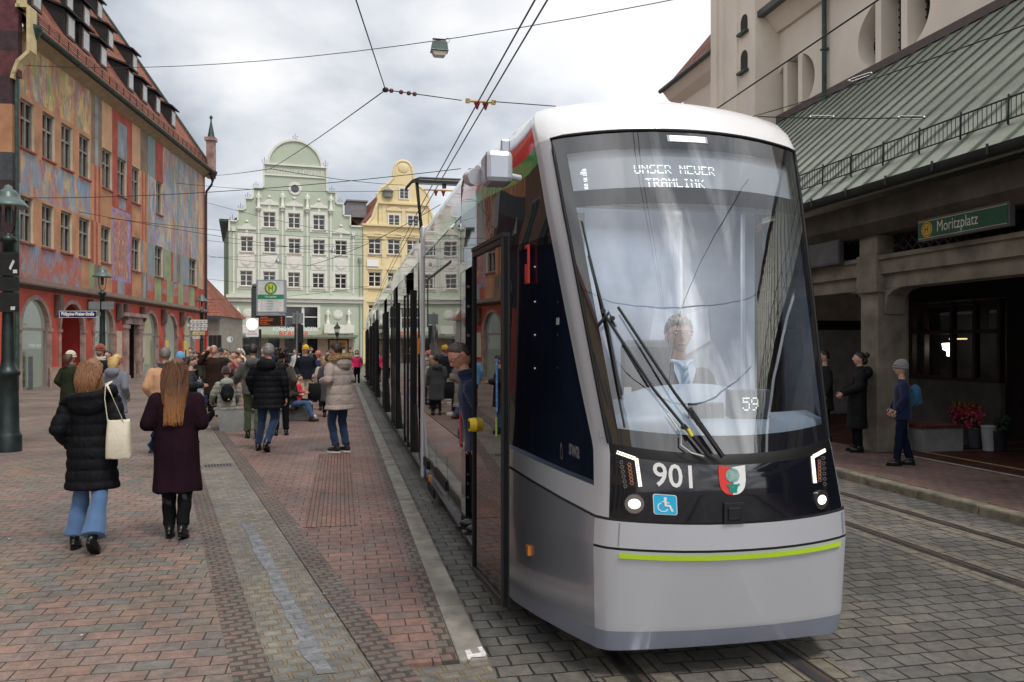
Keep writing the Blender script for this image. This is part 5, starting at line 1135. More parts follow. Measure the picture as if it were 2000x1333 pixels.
# slim buttress tower
tA, tB = st(1478, 13.2), st(1388, 13.2)
b = CB(); b.box(13.2,17.5,tA,tB,0,26); b.build('buttress', CRW, ch)
for px_, yt, yb in ((1454,30,62),(1454,100,138)):
    t = st(px_, 13.2); z0, z1 = zt(px_, yb, 13.2), zt(px_, yt, 13.2); b = CB()
    P = [(t-.22,z0),(t+.22,z0)]+[(t+.22*cos(PI*i/8), z1-.2+.22*sin(PI*i/8)) for i in range(9)]
    b.prism(P, 'x', 13.175, 13.19); b.box(13.05,13.2,t-.3,t+.3,z0-.1,z0-.02,1); b.build('slit_window', [SHDK, GUT], ch)
b = CB()
for px_ in (1400,1412,1440,1475): t = st(px_, 13.2); b.box(13.12,13.2,t-.12,t+.12,0,26)
b.build('lesene', CRW, ch)
# eave and roof over the nave, seen at the top
zn = zt(1600, -30, CS)+.6; tS = st(1475, CS)
b = CB(); b.box(CS-.45,CS+.1,2,tS,ZE2 if False else zt(1560,26,CS),zt(1560,26,CS)+.35); b.build('nave_cornice', CRW, ch) if False else None
b = CB(); zz0 = zt(1500,52,CS); zz1 = zz0+.02
b.prism([(CS-.1,zz0-.5),(CS-.35,zz0-.2),(CS-.5,zz0),(CS+.1,zz0)], 'y', 2, TEND+.3, 0)
P = CB(); 
co_ = b.build('nave_cornice', CRW, ch)
b = CB(); b.prism([(CS-.55,zz0),(CS-.6,zz0+.14),(CS+5.5,zz0+8.2),(CS+5.5,zz0+8)], 'y', 2, TEND+.4, 0); b.prism([(CS-.78,zz0-.05),(CS-.78,zz0+.15),(CS-.56,zz0+.15),(CS-.56,zz0-.05)], 'y', 2, TEND+.5, 1); b.build('roof', [brickmat('church tiles', (.40,.14,.085), (.30,.11,.07), (.08,.03,.025), .3, .2, .02, bd=.02), mat('dark zinc', (.06,.065,.07), .5)], ch)
for px_, y0_, y1_ in ((1487,60,240),(1617,0,188)):
    t = st(px_, CS); b = CB(); b.tube([(CS-.12,t,zz0-.3),(CS-.12,t,8.4)],.07,8)
    for k in range(3): b.box(CS-.2,CS-.02,t-.09,t+.09,9+k*1.6,9.05+k*1.6)
    b.build('downpipe', GUT if px_ > 1500 else mat('dark zinc', (.06,.065,.07), .5), ch)
# transept with hipped red roof behind
t0, t1 = st(1388,13.6), st(1306,13.6); 
tp = CB(); za = zt(1306,183,13.6); zb = zt(1385,130,13.6)
tp.box(14.0,24,tB,t1-.6,0,za,0); tp.prism([(13.6,za-.3),(13.35,za),(13.35,za+.05),(14,za+.1),(14,za-.5)], 'y', tB, t1, 0)
tp.build('transept_wall', CRW, ch)
b = CB(); zr = za+7.5; b.add([(13.3,tB,za+.05),(13.3,t1+.1,za+.05),(19,t1-5.2,zr),(19,tB,zr),(24,t1+.1,za+.05),(24,tB,za+.05)], [(0,1,2,3),(1,4,2),(4,5,3,2),(0,3,5)], 0); b.build('transept_roof', [TLR], ch)
b = CB(); b.tube([(13.25,tB,za+.08),(13.25,t1+.1,za+.08)],.09,8); b.build('gutter', mat('dark zinc', (.06,.065,.07), .5), ch)
# ------------------------------------------------ arcade
ar_ = thing('arcade', 'concrete station arcade with standing seam copper roof along the church', 'arcade', S2W(8.9, 12.2, 0), A)
AM = Matrix.Translation((-8.9, -12.2, 0))
def AB(): b = MB(); b.M = AM; return b
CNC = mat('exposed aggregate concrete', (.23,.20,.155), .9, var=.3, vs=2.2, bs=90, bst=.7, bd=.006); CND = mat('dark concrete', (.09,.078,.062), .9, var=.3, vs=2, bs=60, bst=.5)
T0_, T1_ = -4.0, 24.5; TX = st(1488, CS)
ZG, ZTOP = 4.45, 9.25
def patina():
    t = NT('patina copper roof'); v = t.obj(); n = t.noise(t.obj((1,.25,1)), 1.2, 5, .6); n2 = t.noise(v, 14, 4, .6)
    c = t.ramp(n.outputs[0], [(.3, (.22,.24,.205)), (.5, (.29,.31,.265)), (.7, (.37,.39,.335))]); c = t.mix(.5, c, t.ramp(n2.outputs[0], [(.35, (.75,.8,.75)), (.65, (1.15,1.12,1.1))]), 'MULTIPLY')
    t.base(c); t.p(Roughness=.42, Metallic=.25); return t.mt
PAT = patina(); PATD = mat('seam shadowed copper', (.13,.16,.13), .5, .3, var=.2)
b = AB(); b.add([(8.3,T0_,ZG),(CS,T0_,ZTOP),(CS,T1_,ZTOP),(8.3,T1_,ZG),(8.3,T0_,ZG-.12),(CS,T0_,ZTOP-.12),(CS,T1_,ZTOP-.12),(8.3,T1_,ZG-.12)], [(0,3,2,1),(4,5,6,7),(0,1,5,4),(1,2,6,5),(2,3,7,6),(3,0,4,7)])
rf_ = b.build('roof', PAT, ar_)
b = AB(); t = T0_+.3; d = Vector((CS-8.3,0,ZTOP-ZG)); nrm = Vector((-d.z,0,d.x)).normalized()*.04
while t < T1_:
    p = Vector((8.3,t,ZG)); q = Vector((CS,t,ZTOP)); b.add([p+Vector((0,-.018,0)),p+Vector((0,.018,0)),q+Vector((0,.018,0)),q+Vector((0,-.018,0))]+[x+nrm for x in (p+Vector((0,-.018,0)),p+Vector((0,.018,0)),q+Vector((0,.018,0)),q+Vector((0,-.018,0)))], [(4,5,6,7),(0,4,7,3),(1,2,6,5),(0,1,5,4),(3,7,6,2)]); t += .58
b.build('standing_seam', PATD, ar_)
b = AB(); b.box(CS-.12,CS-.005,T0_,T1_,ZTOP-.05,ZTOP+.16); b.build('flashing', mat('brown flashing', (.10,.075,.07), .6), ar_)
b = AB(); n = 8; vs = []
for y in (T0_, T1_):
    for i in range(n+1): an = PI+PI*i/n; vs.append((8.22+.11*cos(an), y, ZG+.02+.12*sin(an)))
b.add(vs, [(i,i+1,n+2+i,n+1+i) for i in range(n)], 0, True); t = T0_
while t < T1_: b.box(8.09,8.11,t,t+.03,ZG-.09,ZG+.05); t += 1.0
b.build('gutter', mat('dark gutter copper', (.035,.04,.038), .5, .3), ar_)
# snow fence on the roof
IR = mat('black iron', (.015,.015,.016), .5, bst=0); b = AB(); sx = 8.85; zr = ZG+(sx-8.3)*(ZTOP-ZG)/(CS-8.3); t = T0_; k = 0
b.cyl((sx,T0_,zr+.07),(sx,T1_,zr+.07),.012,n=6); b.cyl((sx,T0_,zr+.36),(sx,T1_,zr+.36),.014,n=6)
while t < T1_: b.cyl((sx,t,zr+.07),(sx,t,zr+.36),.006,n=5,cap=False); t += .085
b.build('snow_fence', IR, ar_)
t = T0_+.4
while t < T1_:
    b = AB(); b.tube([(sx-.02,t,zr+.4),(sx-.03,t,zr+.0),(sx+.0,t,zr-.02),(sx+.45,t,zr+.36)],.016,5); b.build('fence_bracket', IR, ar_); t += .87
# fascia beam, lattice zone, lower moulded beam, columns
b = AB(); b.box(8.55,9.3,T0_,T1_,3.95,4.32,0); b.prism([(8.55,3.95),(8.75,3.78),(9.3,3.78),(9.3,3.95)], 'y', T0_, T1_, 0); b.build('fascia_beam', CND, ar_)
b = AB(); b.box(8.86,9.36,T0_,T1_,3.12,3.36,0); b.box(8.82,9.38,T0_,T1_,3.36,3.43,0); b.box(8.93,9.33,T0_,T1_,2.88,3.12,0); b.build('lintel_beam', CNC, ar_)
cols = [12.22+4.35*i for i in range(-3, 3)]
for t in cols:
    b = AB(); b.box(8.84,9.40,t,t+.46,PZ,3.1); b.box(8.78,9.44,t-.04,t+.5,2.82,3.46); b.box(8.82,9.42,t-.01,t+.47,3.46,3.97)
    b.box(9.41,9.50,t+.08,t+.40,PZ,2.8); b.build('column', CNC, ar_, bev=.012)
    b = AB(); b.prism([(t-.5,2.88),(t-.04,2.88),(t-.04,2.45),(t-.12,2.75),(t-.25,2.84)], 'x', 8.94, 9.3); b.build('haunch', CNC, ar_); b = AB(); b.prism([(t+.96,2.88),(t+.5,2.88),(t+.5,2.45),(t+.58,2.75),(t+.71,2.84)], 'x', 8.94, 9.3); b.build('haunch', CNC, ar_)
def lattice(t0, t1, z0, z1, s_, mname):
    b = AB(); st_ = .2; k = t0-(z1-z0)
    while k < t1:
        for sg in (1,-1):
            a = (k, z0) if sg > 0 else (k, z1); c = (k+(z1-z0), z1) if sg > 0 else (k+(z1-z0), z0)
            lo_t, hi_t = max(a[0], t0), min(c[0], t1)
            if hi_t <= lo_t: continue
            f0 = (lo_t-a[0])/(c[0]-a[0]); f1 = (hi_t-a[0])/(c[0]-a[0]); A0 = (lo_t, a[1]+(c[1]-a[1])*f0); A1 = (hi_t, a[1]+(c[1]-a[1])*f1)
            d = Vector((A1[0]-A0[0], A1[1]-A0[1])); 
            if d.length < .02: continue
            d.normalize(); q = Vector((-d.y, d.x))*.018
            b.prism([(A0[0]+q.x,A0[1]+q.y),(A1[0]+q.x,A1[1]+q.y),(A1[0]-q.x,A1[1]-q.y),(A0[0]-q.x,A0[1]-q.y)], 'x', s_+(0 if sg > 0 else .012), s_+.012+(0 if sg > 0 else .012))
        k += st_
    b.build('lattice', IR, ar_)
for t in cols[1:5]: lattice(t+.48, t+4.3, 3.46, 3.95, 9.1, 'l')
lattice(8.4, 12.1, 2.55, 2.98, 12.9, 'l')
b = AB(); b.box(9.35,CS,T0_,T1_,4.3,4.36); b.build('ceiling', mat('dark ceiling', (.02,.018,.016), .9), ar_)  # ceiling colour near black, shade under the roof painted in
b = AB(); b.box(12.95,13.25,T0_,13.9,PZ,4.3); b.box(12.95,13.2,13.91,17.2,2.9,4.3); b.box(13.8,13.9,13.9,17.2,PZ,2.89); b.box(13.0,13.8,17.2,17.3,PZ,4.3); b.box(9.6,13.25,T0_-.2,T0_,PZ,4.3); b.build('rear_wall', mat('dark shop wall', (.018,.015,.014), .8), ar_)  # walls near black, the arcade's deep shade put into their colour
b = AB(); b.box(9.7,CS,19.6,19.8,2.6,4.2,0); b.box(9.7,CS,19.6,19.8,PZ,2.35,1); b.box(9.7,CS,19.58,19.8,2.35,2.6,2); b.build('passage_wall', [mat('lit cream plaster', (.85,.78,.66), .8), mat('grey panel wall', (.55,.55,.56), .8), SHDK], ar_)
# signs on the arcade
def on_s(px, py, s): t = st(px, s); return t, zt(px, py, s)
ss = 8.72; tl, zl_ = on_s(1797, 470, ss); tr, zr_ = on_s(1977, 393, ss); _, z1_ = on_s(1797, 431, ss)
z0_ = (zl_+on_s(1977,446,ss)[1])/2; z1_ = (z1_+zr_)/2
sg_ = thing('station_sign', 'dark green Moritzplatz name sign with yellow H disc under the arcade fascia', 'sign', S2W(ss, (tl+tr)/2, (z0_+z1_)/2), A); hw = abs(tl-tr)/2; hh = (z1_-z0_)/2
b = MB(); b.box(-.04,.05,-hw,hw,-hh,hh); b.build('frame', mat('sign frame', (.10,.10,.10), .5), sg_, bev=.006)
b = MB(); b.box(-.048,-.04,-hw+.03,hw-.03,-hh+.03,hh-.03,0); b.box(-.05,-.0485,-hw+.03,hw-.03,hh-.045,hh-.035,1); b.box(-.05,-.0485,-hw+.03,hw-.03,-hh+.035,-hh+.045,1); b.build('panel', [mat('sign green', (.008,.085,.045), .5, bst=0), mat('sign line', (.5,.45,.3), .5, bst=0)], sg_)
Ms = frameM((-.051,0,0), (0,-1,0), (0,0,1)); b = MB(); text_mb(b, 'Moritzplatz', .16, frameM((-.051,.06*hw,-.06), (0,-1,0), (0,0,1)), wid=.9*hw, bold=.0); b.build('lettering', mat('sign letters', (.68,.66,.55), .5, bst=0), sg_)
hx = hw*.76; b = MB(); b.cyl((-.05,hx,0),(-.054,hx,0),.115,n=28,mi=0); b.cyl((-.054,hx,0),(-.055,hx,0),.098,n=28,mi=1); b.cyl((-.055,hx,0),(-.056,hx,0),.085,n=28,mi=0); text_mb(b, 'H', .10, frameM((-.0565,hx,-.05), (0,-1,0), (0,0,1)), 1, .08, bold=.02); b.build('stop_symbol', [mat('sign amber', (.62,.36,.03), .5, bst=0), mat('sign green', (.008,.085,.045), .5)], sg_)
a_ = on_s(1600, 500, 8.75); o = thing('blank_sign_box', 'blank dark sign box hanging left of the arcade column', 'sign', S2W(8.75, st(1612,8.75), 3.45+.25), A); b = MB(); b.box(-.05,.05,-.5,1.6,-.32,.15); b.build('box', mat('grey sign box', (.06,.06,.065), .5), o, bev=.01); b = MB(); b.box(-.056,-.05,-.46,1.56,-.28,.11); b.build('face', mat('grey sign face', (.10,.10,.11), .5), o)
po_ = thing('poster_board', 'pale grey exhibition poster with a line drawing at the passage wall', 'poster', S2W(10.6, 19.5, 1.4), A)
b = MB(); b.box(-.6,.75,-.03,0,-1.25,.75); b.build('board', mat('poster pale', (.40,.44,.47), .7), po_); b = MB()
text_mb(b, 'm+', .14, frameM((-.4,-.035,.52), (1,0,0), (0,0,1)), wid=.22, bold=.03)
for k in range(3): b.box(.15,.35+.1*k,-.034,-.031,.12-.08*k,.135-.08*k)
b.tube([(-.3,-.04,-.35),(-.1,-.04,-.1),(.0,-.04,-.45),(.25,-.04,-.2),(.3,-.04,-.5),(-.35,-.04,-.6)],.012,5); b.build('drawing', mat('poster ink', (.02,.02,.02), .6), po_)
# flower shop in the dark: window frame, lamp, buckets, flowers
fs = thing('flower_shop', 'dark flower shop front with a lit window at the back of the arcade', 'shop front', S2W(12.9, 15.4, PZ), A)
b = MB(); FRM = mat('dark red frame', (.035,.01,.008), .5)
for y in (-1.4,-.75,-.1,.75,1.15,1.75): b.box(-.06,.06,y-.04,y+.04,1.1,2.75)
for z in (1.1,2.1,2.7): b.box(-.05,.05,-1.4,1.75,z-.04,z+.04)
b.build('window_frame', FRM, fs); b = MB(); b.quad((0,-1.36,1.15),(0,1.7,1.15),(0,1.7,2.68),(0,-1.36,2.68)); b.build('window', glassmat('dark shop glass', (.7,.7,.7), .0, 1.35), fs)
b = MB(); b.box(-.05,.05,-1.45,1.8,0,1.05); b.build('parapet', mat('pale parapet', (.16,.16,.16), .8), fs)
yl = st(1843,13.1)-15.4; b = MB(); b.lathe([(.02,-.17),(.05,-.16),(.05,-.06),(.13,-.02),(.15,.12),(.001,.13)], (.3,yl-.05,zt(1843,686,13.1)-PZ+.05), 12); b.build('lamp', emis('shop lamp', (1,.95,.82), 4), fs)
b = MB(); b.box(.3,.33,yl-.55,yl-.05,zt(1843,664,13.1)-PZ,zt(1843,664,13.1)-PZ+.03); b.build('tube_light', emis('tube light', (1,.8,.35), 1.2), fs)
def flowers(px, py, s_, col, lab, pot='grey', n=40, h=.35):
    t = st(px, s_); base = PZ; o = thing('flower_bucket', lab, 'flower bucket', S2W(s_, t, PZ), A, 'flower buckets in the arcade'); b = MB()
    b.lathe([(.09,0),(.10,.02),(.13,h),(.14,h+.01),(.12,h-.02)], (0,0,0), 16); b.build('bucket', mat('bucket '+pot, {'grey':(.10,.11,.13),'white':(.55,.56,.58),'dark':(.03,.03,.04)}[pot], .5), o)
    if col:
        b = MB(); r2 = random.Random(px)
        for _ in range(n):
            a, rr, z = r2.uniform(0,6.28), r2.uniform(0,.2), h+r2.uniform(.02,.28); c = Vector((rr*cos(a),rr*sin(a),z))
            b.tube([Vector((0,0,h-.05)), c], .004, 3, 1); b.ell(c, r2.uniform(.022,.04), 4, 0)
            d = Vector((r2.uniform(-1,1),r2.uniform(-1,1),r2.uniform(-.2,.6))).normalized()*.09; b.add([c-d*.3, c+d+Vector((0,0,.02)), c+d*.7+d.cross(Vector((0,0,1)))*.3],[(0,1,2)],1)
        b.build('flowers', [mat('petals %g %g' % (col[0], col[1]), col, .7), mat('leaf green', (.03,.07,.02), .7)], o)
for a in ((1875,0,11.6,(.5,.03,.10),'pink flowers in a grey bucket, nearest the pale parapet'),(1888,0,11.2,(.45,.02,.05),'crimson flowers in a grey bucket, middle of the pink and red row'),(1905,0,11.0,(.55,.06,.12),'rosy flowers in a grey bucket, right end of the pink row'),(1893,0,12.3,(.7,.14,.02),'orange flowers in a bucket behind the pink row'),(1868,0,12.5,(.5,.35,.05),'yellow flowers in a bucket under the shop window')): flowers(*a)
flowers(1932,0,10.9,None,'empty tall white vase standing apart on the red tiles','white',h=.42); flowers(1952,0,11.0,(.02,.05,.03),'dark leafy bunch in a dark bucket right of the white vase','dark')
# ================================================= street furniture and wires
GRNI = mat('dark green cast iron', (.018,.032,.031), .4, .2, var=.3, vs=6); GRNS = mat('lamp shade green', (.10,.145,.13), .35, .1, var=.15)
GREY = mat('grey sign back', (.20,.22,.23), .5); BLK = mat('black sign back', (.012,.014,.014), .6, var=.3, vs=8); STK = mat('sticker white', (.7,.7,.68), .6, bst=0); CLAMP = mat('steel clamp', (.4,.4,.4), .35, .9, bst=0)
def lamp_post(pos, label, h=4.55, big=False):
    o = thing('street_lamp', label, 'street lamp', pos, .4, 'green street lamps along the square'); k = h/4.55
    b = MB(); b.lathe([(.21,0),(.21,.25),(.19,.30),(.17,.34),(.16,.9),(.15,1.28),(.18,1.30),(.185,1.36),(.15,1.40),(.12,1.46),(.105,1.55),(.09,2.4*k),(.085,3.55*k),(.13,3.57*k),(.13,3.64*k),(.06,3.68*k),(.05,3.72*k)], n=20)
    b.build('post', GRNI, o)
    b = MB()
    for s_ in (-1, 1): b.tube([(0,0,3.68*k),(s_*.09,0,3.78*k),(s_*.11,0,3.95*k),(s_*.11,0,4.25*k)], .014, 6)
    b.cyl((0,0,3.9*k),(0,0,4.15*k),.045,.05,10); b.build('yoke', GRNI, o)
    b = MB(); b.lathe([(.30,4.16*k),(.31,4.18*k),(.30,4.20*k),(.22,4.29*k),(.17,4.33*k),(.165,4.38*k),(.11,4.45*k),(.07,4.47*k),(.06,4.52*k),(.001,4.55*k)], n=24); b.lathe([(.29,4.165*k),(.05,4.2*k)], n=24); b.build('shade', GRNS, o)
    return o
p = pix(16, 882, PZ); lpa = lamp_post((p.x, p.y, PZ), 'green street lamp in the foreground at the left edge with black sign backs')
def board(par, y, x0, x1, z0, z1, m, nm='sign_plate', r=.03):
    b = MB(); P = [(a+(x0+x1)/2, c+(z0+z1)/2) for a, c in rrect(x1-x0, z1-z0, r)]; b.prism(P, 'y', y-.012, y+.012); return b.build(nm, m, par)
so_ = thing('traffic_sign_stack', 'three black sign backs with stickers clamped to the near green lamp post', 'signs', (p.x, p.y, PZ), .0)
for z0, z1, x1 in ((2.98,3.38,.28),(2.72,2.96,.28),(2.37,2.70,.28)):
    pl = board(so_, -.16, -.14, x1, z0, z1, BLK); b = MB()
    for z in (z0+.12, (z0+z1)/2+.05): b.lathe([(.118,z),(.122,z),(.122,z+.05),(.118,z+.05)], n=14); b.box(-.02,.05,-.17,-.1,z,z+.05)
    b.build('clamp', CLAMP, pl)
b = MB(); b.add([(.12,-.178,3.11),(.15,-.178,3.07),(.22,-.178,3.22),(.19,-.178,3.25)], [(0,1,2,3)]); b.add([(.19,-.178,3.02),(.26,-.178,3.02),(.26,-.178,3.08),(.19,-.178,3.08)], [(0,1,2,3)]); b.add([(.15,-.178,2.40),(.22,-.178,2.40),(.23,-.178,2.46),(.15,-.178,2.46)], [(0,1,2,3)]); b.build('sticker', STK, so_)
p = pix(200, 742, PZ); D2 = 28.0; p = Vector(((200-1000)/F*D2, D2, PZ)); lamp_post(p, 'green street lamp carrying the blue street name plate before the red arches')
def rel(px, py): q = at(px, D2, py); return q.x-p.x, q.z-PZ
o = thing('street_name_sign', 'blue enamel street name plate with white gothic lettering on an arm', 'sign', p, 0)
x0, z0 = rel(121, 620); x1, z1 = rel(192, 609); b = MB(); b.box(x0,x1,-.15,-.13,z0,z1,0); b.box(x0-.02,x1+.02,-.145,-.125,z0-.02,z1+.02,1); b.build('plate', [mat('enamel blue', (.01,.015,.09), .3, bst=0), STK], o)
b = MB(); text_mb(b, 'Philippine-Welser-Straße', (z1-z0)*.6, frameM(((x0+x1)/2, -.152, z0+.055), (1,0,0), (0,0,1)), wid=(x1-x0)*.9, bold=.035); b.build('lettering', WLET, o)
b = MB(); b.box(x1,.0,-.15,-.12,z0+.04,z1-.02); b.build('arm', GREY, o)
o = thing('sign_back_pair', 'two grey sign backs side by side on the lamp with the street name', 'signs', p, 0)
for a, c in ((177,199),(202,226)): x0, z0 = rel(a, 605); x1, z1 = rel(c, 590); board(o, -.13, x0, x1, z0, z1, GREY)
D3 = 43; p = Vector(((394-1000)/F*D3, D3, PZ)); lamp_post(p, 'farthest green street lamp near the house corner with white direction signs')
def rel3(px, py): q = at(px, D3, py); return q.x-p.x, q.z-PZ
o = thing('direction_signs', 'stack of white and yellow direction signs on the farthest green lamp', 'signs', p, 0)
for (a, y0, c, y1, m) in ((374,632,407,625,STK),(374,640,407,633,STK),(374,646,406,641,STK),(378,655,402,648,mat('sign cream', (.62,.55,.3), .6)),(378,662,393,657,STK),(368,638,373,633,STK)):
    x0, z0 = rel3(a, y0); x1, z1 = rel3(c, y1); pl = board(o, -.14, x0, x1, z0, z1, m, r=.02); b = MB()
    for k in range(4): b.box(x0+.1+k*.2,x0+.2+k*.2,-.156,-.153,z0+.06,z0+.1)
    b.build('print', GREY, pl)
# red post
p = pix(404, 725, PZ); p = Vector(((403-1000)/F*46, 46, PZ)); o = thing('red_post', 'thin red post with a small red sign beside the direction signs', 'post', p); b = MB(); b.cyl((0,0,0),(0,0,2.6),.05); b.box(-.12,.12,-.06,-.04,2.4,2.75); b.build('post', mat('red post paint', (.5,.03,.03), .5), o)
# stop pillar with timetable sign
D4 = 24.0; p = Vector(((497-1000)/F*D4, D4, PZ)); PILG = mat('anthracite steel', (.07,.08,.085), .45, .3)
def r4(px, py): q = at(px, D4, py); return q.x-p.x, q.z-PZ
o = thing('stop_pillar', 'anthracite tram stop pillar with green yellow H sign and orange departure display', 'stop sign', p)
_, zt_ = r4(497, 562); b = MB(); b.box(-.075,.075,-.06,.06,0,zt_-.02); b.ell((0,0,zt_+.03),.075,8); b.cyl((-.12,.1,0),(-.12,.1,2.4),.05); b.cyl((.12,.1,0),(.12,.1,2.3),.05); b.build('pillar', PILG, o)
x0, z0 = r4(502, 612); x1, z1 = r4(559, 547); b = MB(); b.box(x0,x1,-.08,.06,z0,z1); b.build('sign_case', mat('sign case grey', (.33,.34,.38), .45, .2), o, bev=.01)
b = MB(); b.box(x0+.05,x1-.05,-.085,-.08,z0+.04,z1-.04,0); gz = z0+(z1-z0)*.42; b.box(x0+.05,x1-.05,-.09,-.0855,gz,gz+.13,1); xc = (x0+x1)/2; zc = z1-.25
b.cyl((xc,-.086,zc),(xc,-.09,zc),.18,n=32,mi=1); b.cyl((xc,-.09,zc),(xc,-.093,zc),.135,n=32,mi=2); text_mb(b, 'H', .17, frameM((xc,-.094,zc-.085), (1,0,0), (0,0,1)), 1, .14, bold=.03)
text_mb(b, 'Moritzplatz', .055, frameM((xc,-.0915,gz+.04), (1,0,0), (0,0,1)), 0, .34, bold=.02)
for k in range(4):
    z = gz-.07-k*.078; text_mb(b, ('1','2','22','22')[k], .04, frameM((x0+.16,-.0865,z), (1,0,0), (0,0,1)), 3, None); text_mb(b, ('Göggingen','Haunstetten Nord','Oberhausen','Messezentrum')[k] if k in (9,) else ('Göggingen','Augsburg West','Frauentor','Haunstetten')[k], .032, frameM((x0+.28,-.0865,z), (1,0,0), (0,0,1)), 4, .22, align='LEFT')
b.build('panel', [mat('panel white', (.66,.67,.64), .5, bst=0), mat('stop green', (.01,.26,.12), .5, bst=0), mat('stop yellow', (.75,.62,.04), .5, bst=0), mat('line red', (.6,.1,.08), .5, bst=0), mat('panel print', (.15,.35,.28), .5, bst=0)], o)
xa, za = r4(502, 637); xb, zb = r4(558, 617); b = MB(); b.box(xa,xb,-.07,.07,za-.03,zb+.06); dsp = b.build('display_case', mat('sign case grey', (.33,.34,.38), .45, .2), o); b = MB(); b.box(xa+.0,xb,-.075,-.07,za,zb); b.build('display', BLKP, dsp)
b = MB(); r2 = random.Random(3)
for k in range(5):
    z = zb-.05-k*.05; x = xa+.12; [b.box(x+j*.028,x+j*.028+.014,-.078,-.0755,z-.006,z+.006) for j in range(r2.randint(5,14))]; b.box(xb-.12,xb-.08,-.078,-.0755,z-.006,z+.006)
b.build('display_lines', emis('orange led', (1,.2,.03), .5), dsp)
# replacement stop sign, bright white
p2 = at(493.5, 23.6, 640); o = thing('temporary_stop_sign', 'small white replacement-stop sign with pale glowing disc below the tall stop pillar', 'stop sign', p2); b = MB(); P = rrect(.36,.54,.02); b.prism([(x,z) for x,z in P], 'y', -.05, -.0); b.build('plate', WLET, o)
b = MB(); b.cyl((0,-.056,.09),(0,-.05,.09),.165,n=28,mi=0); b.build('disc', emis('pale yellow disc', (1,1,.78), .9), o); b = MB(); text_mb(b, 'Ersatz-', .045, frameM((0,-.052,-.14), (1,0,0), (0,0,1)), wid=.2); text_mb(b, 'haltestelle', .045, frameM((0,-.052,-.21), (1,0,0), (0,0,1)), wid=.29); b.build('lettering', mat('sign red letters', (.5,.1,.15), .6), o)
# traffic light seen from behind
D5 = 34.0; p = Vector(((580-1000)/F*D5, D5, PZ-.01)); o = thing('traffic_light', 'black backed traffic light with grey board above on a steel pole', 'traffic light', p)
def r5(px, py): q = at(px, D5, py); return q.x-p.x, q.z-PZ
b = MB(); b.cyl((0,0,0),(0,0,r5(580,608)[1]),.045); b.build('pole', CLAMP, o); x0,z0 = r5(570,632); x1,z1 = r5(591,611); board(o, .09, x0, x1, z0, z1, GREY)
for a, c in ((574,580),(582,590)):
    x0,z0 = r5(a,670); x1,z1 = r5(c,634); b = MB(); b.box(x0,x1,.06,.22,z0,z1)
    for k in range(3): zz_ = z0+(z1-z0)*(k+.5)/3; b.tube([(x0+.02,.22,zz_+.06),((x0+x1)/2,.34,zz_+.09),(x1-.02,.22,zz_+.06)], .02, 5)
    b.build('signal_head', BLK, o)
# round clock-like blue sign
p = at(449.5, 52, 663); o = thing('round_sign', 'round white and turquoise sign on a thin pole by the green house corner', 'sign', (p.x, p.y, PZ-.01)); b = MB(); z = p.z-PZ; b.cyl((0,0,0),(0,0,z+.3),.035); o1 = b.build('pole', CLAMP, o); b = MB(); b.cyl((0,-.06,z),(0,-.03,z),.19,n=24,mi=0); b.add([(.17*cos(a), -.065, z+.17*sin(a)) for a in [-.9+2.2*i/10 for i in range(11)]], [tuple(range(11))], 1); b.build('disc', [WLET, mat('turquoise', (.02,.55,.6), .5)], o)
# old lantern
D6 = 62; p = Vector(((658.5-1000)/F*D6, D6, PZ-.01)); o = thing('old_lantern', 'black hexagonal street lantern on a slim post before the green house', 'street lantern', p); zt_ = at(0, D6, 632).z-PZ
b = MB(); b.lathe([(.12,0),(.12,.4),(.06,.6),(.045,zt_-1.1),(.08,zt_-1.05),(.03,zt_-1.0)], n=10); b.build('post', IR, o); b = MB(); b.lathe([(.1,zt_-1.0),(.24,zt_-.35),(.28,zt_-.33),(.12,zt_-.12),(.05,zt_-.05),(.03,zt_+.12)], n=6, sm=False); l_ = b.build('lantern_frame', IR, o); b = MB(); b.lathe([(.105,zt_-.95),(.235,zt_-.4)], n=6, sm=False); b.build('glass', mat('lantern glass', (.55,.52,.42), .3, bst=0), l_)
# bench: concrete block with wooden slats
p = pix(452, 842, PZ); bo = thing('stone_bench', 'concrete block bench with grey wooden slats at the gutter end', 'bench', p, rad(6)); BCN = mat('bench concrete', (.26,.27,.26), .85, var=.2, vs=3, bs=60, bst=.4)
b = MB(); b.prism([(-.24,0),(.24,0),(.28,.34),(.34,.34),(.34,.44),(-.34,.44),(-.34,.34),(-.28,.34)], 'y', 0, 1.5); b.box(.3,1.0,.25,.75,0,.42); b.build('block', BCN, bo, bev=.012)
b = MB()
for i in range(9): b.box(-.37,.37,.0+i*.168,.155+i*.168,.45,.49)
for i in range(4): b.box(.38,1.1,.2+i*.168,.355+i*.168,.43,.47)
b.build('slats', mat('weathered wood', (.30,.28,.24), .85, var=.3, vs=9), bo)
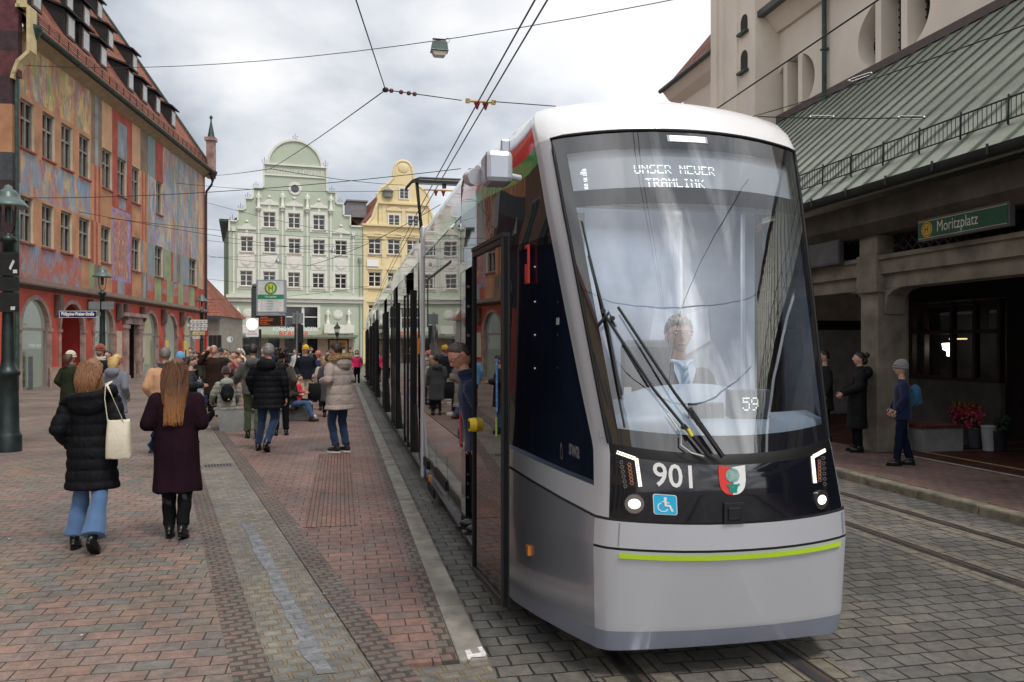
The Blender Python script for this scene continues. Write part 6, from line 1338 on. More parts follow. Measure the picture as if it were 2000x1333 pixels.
# bicycles far right near tram: one simple bicycle
p = pix(708, 722, PZ-.01); o = thing('bicycle', 'parked bicycle far down the street between the pink girl and the tram', 'bicycle', p, rad(25)); 
for x in (-.5,.5): 
    b = MB(); P = [(x+.33*cos(a),0,.34+.33*sin(a)) for a in [2*PI*i/18 for i in range(19)]]; b.tube(P, .02, 5)
    for i in range(6): b.tube([(x,0,.34),(x+.33*cos(i*PI/3),0,.34+.33*sin(i*PI/3))], .004, 3)
    b.build('wheel', RUB, o)
b = MB(); b.tube([(-.5,0,.34),(-.1,0,.34),(-.22,0,.85),(-.5,0,.34)],.016,6); b.tube([(-.1,0,.34),(.36,0,.82),(-.2,0,.78)],.018,6); b.tube([(.5,0,.34),(.34,0,.95),(.3,.22,1.0)],.016,6); b.tube([(.34,0,.95),(.3,-.22,1.0)],.016,6); b.ell((-.23,0,.9),(.13,.06,.03),6); b.build('frame', mat('bike frame', (.12,.12,.12), .4, .4), o)
# ---- wires
WIRE = mat('wire', (.012,.012,.013), .5, .3, bst=0)
def wire(a, c, r, sag, name='overhead_wire', label='', par=None, n=16, mid=None):
    P = []
    a, c = Vector(a), Vector(c)
    for i in range(n+1): k = i/n; q = a.lerp(c, k); q.z -= sag*4*k*(1-k); P.append(q)
    b = MB(); b.tube(P, r, 5); o = b.build(name, WIRE, par)
    if not par: tag(o, label, 'wire', 'overhead wires of the tramway')
    return o
CW = 5.6
for s_, nm in ((2.03,'left one of the pair of contact wires above the tram'),(2.16,'right one of the pair of contact wires above the tram')):
    b = MB(); b.tube([S2W(s_+.1*0+ (shift(t) if t > 8 else 0), t, CW) for t in [-30+i*4 for i in range(26)]], .011, 5); tag(b.build('contact_wire', WIRE), nm, 'wire', 'contact wires above the tram')
node = at(753, 12.27, 176); hanger = at(940, 12.5, 203)
sp = thing('span_wire_node', 'three way wire joint hanging left of the tram with ceramic beads', 'wire joint', node)
b = MB(); b.ell((0,0,0), (.05,.03,.04), 6); b.build('joint', WIRE, sp)
right_anchor = S2W(8.45, 11.0, 4.8)
d = (hanger-node); wire(node, hanger+Vector((-.3,0,.05)), .008, .0, label='span wire from the three way joint to the contact wire insulator')
for k in (.06,.16,.24,.30): q = d*k; b = MB(); b.ell(q, (.035,.035,.035), 5); b.build('ceramic_bead', mat('brown ceramic', (.12,.03,.02), .4), sp)
ih = thing('wire_insulator', 'brass crossarm with two dark red insulators clamping the contact wires, nearest one', 'insulator', hanger, A)
b = MB(); b.tube([(-.22,0,.03),(.22,0,.03)],.02,6); b.box(-.24,-.18,-.03,.03,0,.06); b.box(.16,.22,-.03,.03,0,.06); b.build('crossarm', mat('brass', (.35,.24,.10), .4, .7), ih)
for x in (-.065,.065): b = MB(); b.lathe([(.03,.03),(.05,0),(.03,-.04),(.015,-.09)], (x,0,0), 10); b.build('insulator', mat('dark red insulator', (.2,.02,.02), .35), ih)
wire(hanger+Vector((.2,0,.03)), at(1085,13.0,208), .008, .0, label='span wire running right from the near insulator to behind the tram roof')
wire(node, at(600,5.4,-290), .008, 0, label='wire rising from the three way joint to the upper left')
n2_ = at(528, 30, 330); wire(node, n2_, .009, .05, label='wire falling left from the joint to the knot in front of the green gable')
wire(n2_, at(404, 60, 344), .014, .05, label='wire from the knot to the frescoed house corner')
wire(n2_, at(790, 46, 362), .014, .1, label='wire from the knot past the green gable to the yellow house')
wire(at(45, 33, 128), at(1600, 18, -60), .012, .8, label='long span wire carrying the box shaped street lantern')
# hanging lantern
p = at(858, 19.5, 100); hl = thing('hanging_lantern', 'boxy grey green lantern hanging from the long span wire in the sky', 'hanging lamp', p, .2)
b = MB(); b.prism([(-.20,.0),(.20,.0),(.18,.16),(.12,.20),(-.12,.20),(-.18,.16)], 'y', -.13, .13); b.box(-.21,.21,-.14,.14,-.02,.0); b.build('housing', GRNS, hl, bev=.012); b = MB(); b.prism([(-.18,-.03),(.18,-.03),(.12,-.13),(-.12,-.13)], 'y', -.11, .11); b.build('glass', mat('lantern bowl', (.42,.38,.33), .35, bst=0), hl); b = MB(); b.cyl((0,0,.2),(0,0,.26),.03); b.box(-.16,.16,-.02,.02,.26,.29); b.tube([(.2+.05*cos(a),0,.27+.05*sin(a)) for a in [i*PI/5 for i in range(11)]],.006,4); b.build('clamp', WIRE, hl)
for i, (a, D_a, ya, c, D_c, yc_, lab) in enumerate(((40,34,387,900,26,330,'faint wire from the near lamp head height across to the pantograph'),(345,50,358,800,44,372,'thin wire from the fresco wall crossing the green gable'),(80,37,400,760,60,505,'thin wire sloping down across the third fresco row'),(200,42,425,800,50,470,'wire crossing the green house between its upper rows'),(400,60,395,760,60,470,'wire from the house corner falling past the gable shoulder'),(404,60,470,700,60,480,'nearly level wire at the second window row'),(404,60,500,716,62,520,'nearly level wire below the second window row'),(404,60,545,716,64,560,'wire at the third window row of the green house'),(402,60,585,720,62,560,'low wire rising to the right above the cornice'),(600,45,520,860,30,400,'wire climbing right towards the pantograph'))):
    wire(at(a,D_a,ya), at(c,D_c,yc_), .013, .25, label=lab)
for (px_, py_, D_) in ((651,487,60),(543,507,60)):
    p = at(px_, D_, py_); o = thing('bell_lamp', 'small grey bell lamp hanging on a wire before the green house by the %s' % ('window row' if px_ > 600 else 'medallions'), 'hanging lamp', p); b = MB(); b.lathe([(.22,-.25),(.2,-.1),(.1,.05),(.05,.1),(.04,.35),(.001,.36)], n=12); b.build('shade', mat('zinc grey', (.3,.31,.32), .4, .4), o)
    wire(p+Vector((-5,0,.15)), p+Vector((0,0,.36)), .012, .05, label='wire holding the bell lamp %s, left half' % ('at the window row' if px_ > 600 else 'over a medallion'), n=4); wire(p+Vector((0,0,.36)), p+Vector((6,0,.9)), .012, .05, label='wire holding the bell lamp %s, right half' % ('at the window row' if px_ > 600 else 'over a medallion'), n=4)
# wires on the right side in front of the church
wire(at(1398,14,214), at(1760,9,-30), .012, .0, label='thick wire rising steeply in front of the church')
wire(at(1470,15,228), at(2080,8.0,20), .009, .05, label='wire with turnbuckle crossing the copper roof edge')
wire(at(1480,12,228), at(1800,10.2,230), .008, .02, label='short level wire to the hook on the copper roof')
for (px_, py_, D_, an) in ((1680,151,12.1,.35),(1605,229,11.4,0),(1780,230,10.3,0)):
    p = at(px_, D_, py_); o = thing('turnbuckle', 'steel turnbuckle on a wire in front of the copper roof, %s' % {1680:'the upper sloping one',1605:'the lower left one',1780:'the one beside the hook'}[px_], 'turnbuckle', p); b = MB()
    for s_ in (-1,1): b.tube([(-.14,0,s_*.02-.14*an),(.14,0,s_*.02+.14*an)],.007,5)
    b.ell((-.16,0,-.16*an),(.03,.02,.02),5); b.ell((.16,0,.16*an),(.03,.02,.02),5); b.build('body', CLAMP, o)
wn2 = at(885, 26.5, 378); ih2 = thing('wire_insulator', 'brown crossarm with insulators seen above the tram roof beside the pantograph', 'insulator', at(858, 24, 374), A); b = MB(); b.tube([(-.45,0,.03),(.45,0,.03)],.025,6); b.build('crossarm', mat('brass', (.35,.24,.10), .4, .7), ih2)
for x in (-.1,.12): b = MB(); b.lathe([(.04,.03),(.07,0),(.04,-.06),(.02,-.14)], (x,0,0), 10); b.build('insulator', mat('dark red insulator', (.2,.02,.02), .35), ih2)
for i, (t_, z_, lab) in enumerate(((-3.5,6.3,'span wire above the photographer mirrored as upper arc in the windscreen'),(-6.0,5.9,'span wire behind the photographer mirrored as lower arc in the windscreen'))):
    wire(S2W(-9,t_,z_+1.2), S2W(11,t_+1.5,z_+1.4), .014, 1.2, label=lab)
wire(S2W(-2,-14,9), S2W(7,2,6.6), .012, .3, label='slanting wire overhead mirrored at the right of the windscreen')
# ================================================= people
def remesh(mb, vox, it=3, fac=.5):
    me = mb.mesh('tmp'); o = bpy.data.objects.new('tmp', me); COL.objects.link(o)
    m = o.modifiers.new('r', 'REMESH'); m.mode = 'VOXEL'; m.voxel_size = vox; m.use_smooth_shade = True
    if it: m2 = o.modifiers.new('s', 'SMOOTH'); m2.iterations = it; m2.factor = fac
    dg = bpy.context.evaluated_depsgraph_get(); out = bpy.data.meshes.new_from_object(o.evaluated_get(dg))
    bpy.data.objects.remove(o); bpy.data.meshes.remove(me); return out
def me_obj(me, name, mats, parent):
    o = bpy.data.objects.new(name, me); COL.objects.link(o); o.parent = parent; me.name = name
    me.materials.clear()
    for m in (mats if isinstance(mats, (list, tuple)) else [mats]): me.materials.append(m)
    me.polygons.foreach_set('use_smooth', [True]*len(me.polygons)); return o
def arr(me):
    n = len(me.vertices); co = np.empty(n*3, np.float32); me.vertices.foreach_get('co', co); no = np.empty(n*3, np.float32); me.vertices.foreach_get('normal', no); return co.reshape(-1,3), no.reshape(-1,3)
def setco(me, co): me.vertices.foreach_set('co', co.ravel().astype(np.float32)); me.update()
def cap(mb, pts, rs, n=10):
    pts = [Vector(p) for p in pts]
    for a, c, ra, rc in zip(pts, pts[1:], rs, rs[1:]): mb.cyl(a, c, ra, rc, n)
    for p, r in zip(pts, rs): mb.ell(p, r, 5)
def cloth(name, c, rough=.85, bs=160, bst=.35, wr=.35, sheen=.2, var=.12):
    if name in _m: return _m[name]
    t = NT(name); v = t.obj(); n = t.noise(v, 4, 3); t.base(t.ramp(n.outputs[0], [(.3, tuple(x*(1-var) for x in c)), (.7, tuple(min(1, x*(1+var)) for x in c))]))
    t.p(Roughness=rough, Sheen_Weight=0 if max(c) < .05 else sheen, Specular_IOR_Level=.14 if max(c) < .05 else .3); b1 = t.bump(t.noise(t.obj((1,1,.6)), 7, 3, .6, .6).outputs[0], wr, .035); t.bump(t.noise(v, bs, 2).outputs[0], bst, .002, b1)
    _m[name] = t.mt; return t.mt
def hairmat(name, c, tip=None, z0=0, z1=1):
    if name in _m: return _m[name]
    t = NT(name); n = t.noise(t.obj((60,60,3)), 3, 3, .6); a = t.ramp(n.outputs[0], [(.3, tuple(x*.55 for x in c)), (.7, tuple(min(1,x*1.35) for x in c))])
    if tip:
        s_ = t.N('ShaderNodeSeparateXYZ'); tc_ = t.N('ShaderNodeTexCoord'); t.l(tc_.outputs['Object'], s_.inputs[0]); mr = t.N('ShaderNodeMapRange'); t.l(s_.outputs[2], mr.inputs[0]); mr.inputs[1].default_value = z1; mr.inputs[2].default_value = z0
        a = t.mix(mr.outputs[0], a, t.mix(.4, tip, a))
    t.base(a); t.p(Roughness=.42, Specular_IOR_Level=.6); t.bump(n.outputs[0], .5, .01); _m[name] = t.mt; return t.mt
SKIN = mat('skin', (.62,.36,.26), .5, var=.07, vs=14, bst=.1, Subsurface_Weight=.08, Subsurface_Scale=.02); SKR = mat('skin ruddy', (.60,.29,.21), .5, var=.1, vs=12, bst=.1); LIP = mat('lips', (.42,.14,.12), .45, bst=0); EYW = mat('eye white', (.7,.68,.65), .3, bst=0); EYD = mat('eye dark', (.02,.015,.012), .15, bst=0)
BLKL = mat('black leather', (.010,.010,.011), .32, var=.3, vs=9, bs=60, bst=.2); SHW = mat('white sneaker', (.62,.60,.57), .6, bs=60); SHB = mat('brown shoe', (.07,.035,.02), .45); RUBW = mat('white rubber', (.65,.64,.60), .5, bst=0)
def hsurf(d):   # head surface, d unit vector, face along +y
    x, y, z = d
    p = Vector((x*.078, y*.096, z*.118))
    if z < 0: k = 1-.30*min(1, -z)**1.3*(1 if y > -.2 else .4); p.x *= k
    if z < -.2 and y < 0: p.y *= 1-.35*(-z-.2)
    if y > 0:
        g = lambda cx, cz, sx, sz: math.exp(-((p.x-cx)/sx)**2-((p.z-cz)/sz)**2)
        p.y += .026*g(0,-.018,.010,.020)+.010*g(0,.004,.008,.02)-.010*g(.031,.010,.016,.012)-.010*g(-.031,.010,.016,.012)+.006*g(0,.032,.05,.012)+.008*g(0,-.060,.022,.008)-.004*g(0,-.047,.02,.005)+.012*g(0,-.092,.022,.018)
    return p
def head_mb(mb, M, N, eyes=True):
    def ring_(k): ph = -PI/2+PI*k/N; return [hsurf((cos(ph)*sin(2*PI*i/(2*N)), cos(ph)*cos(2*PI*i/(2*N)), sin(ph))) for i in range(2*N)]
    rs = [[M @ p for p in ring_(k)] for k in range(1, N)]; o = len(mb.v); W_2 = 2*N
    vs = [M @ hsurf((0,0,-1))]+[p for r in rs for p in r]+[M @ hsurf((0,0,1))]; fs = []; 
    for i in range(W_2): fs.append((0, 1+(i+1) % W_2, 1+i))
    for k in range(N-2):
        for i in range(W_2): a = 1+k*W_2; b = a+W_2; j = (i+1) % W_2; fs.append((a+i,a+j,b+j,b+i))
    L = 1+(N-2)*W_2
    for i in range(W_2): fs.append((L+i, L+(i+1) % W_2, len(vs)-1))
    Mi = M.inverted(); s_ = M.to_scale()[0]
    for f in fs:
        c = Vector((0,0,0))
        for i in f: c += vs[i]
        c = Mi @ (c/len(f)); lip = c.y > .05 and abs(c.x) < .024 and -.068 < c.z < -.054
        mb.add([vs[i] for i in f], [tuple(range(len(f)))], 1 if lip else 0, True)
    for sd_ in (-1,1):
        mb.ell(M @ Vector((sd_*.077,-.012,-.006)), (.009*s_,.02*s_,.032*s_), 5, 0, M.to_3x3().normalized())
        if eyes: mb.ell(M @ Vector((sd_*.031,.0765,.009)), (.0125*s_,.0125*s_,.0085*s_), 6, 2); mb.ell(M @ Vector((sd_*.031,.0845,.009)), .0062*s_, 5, 3)
def cap_mesh(M, N, thick, region, wob=0, seed=0):
    """shell over the head: region(d) in 0..1 says how far it stands out"""
    mb = MB(); r_ = random.Random(seed); W_2 = 2*N; vs = []
    def pt(d):
        p = hsurf(d); k = region(d); th = (thick(d) if callable(thick) else thick)
        n = Vector(d).normalized(); return M @ (p+n*(th*k-.02*(1-k)+ (r_.uniform(-wob,wob) if k > .5 else 0)))
    vs = [pt((0,0,-1))]
    for k in range(1, N):
        ph = -PI/2+PI*k/N; vs += [pt((cos(ph)*sin(2*PI*i/W_2), cos(ph)*cos(2*PI*i/W_2), sin(ph))) for i in range(W_2)]
    vs.append(pt((0,0,1))); fs = [(0, 1+(i+1) % W_2, 1+i) for i in range(W_2)]
    for k in range(N-2):
        for i in range(W_2): a = 1+k*W_2; b = a+W_2; j = (i+1) % W_2; fs.append((a+i,a+j,b+j,b+i))
    L = 1+(N-2)*W_2; fs += [(L+i, L+(i+1) % W_2, len(vs)-1) for i in range(W_2)]
    mb.add(vs, fs, 0, True); return mb
def sstep(a, b, x): x = max(0, min(1, (x-a)/(b-a))); return x*x*(3-2*x)
def r_short(d): x, y, z = d; return sstep(-.02, .12, z-.42*sstep(-.15,.75,y)+.50*sstep(.1,-.6,y)-.0)
def r_bald(d): x, y, z = d; return sstep(0,.15,z-.75*sstep(-.2,.9,y)+.55*sstep(.1,-.6,y))
def r_hat(d): x, y, z = d; return sstep(.0, .12, z-.12*sstep(-.2,.8,y)+.12*sstep(.1,-.6,y)-.08)
def r_hood(d): x, y, z = d; return sstep(.0,.2, .80-y*1.25+max(0,z-.55)*1.2)
def hand(mb, wrist, d, side, spread=0):
    """relaxed hand with five bent fingers, pointing along d"""
    d = Vector(d).normalized(); s_ = Vector((side,0,0)); up = d.cross(Vector((0,1,0))) 
    if up.length < .2: up = Vector((side,0,0))
    up.normalize(); w = up.cross(d).normalized(); palmn = up*(-side)
    q = Vector(wrist); mb.tube([q, q+d*.04, q+d*.085], [(.026,.016),(.038,.015),(.036,.012)], 8, 0)
    for i, (o, ln) in enumerate(((-.027,.055),(-.009,.07),(.010,.074),(.029,.066))):
        b0 = q+d*.08+w*(-o); b1 = b0+d*ln*.45-palmn*(-.006); b2 = b1+(d*.75+palmn*.6).normalized()*ln*.33; b3 = b2+(d*.35+palmn*.9).normalized()*ln*.28
        mb.tube([b0,b1,b2,b3], [.0085,.008,.0075,.006], 6, 0); mb.ell(b3, .006, 4)
    t0 = q+d*.025+w*.03; mb.tube([t0, t0+(d*.6+w*.6+palmn*.3).normalized()*.035, t0+(d*.9+w*.35+palmn*.5).normalized()*.068], [.011,.0095,.007], 6, 0)
def leg_default(): return dict(L=((-.09,0,.50),(-.10,-.02,.09),0), R=((.09,0,.50),(.10,0,.09),0))
HANG = dict(L=((-.245,-.03,.24),(-.255,.05,-.02)), R=((.245,-.03,.24),(.255,.05,-.02))); 
POCK = dict(L=((-.262,-.10,.20),(-.215,.07,.03)), R=((.262,-.10,.20),(.215,.07,.03)))
FRONT = dict(L=((-.27,-.02,.25),(-.12,.22,.24)), R=((.27,-.02,.25),(.12,.22,.24)))
STRIDE = dict(L=((-.09,.10,.51),(-.09,.12,.09),0), R=((.09,-.04,.50),(.10,-.26,.16),-35))
def person(label, px, D, H, yaw, coat=(.02,.02,.022), cname='', style='coat', hem=.60, puff=0, legs=None, lc=(.03,.045,.09), lname='', arms=HANG, hair='short', hc=(.05,.03,.02), hlen=0, hat=None, hood=None, head=(0,0), lean=0, hz=.92, shoe=None, flare=0, q=1, z=PZ, pos=None, skin=SKIN, fur=None, scarf=None, glasses=False, beard=None, group='people in the square', vox=None, tip=None, pitch_q=.105, collar=None, wscale=1.0, facehair=None, sole=None):
    s_ = H/1.75; p = pos if pos is not None else Vector(((px-1000)/F*D, D, z)); root = thing('person', label, 'person', p, rad(yaw), group)
    vox = vox or {0:.024, 1:.018, 2:.013}[q]; S_ = Matrix.Scale(s_, 4); RL = Matrix.Rotation(-rad(lean), 4, 'X'); PV = Vector((0,0,hz))
    def T(v): return PV+(RL @ Vector(v))
    legs = legs or leg_default(); X = lambda v: S_ @ Vector(v)
    # ---- body
    b = MB(); b.M = S_; 
    b.loft([[T((rx*cos(2*PI*i/12), ry*sin(2*PI*i/12)+yo, z_)) for i in range(12)] for z_, rx, ry, yo in ((-.06,.12,.09,0),(.05,.145,.095,0),(.18,.125,.09,0),(.34,.145,.10,0),(.46,.15,.09,0),(.52,.07,.06,0))])
    cap(b, [T((0,0,.50)), T((0,.015,.63))], [.058,.052])
    W_ = {}
    for sd_, k in ((-1,'L'),(1,'R')):
        sh = T((sd_*.150,0,.445)); el, wr = T(arms[k][0]), T(arms[k][1]); W_[k] = (sh, el, wr); cap(b, [sh, el, wr], [.045,.036,.027])
        kn, an, _ = legs[k]; hp = PV+Vector((sd_*.085,0,-.02)); cap(b, [hp, Vector(kn), Vector(an)], [.075,.052,.036])
    me = remesh(b, .02 if q else .028, 2); hb = MB(); hb.v = [tuple(v.co) for v in me.vertices]; hb.f = [tuple(pl.vertices) for pl in me.polygons]; hb.m = [0]*len(hb.f); hb.s = [True]*len(hb.f); bpy.data.meshes.remove(me)
    hyaw, hpit = head; HM = S_ @ Matrix.Translation(T((0,.025,.725))) @ RL.to_4x4() @ Matrix.Rotation(rad(hyaw), 4, 'Z') @ Matrix.Rotation(-rad(hpit), 4, 'X')
    head_mb(hb, HM, {0:9, 1:14, 2:24}[q])
    for k, sd_ in (('L',-1),('R',1)):
        hb.M = S_; sh, el, wr = W_[k]; dd = (wr-el).normalized(); hand(hb, wr+dd*.01, dd*.8+Vector((0,.0,-.25)), sd_)
    hb.M = None; o = hb.build('body', [skin, LIP, EYW, EYD], root)
    # ---- coat or jacket
    cm = cloth('coat '+(cname or '%.3f %.3f %.3f' % coat), coat, .68 if puff else .88, wr=.9 if puff else .6, sheen=0 if max(coat) < .03 else .15)
    g = .010 if puff else .0; w_ = wscale; R_ = []
    hemz = hem-.92   # relative to hip
    fl = .0 if style == 'jacket' else .02
    zs_ = [(hemz,.205+fl+g,.15+fl+g,0)] + ([((hemz-.02)/2,.205+g,.15+g,0)] if hemz < -.15 else []) + [(max(.0, hemz+.04),.20+g,.145+g,0),(.16,.185+g,.13+g,0),(.30,.20+g,.135+g,0),(.40,.205+g,.13+g*.7,0),(.465,.185+g*.5,.10+g*.5,0),(.505,.125,.075,0),(.545,.075+g*.5,.07+g*.5,.01)]
    b = MB(); b.M = S_; rings_ = []
    for z_, rx, ry, yo in zs_:
        f_ = (lambda v: T(v)) if z_ > -.03 else (lambda v: PV+Vector(v)); rings_.append([f_((w_*rx*cos(2*PI*i/20), w_*ry*sin(2*PI*i/20)+yo, z_)) for i in range(20)])
    b.loft(rings_)
    ar_r = [.082+g*.8,.07+g,.052+g]
    for k, sd_ in (('L',-1),('R',1)):
        sh, el, wr = W_[k]; sh2 = T((sd_*(.172*w_),0,.435)); cap(b, [sh2, el, el.lerp(wr,.93)], ar_r)
    if hood == 'down': b.ell(T((0,-.13,.50)), (.15+g,.085,.10+g), 8); b.ell(T((0,-.06,.545)), (.125,.09,.05), 8)
    if collar: b.ell(T((0,.0,.555)), (.085,.085,.055), 8)
    me = remesh(b, vox, 3); co_, no_ = arr(me)
    if puff:
        zz_ = co_[:,2]/s_; ph = (zz_/pitch_q) % 1.0; amp = np.abs(np.sin(PI*ph))**.38; m_ = (zz_ < hz+.50).astype(float)
        co_ = co_+no_*((amp-.8)*.015*puff*m_)[:,None]
        co_ += no_*(rng.rand(len(co_),1)*.0015)
    # folds
    an_ = np.arctan2(co_[:,1], co_[:,0]); low = np.clip((hz*s_+.05-co_[:,2])/.5, 0, 1); co_ = co_+no_*(np.sin(an_*5+co_[:,2]*2)*.010*low)[:,None]*(0.3 if puff else 1)
    setco(me, co_); me_obj(me, 'coat' if style == 'coat' else 'jacket', cm, root)
    # ---- trousers
    b = MB(); b.M = S_; b.ell(PV+Vector((0,0,-.02)), (.165,.125,.13), 8)
    for k, sd_ in (('L',-1),('R',1)):
        kn, an, _ = legs[k]; kn, an = Vector(kn), Vector(an); hp = PV+Vector((sd_*.085,0,-.04)); ank = kn.lerp(an, .93); mid_ = kn.lerp(ank,.5); cap(b, [hp, hp.lerp(kn,.5), kn], [.098,.088,.070]); b.cyl(kn, mid_, .070, .066+flare*.4, 14); b.ell(mid_, .064+flare*.4, 6); b.cyl(mid_, ank, .066+flare*.4, .060+flare, 14)
    me = remesh(b, vox*.95, 2); co_, no_ = arr(me); co_ = co_+no_*(np.sin(co_[:,2]*38+co_[:,0]*20)*.003)[:,None]; setco(me, co_)
    me_obj(me, 'trousers', cloth('trousers '+(lname or '%.3f %.3f %.3f' % lc), lc, .85, 220, .4, .3), root)
    # ---- shoes
    for k, sd_ in (('L',-1),('R',1)):
        kn, an, pit = legs[k]; M0 = Matrix.Translation(Vector(an)) @ Matrix.Rotation(rad(pit), 4, 'X') @ Matrix.Rotation(-sd_*rad(6), 4, 'Z'); b = MB(); b.M = S_ @ M0
        b.ell((0,.04,-.040), (.042,.125,.042), 8); b.ell((0,-.02,-.02), (.040,.055,.055), 7); b.cyl((0,-.015,-.02),(0,-.01,.07),.042,.045,12)
        P = [(.044*cos(a)*(1 if sin(a) > -.3 else .85), .045+.13*sin(a)) for a in [2*PI*i/16 for i in range(16)]]; b.prism(P, 'z', -.088, -.062, 1)
        b.build('shoe', [shoe or BLKL, sole or (shoe if shoe in (SHW,) else RUB)], root)
    # ---- hair, hat, hood
    N = {0:10, 1:16, 2:26}[q]; sd = int(abs(px)*7) % 97
    hm = hairmat('hair %.3f %.3f %.3f' % hc, hc) if not tip else hairmat('hair ombre %.3f' % hc[0], hc, tip, 1.15*s_, 1.5*s_)
    if hair in ('short','bald','bob','long','bun'):
        mb = cap_mesh(HM, N, (.009 if q > 1 else .012) if hair != 'bald' else .004, r_bald if hair == 'bald' else r_short, .004 if q > 1 else .002, sd)
        if hair == 'short' and q and not hat:
            r2 = random.Random(sd)
            for i in range(420 if q > 1 else 120):
                d = Vector((r2.gauss(0,1), r2.gauss(-.3,1), r2.gauss(.5,1))).normalized()
                if r_short(d) < .55: continue
                p0_ = hsurf(d)+d*.008; fl_ = Vector((r2.uniform(-.3,.3), -.5+r2.uniform(-.4,.4), -.75)); fl_ = (fl_-d*fl_.dot(d)); p1_ = p0_+d*.005+fl_.normalized()*.016; mb.tube([HM @ p0_, HM @ p1_, HM @ (p1_+fl_.normalized()*.012-d*.001)], [.003,.0024,.0005], 3)
        if hair in ('bob','long'):
            LN = hlen or .22; tb = T((0,-.02,.725)); mb.M = S_
            rr = []
            for k in range(7):
                f_ = k/6; zc = .80-f_*(LN+.075); yo = -.035-.055*min(1,f_*1.6)-(.03*f_ if hair == 'long' else 0); rx = (.088+.025*sin(min(1,f_*1.4)*PI/2)) if hair == 'bob' else (.088+.03*sin(min(1,f_*1.3)*PI))*(1-.25*f_); rx *= (1-.22*f_**3) if hair == 'bob' else 1; ry = (.105-.03*f_) if hair == 'bob' else .095-.055*f_
                rr.append([T((rx*cos(2*PI*i/18), yo+ry*sin(2*PI*i/18) if sin(2*PI*i/18) < .25 else yo+ry*.25, zc)) for i in range(18)])
            mb.loft(rr)
            if q > 1:
                r2 = random.Random(3+sd)
                for i in range(330):
                    a = r2.uniform(PI*.90, 2.10*PI); k0 = r2.uniform(0, .35); ln = LN*r2.uniform(.82,1.08); P = []
                    for j in range(7):
                        f_ = k0+(1-k0)*j/6; rx = (.096+.022*sin(min(1,f_*1.4)*PI/2)) if hair == 'bob' else (.094+.034*sin(min(1,f_*1.3)*PI))*(1-.22*f_); rx *= (1-.24*f_**3) if hair == 'bob' else 1; ry = (.118-.03*f_-.02*f_**3) if hair == 'bob' else .104-.05*f_
                        yo = -.035-.055*min(1,f_*1.6)-(.03*f_ if hair == 'long' else 0); wv = .010*sin(f_*6+a*5+sd)+.004*sin(f_*15+i)+(.03*(a-1.5*PI)*max(0,f_-.55) if hair == 'long' else 0)
                        P.append(T((rx*cos(a)*(1 if f_ > .12 else .8+1.6*f_)+wv, yo+ry*sin(a)+.2*wv, .80+.02*(1-f_)-f_*(ln+.075))))
                    mb.tube(P, [.0045]*5+[.0035,.001], 4)
        if hair == 'bun': mb.M = S_; mb.ell(T((0,-.09,.80)), (.05,.055,.05), 7); mb.ell(T((0,-.06,.70)), (.07,.06,.08), 7)
        if hair == 'curly': pass
        mb.M = None; mb.build('hair', hm, root)
    if hair == 'curly':
        mb = cap_mesh(HM, N, .04, r_short, .012, sd); mb.M = S_; r2 = random.Random(5)
        for i in range(60): a = r2.uniform(PI*.8,2.2*PI); mb.ell(T((.11*cos(a), -.05+.09*sin(a), r2.uniform(.5,.85))), r2.uniform(.025,.045), 4)
        mb.M = None; mb.build('hair', hm, root)
    if facehair: mb = cap_mesh(HM, N, .012, lambda d: sstep(0,.1,-d[2]-.42)*sstep(.1,.3,d[1]) if abs(d[0]) < .8 else 0, .002, sd); mb.build('beard', hairmat('hair %.3f %.3f %.3f' % facehair, facehair), root)
    if hat:
        hcol, hn = hat[:2]; slouch = hat[2] if len(hat) > 2 else 0
        mb = cap_mesh(HM, N, (lambda d: .022+.02*max(0,d[2])+slouch*max(0,-d[1])*max(0,d[2])), r_hat, 0, sd); ht = NT(hn) if hn not in _m else None
        if ht: ht.base(hcol); ht.p(Roughness=.95, Sheen_Weight=.3); wv = ht.N('ShaderNodeTexWave'); wv.wave_type = 'RINGS' if False else 'BANDS'; wv.bands_direction = 'X'; wv.inputs['Scale'].default_value = 38; ht.l(ht.obj(), wv.inputs[0]); ht.bump(wv.outputs[0], .5, .006); _m[hn] = ht.mt
        mb.build('knit_hat', _m[hn], root)
        mb = MB(); P = []
        for i in range(25): a = 2*PI*i/24; y_ = cos(a); d = Vector((sin(a), cos(a), .12+.10*y_)).normalized(); P.append(HM @ (hsurf(d)+Vector((d.x,d.y,0))*.018))
        mb.tube(P, .017*s_, 6); mb.build('hat_brim', _m[hn], root) if False else mb.build('hat_band', _m[hn], root)
    if hood == 'up': cap_mesh(HM, N, .045, r_hood, 0, sd).build('hood', cm, root)
    if fur:
        b = MB(); b.M = S_; r2 = random.Random(9); 
        for i in range(1100 if q > 1 else 200):
            a = r2.uniform(0, 2*PI); c = T((.165*cos(a), -.06+.135*sin(a), .60-.02*sin(a))); n_ = Vector((cos(a)*r2.uniform(.3,1), sin(a)*r2.uniform(.3,1)-.2, r2.uniform(-.6,1))).normalized()*.062*r2.uniform(.6,1.15)
            c += Vector((r2.uniform(-.02,.02), r2.uniform(-.02,.02), r2.uniform(-.015,.02))); sx_ = n_.cross(Vector((r2.uniform(-1,1),r2.uniform(-1,1),.3))).normalized()*.006; b.add([c-sx_, c+sx_, c+n_], [(0,1,2)])
        for i in range(24): a = 2*PI*i/24; b.ell(T((.16*cos(a), -.06+.13*sin(a), .592-.02*sin(a))), .038, 4)
        b.build('fur_trim', hairmat('fur trim', fur), root)
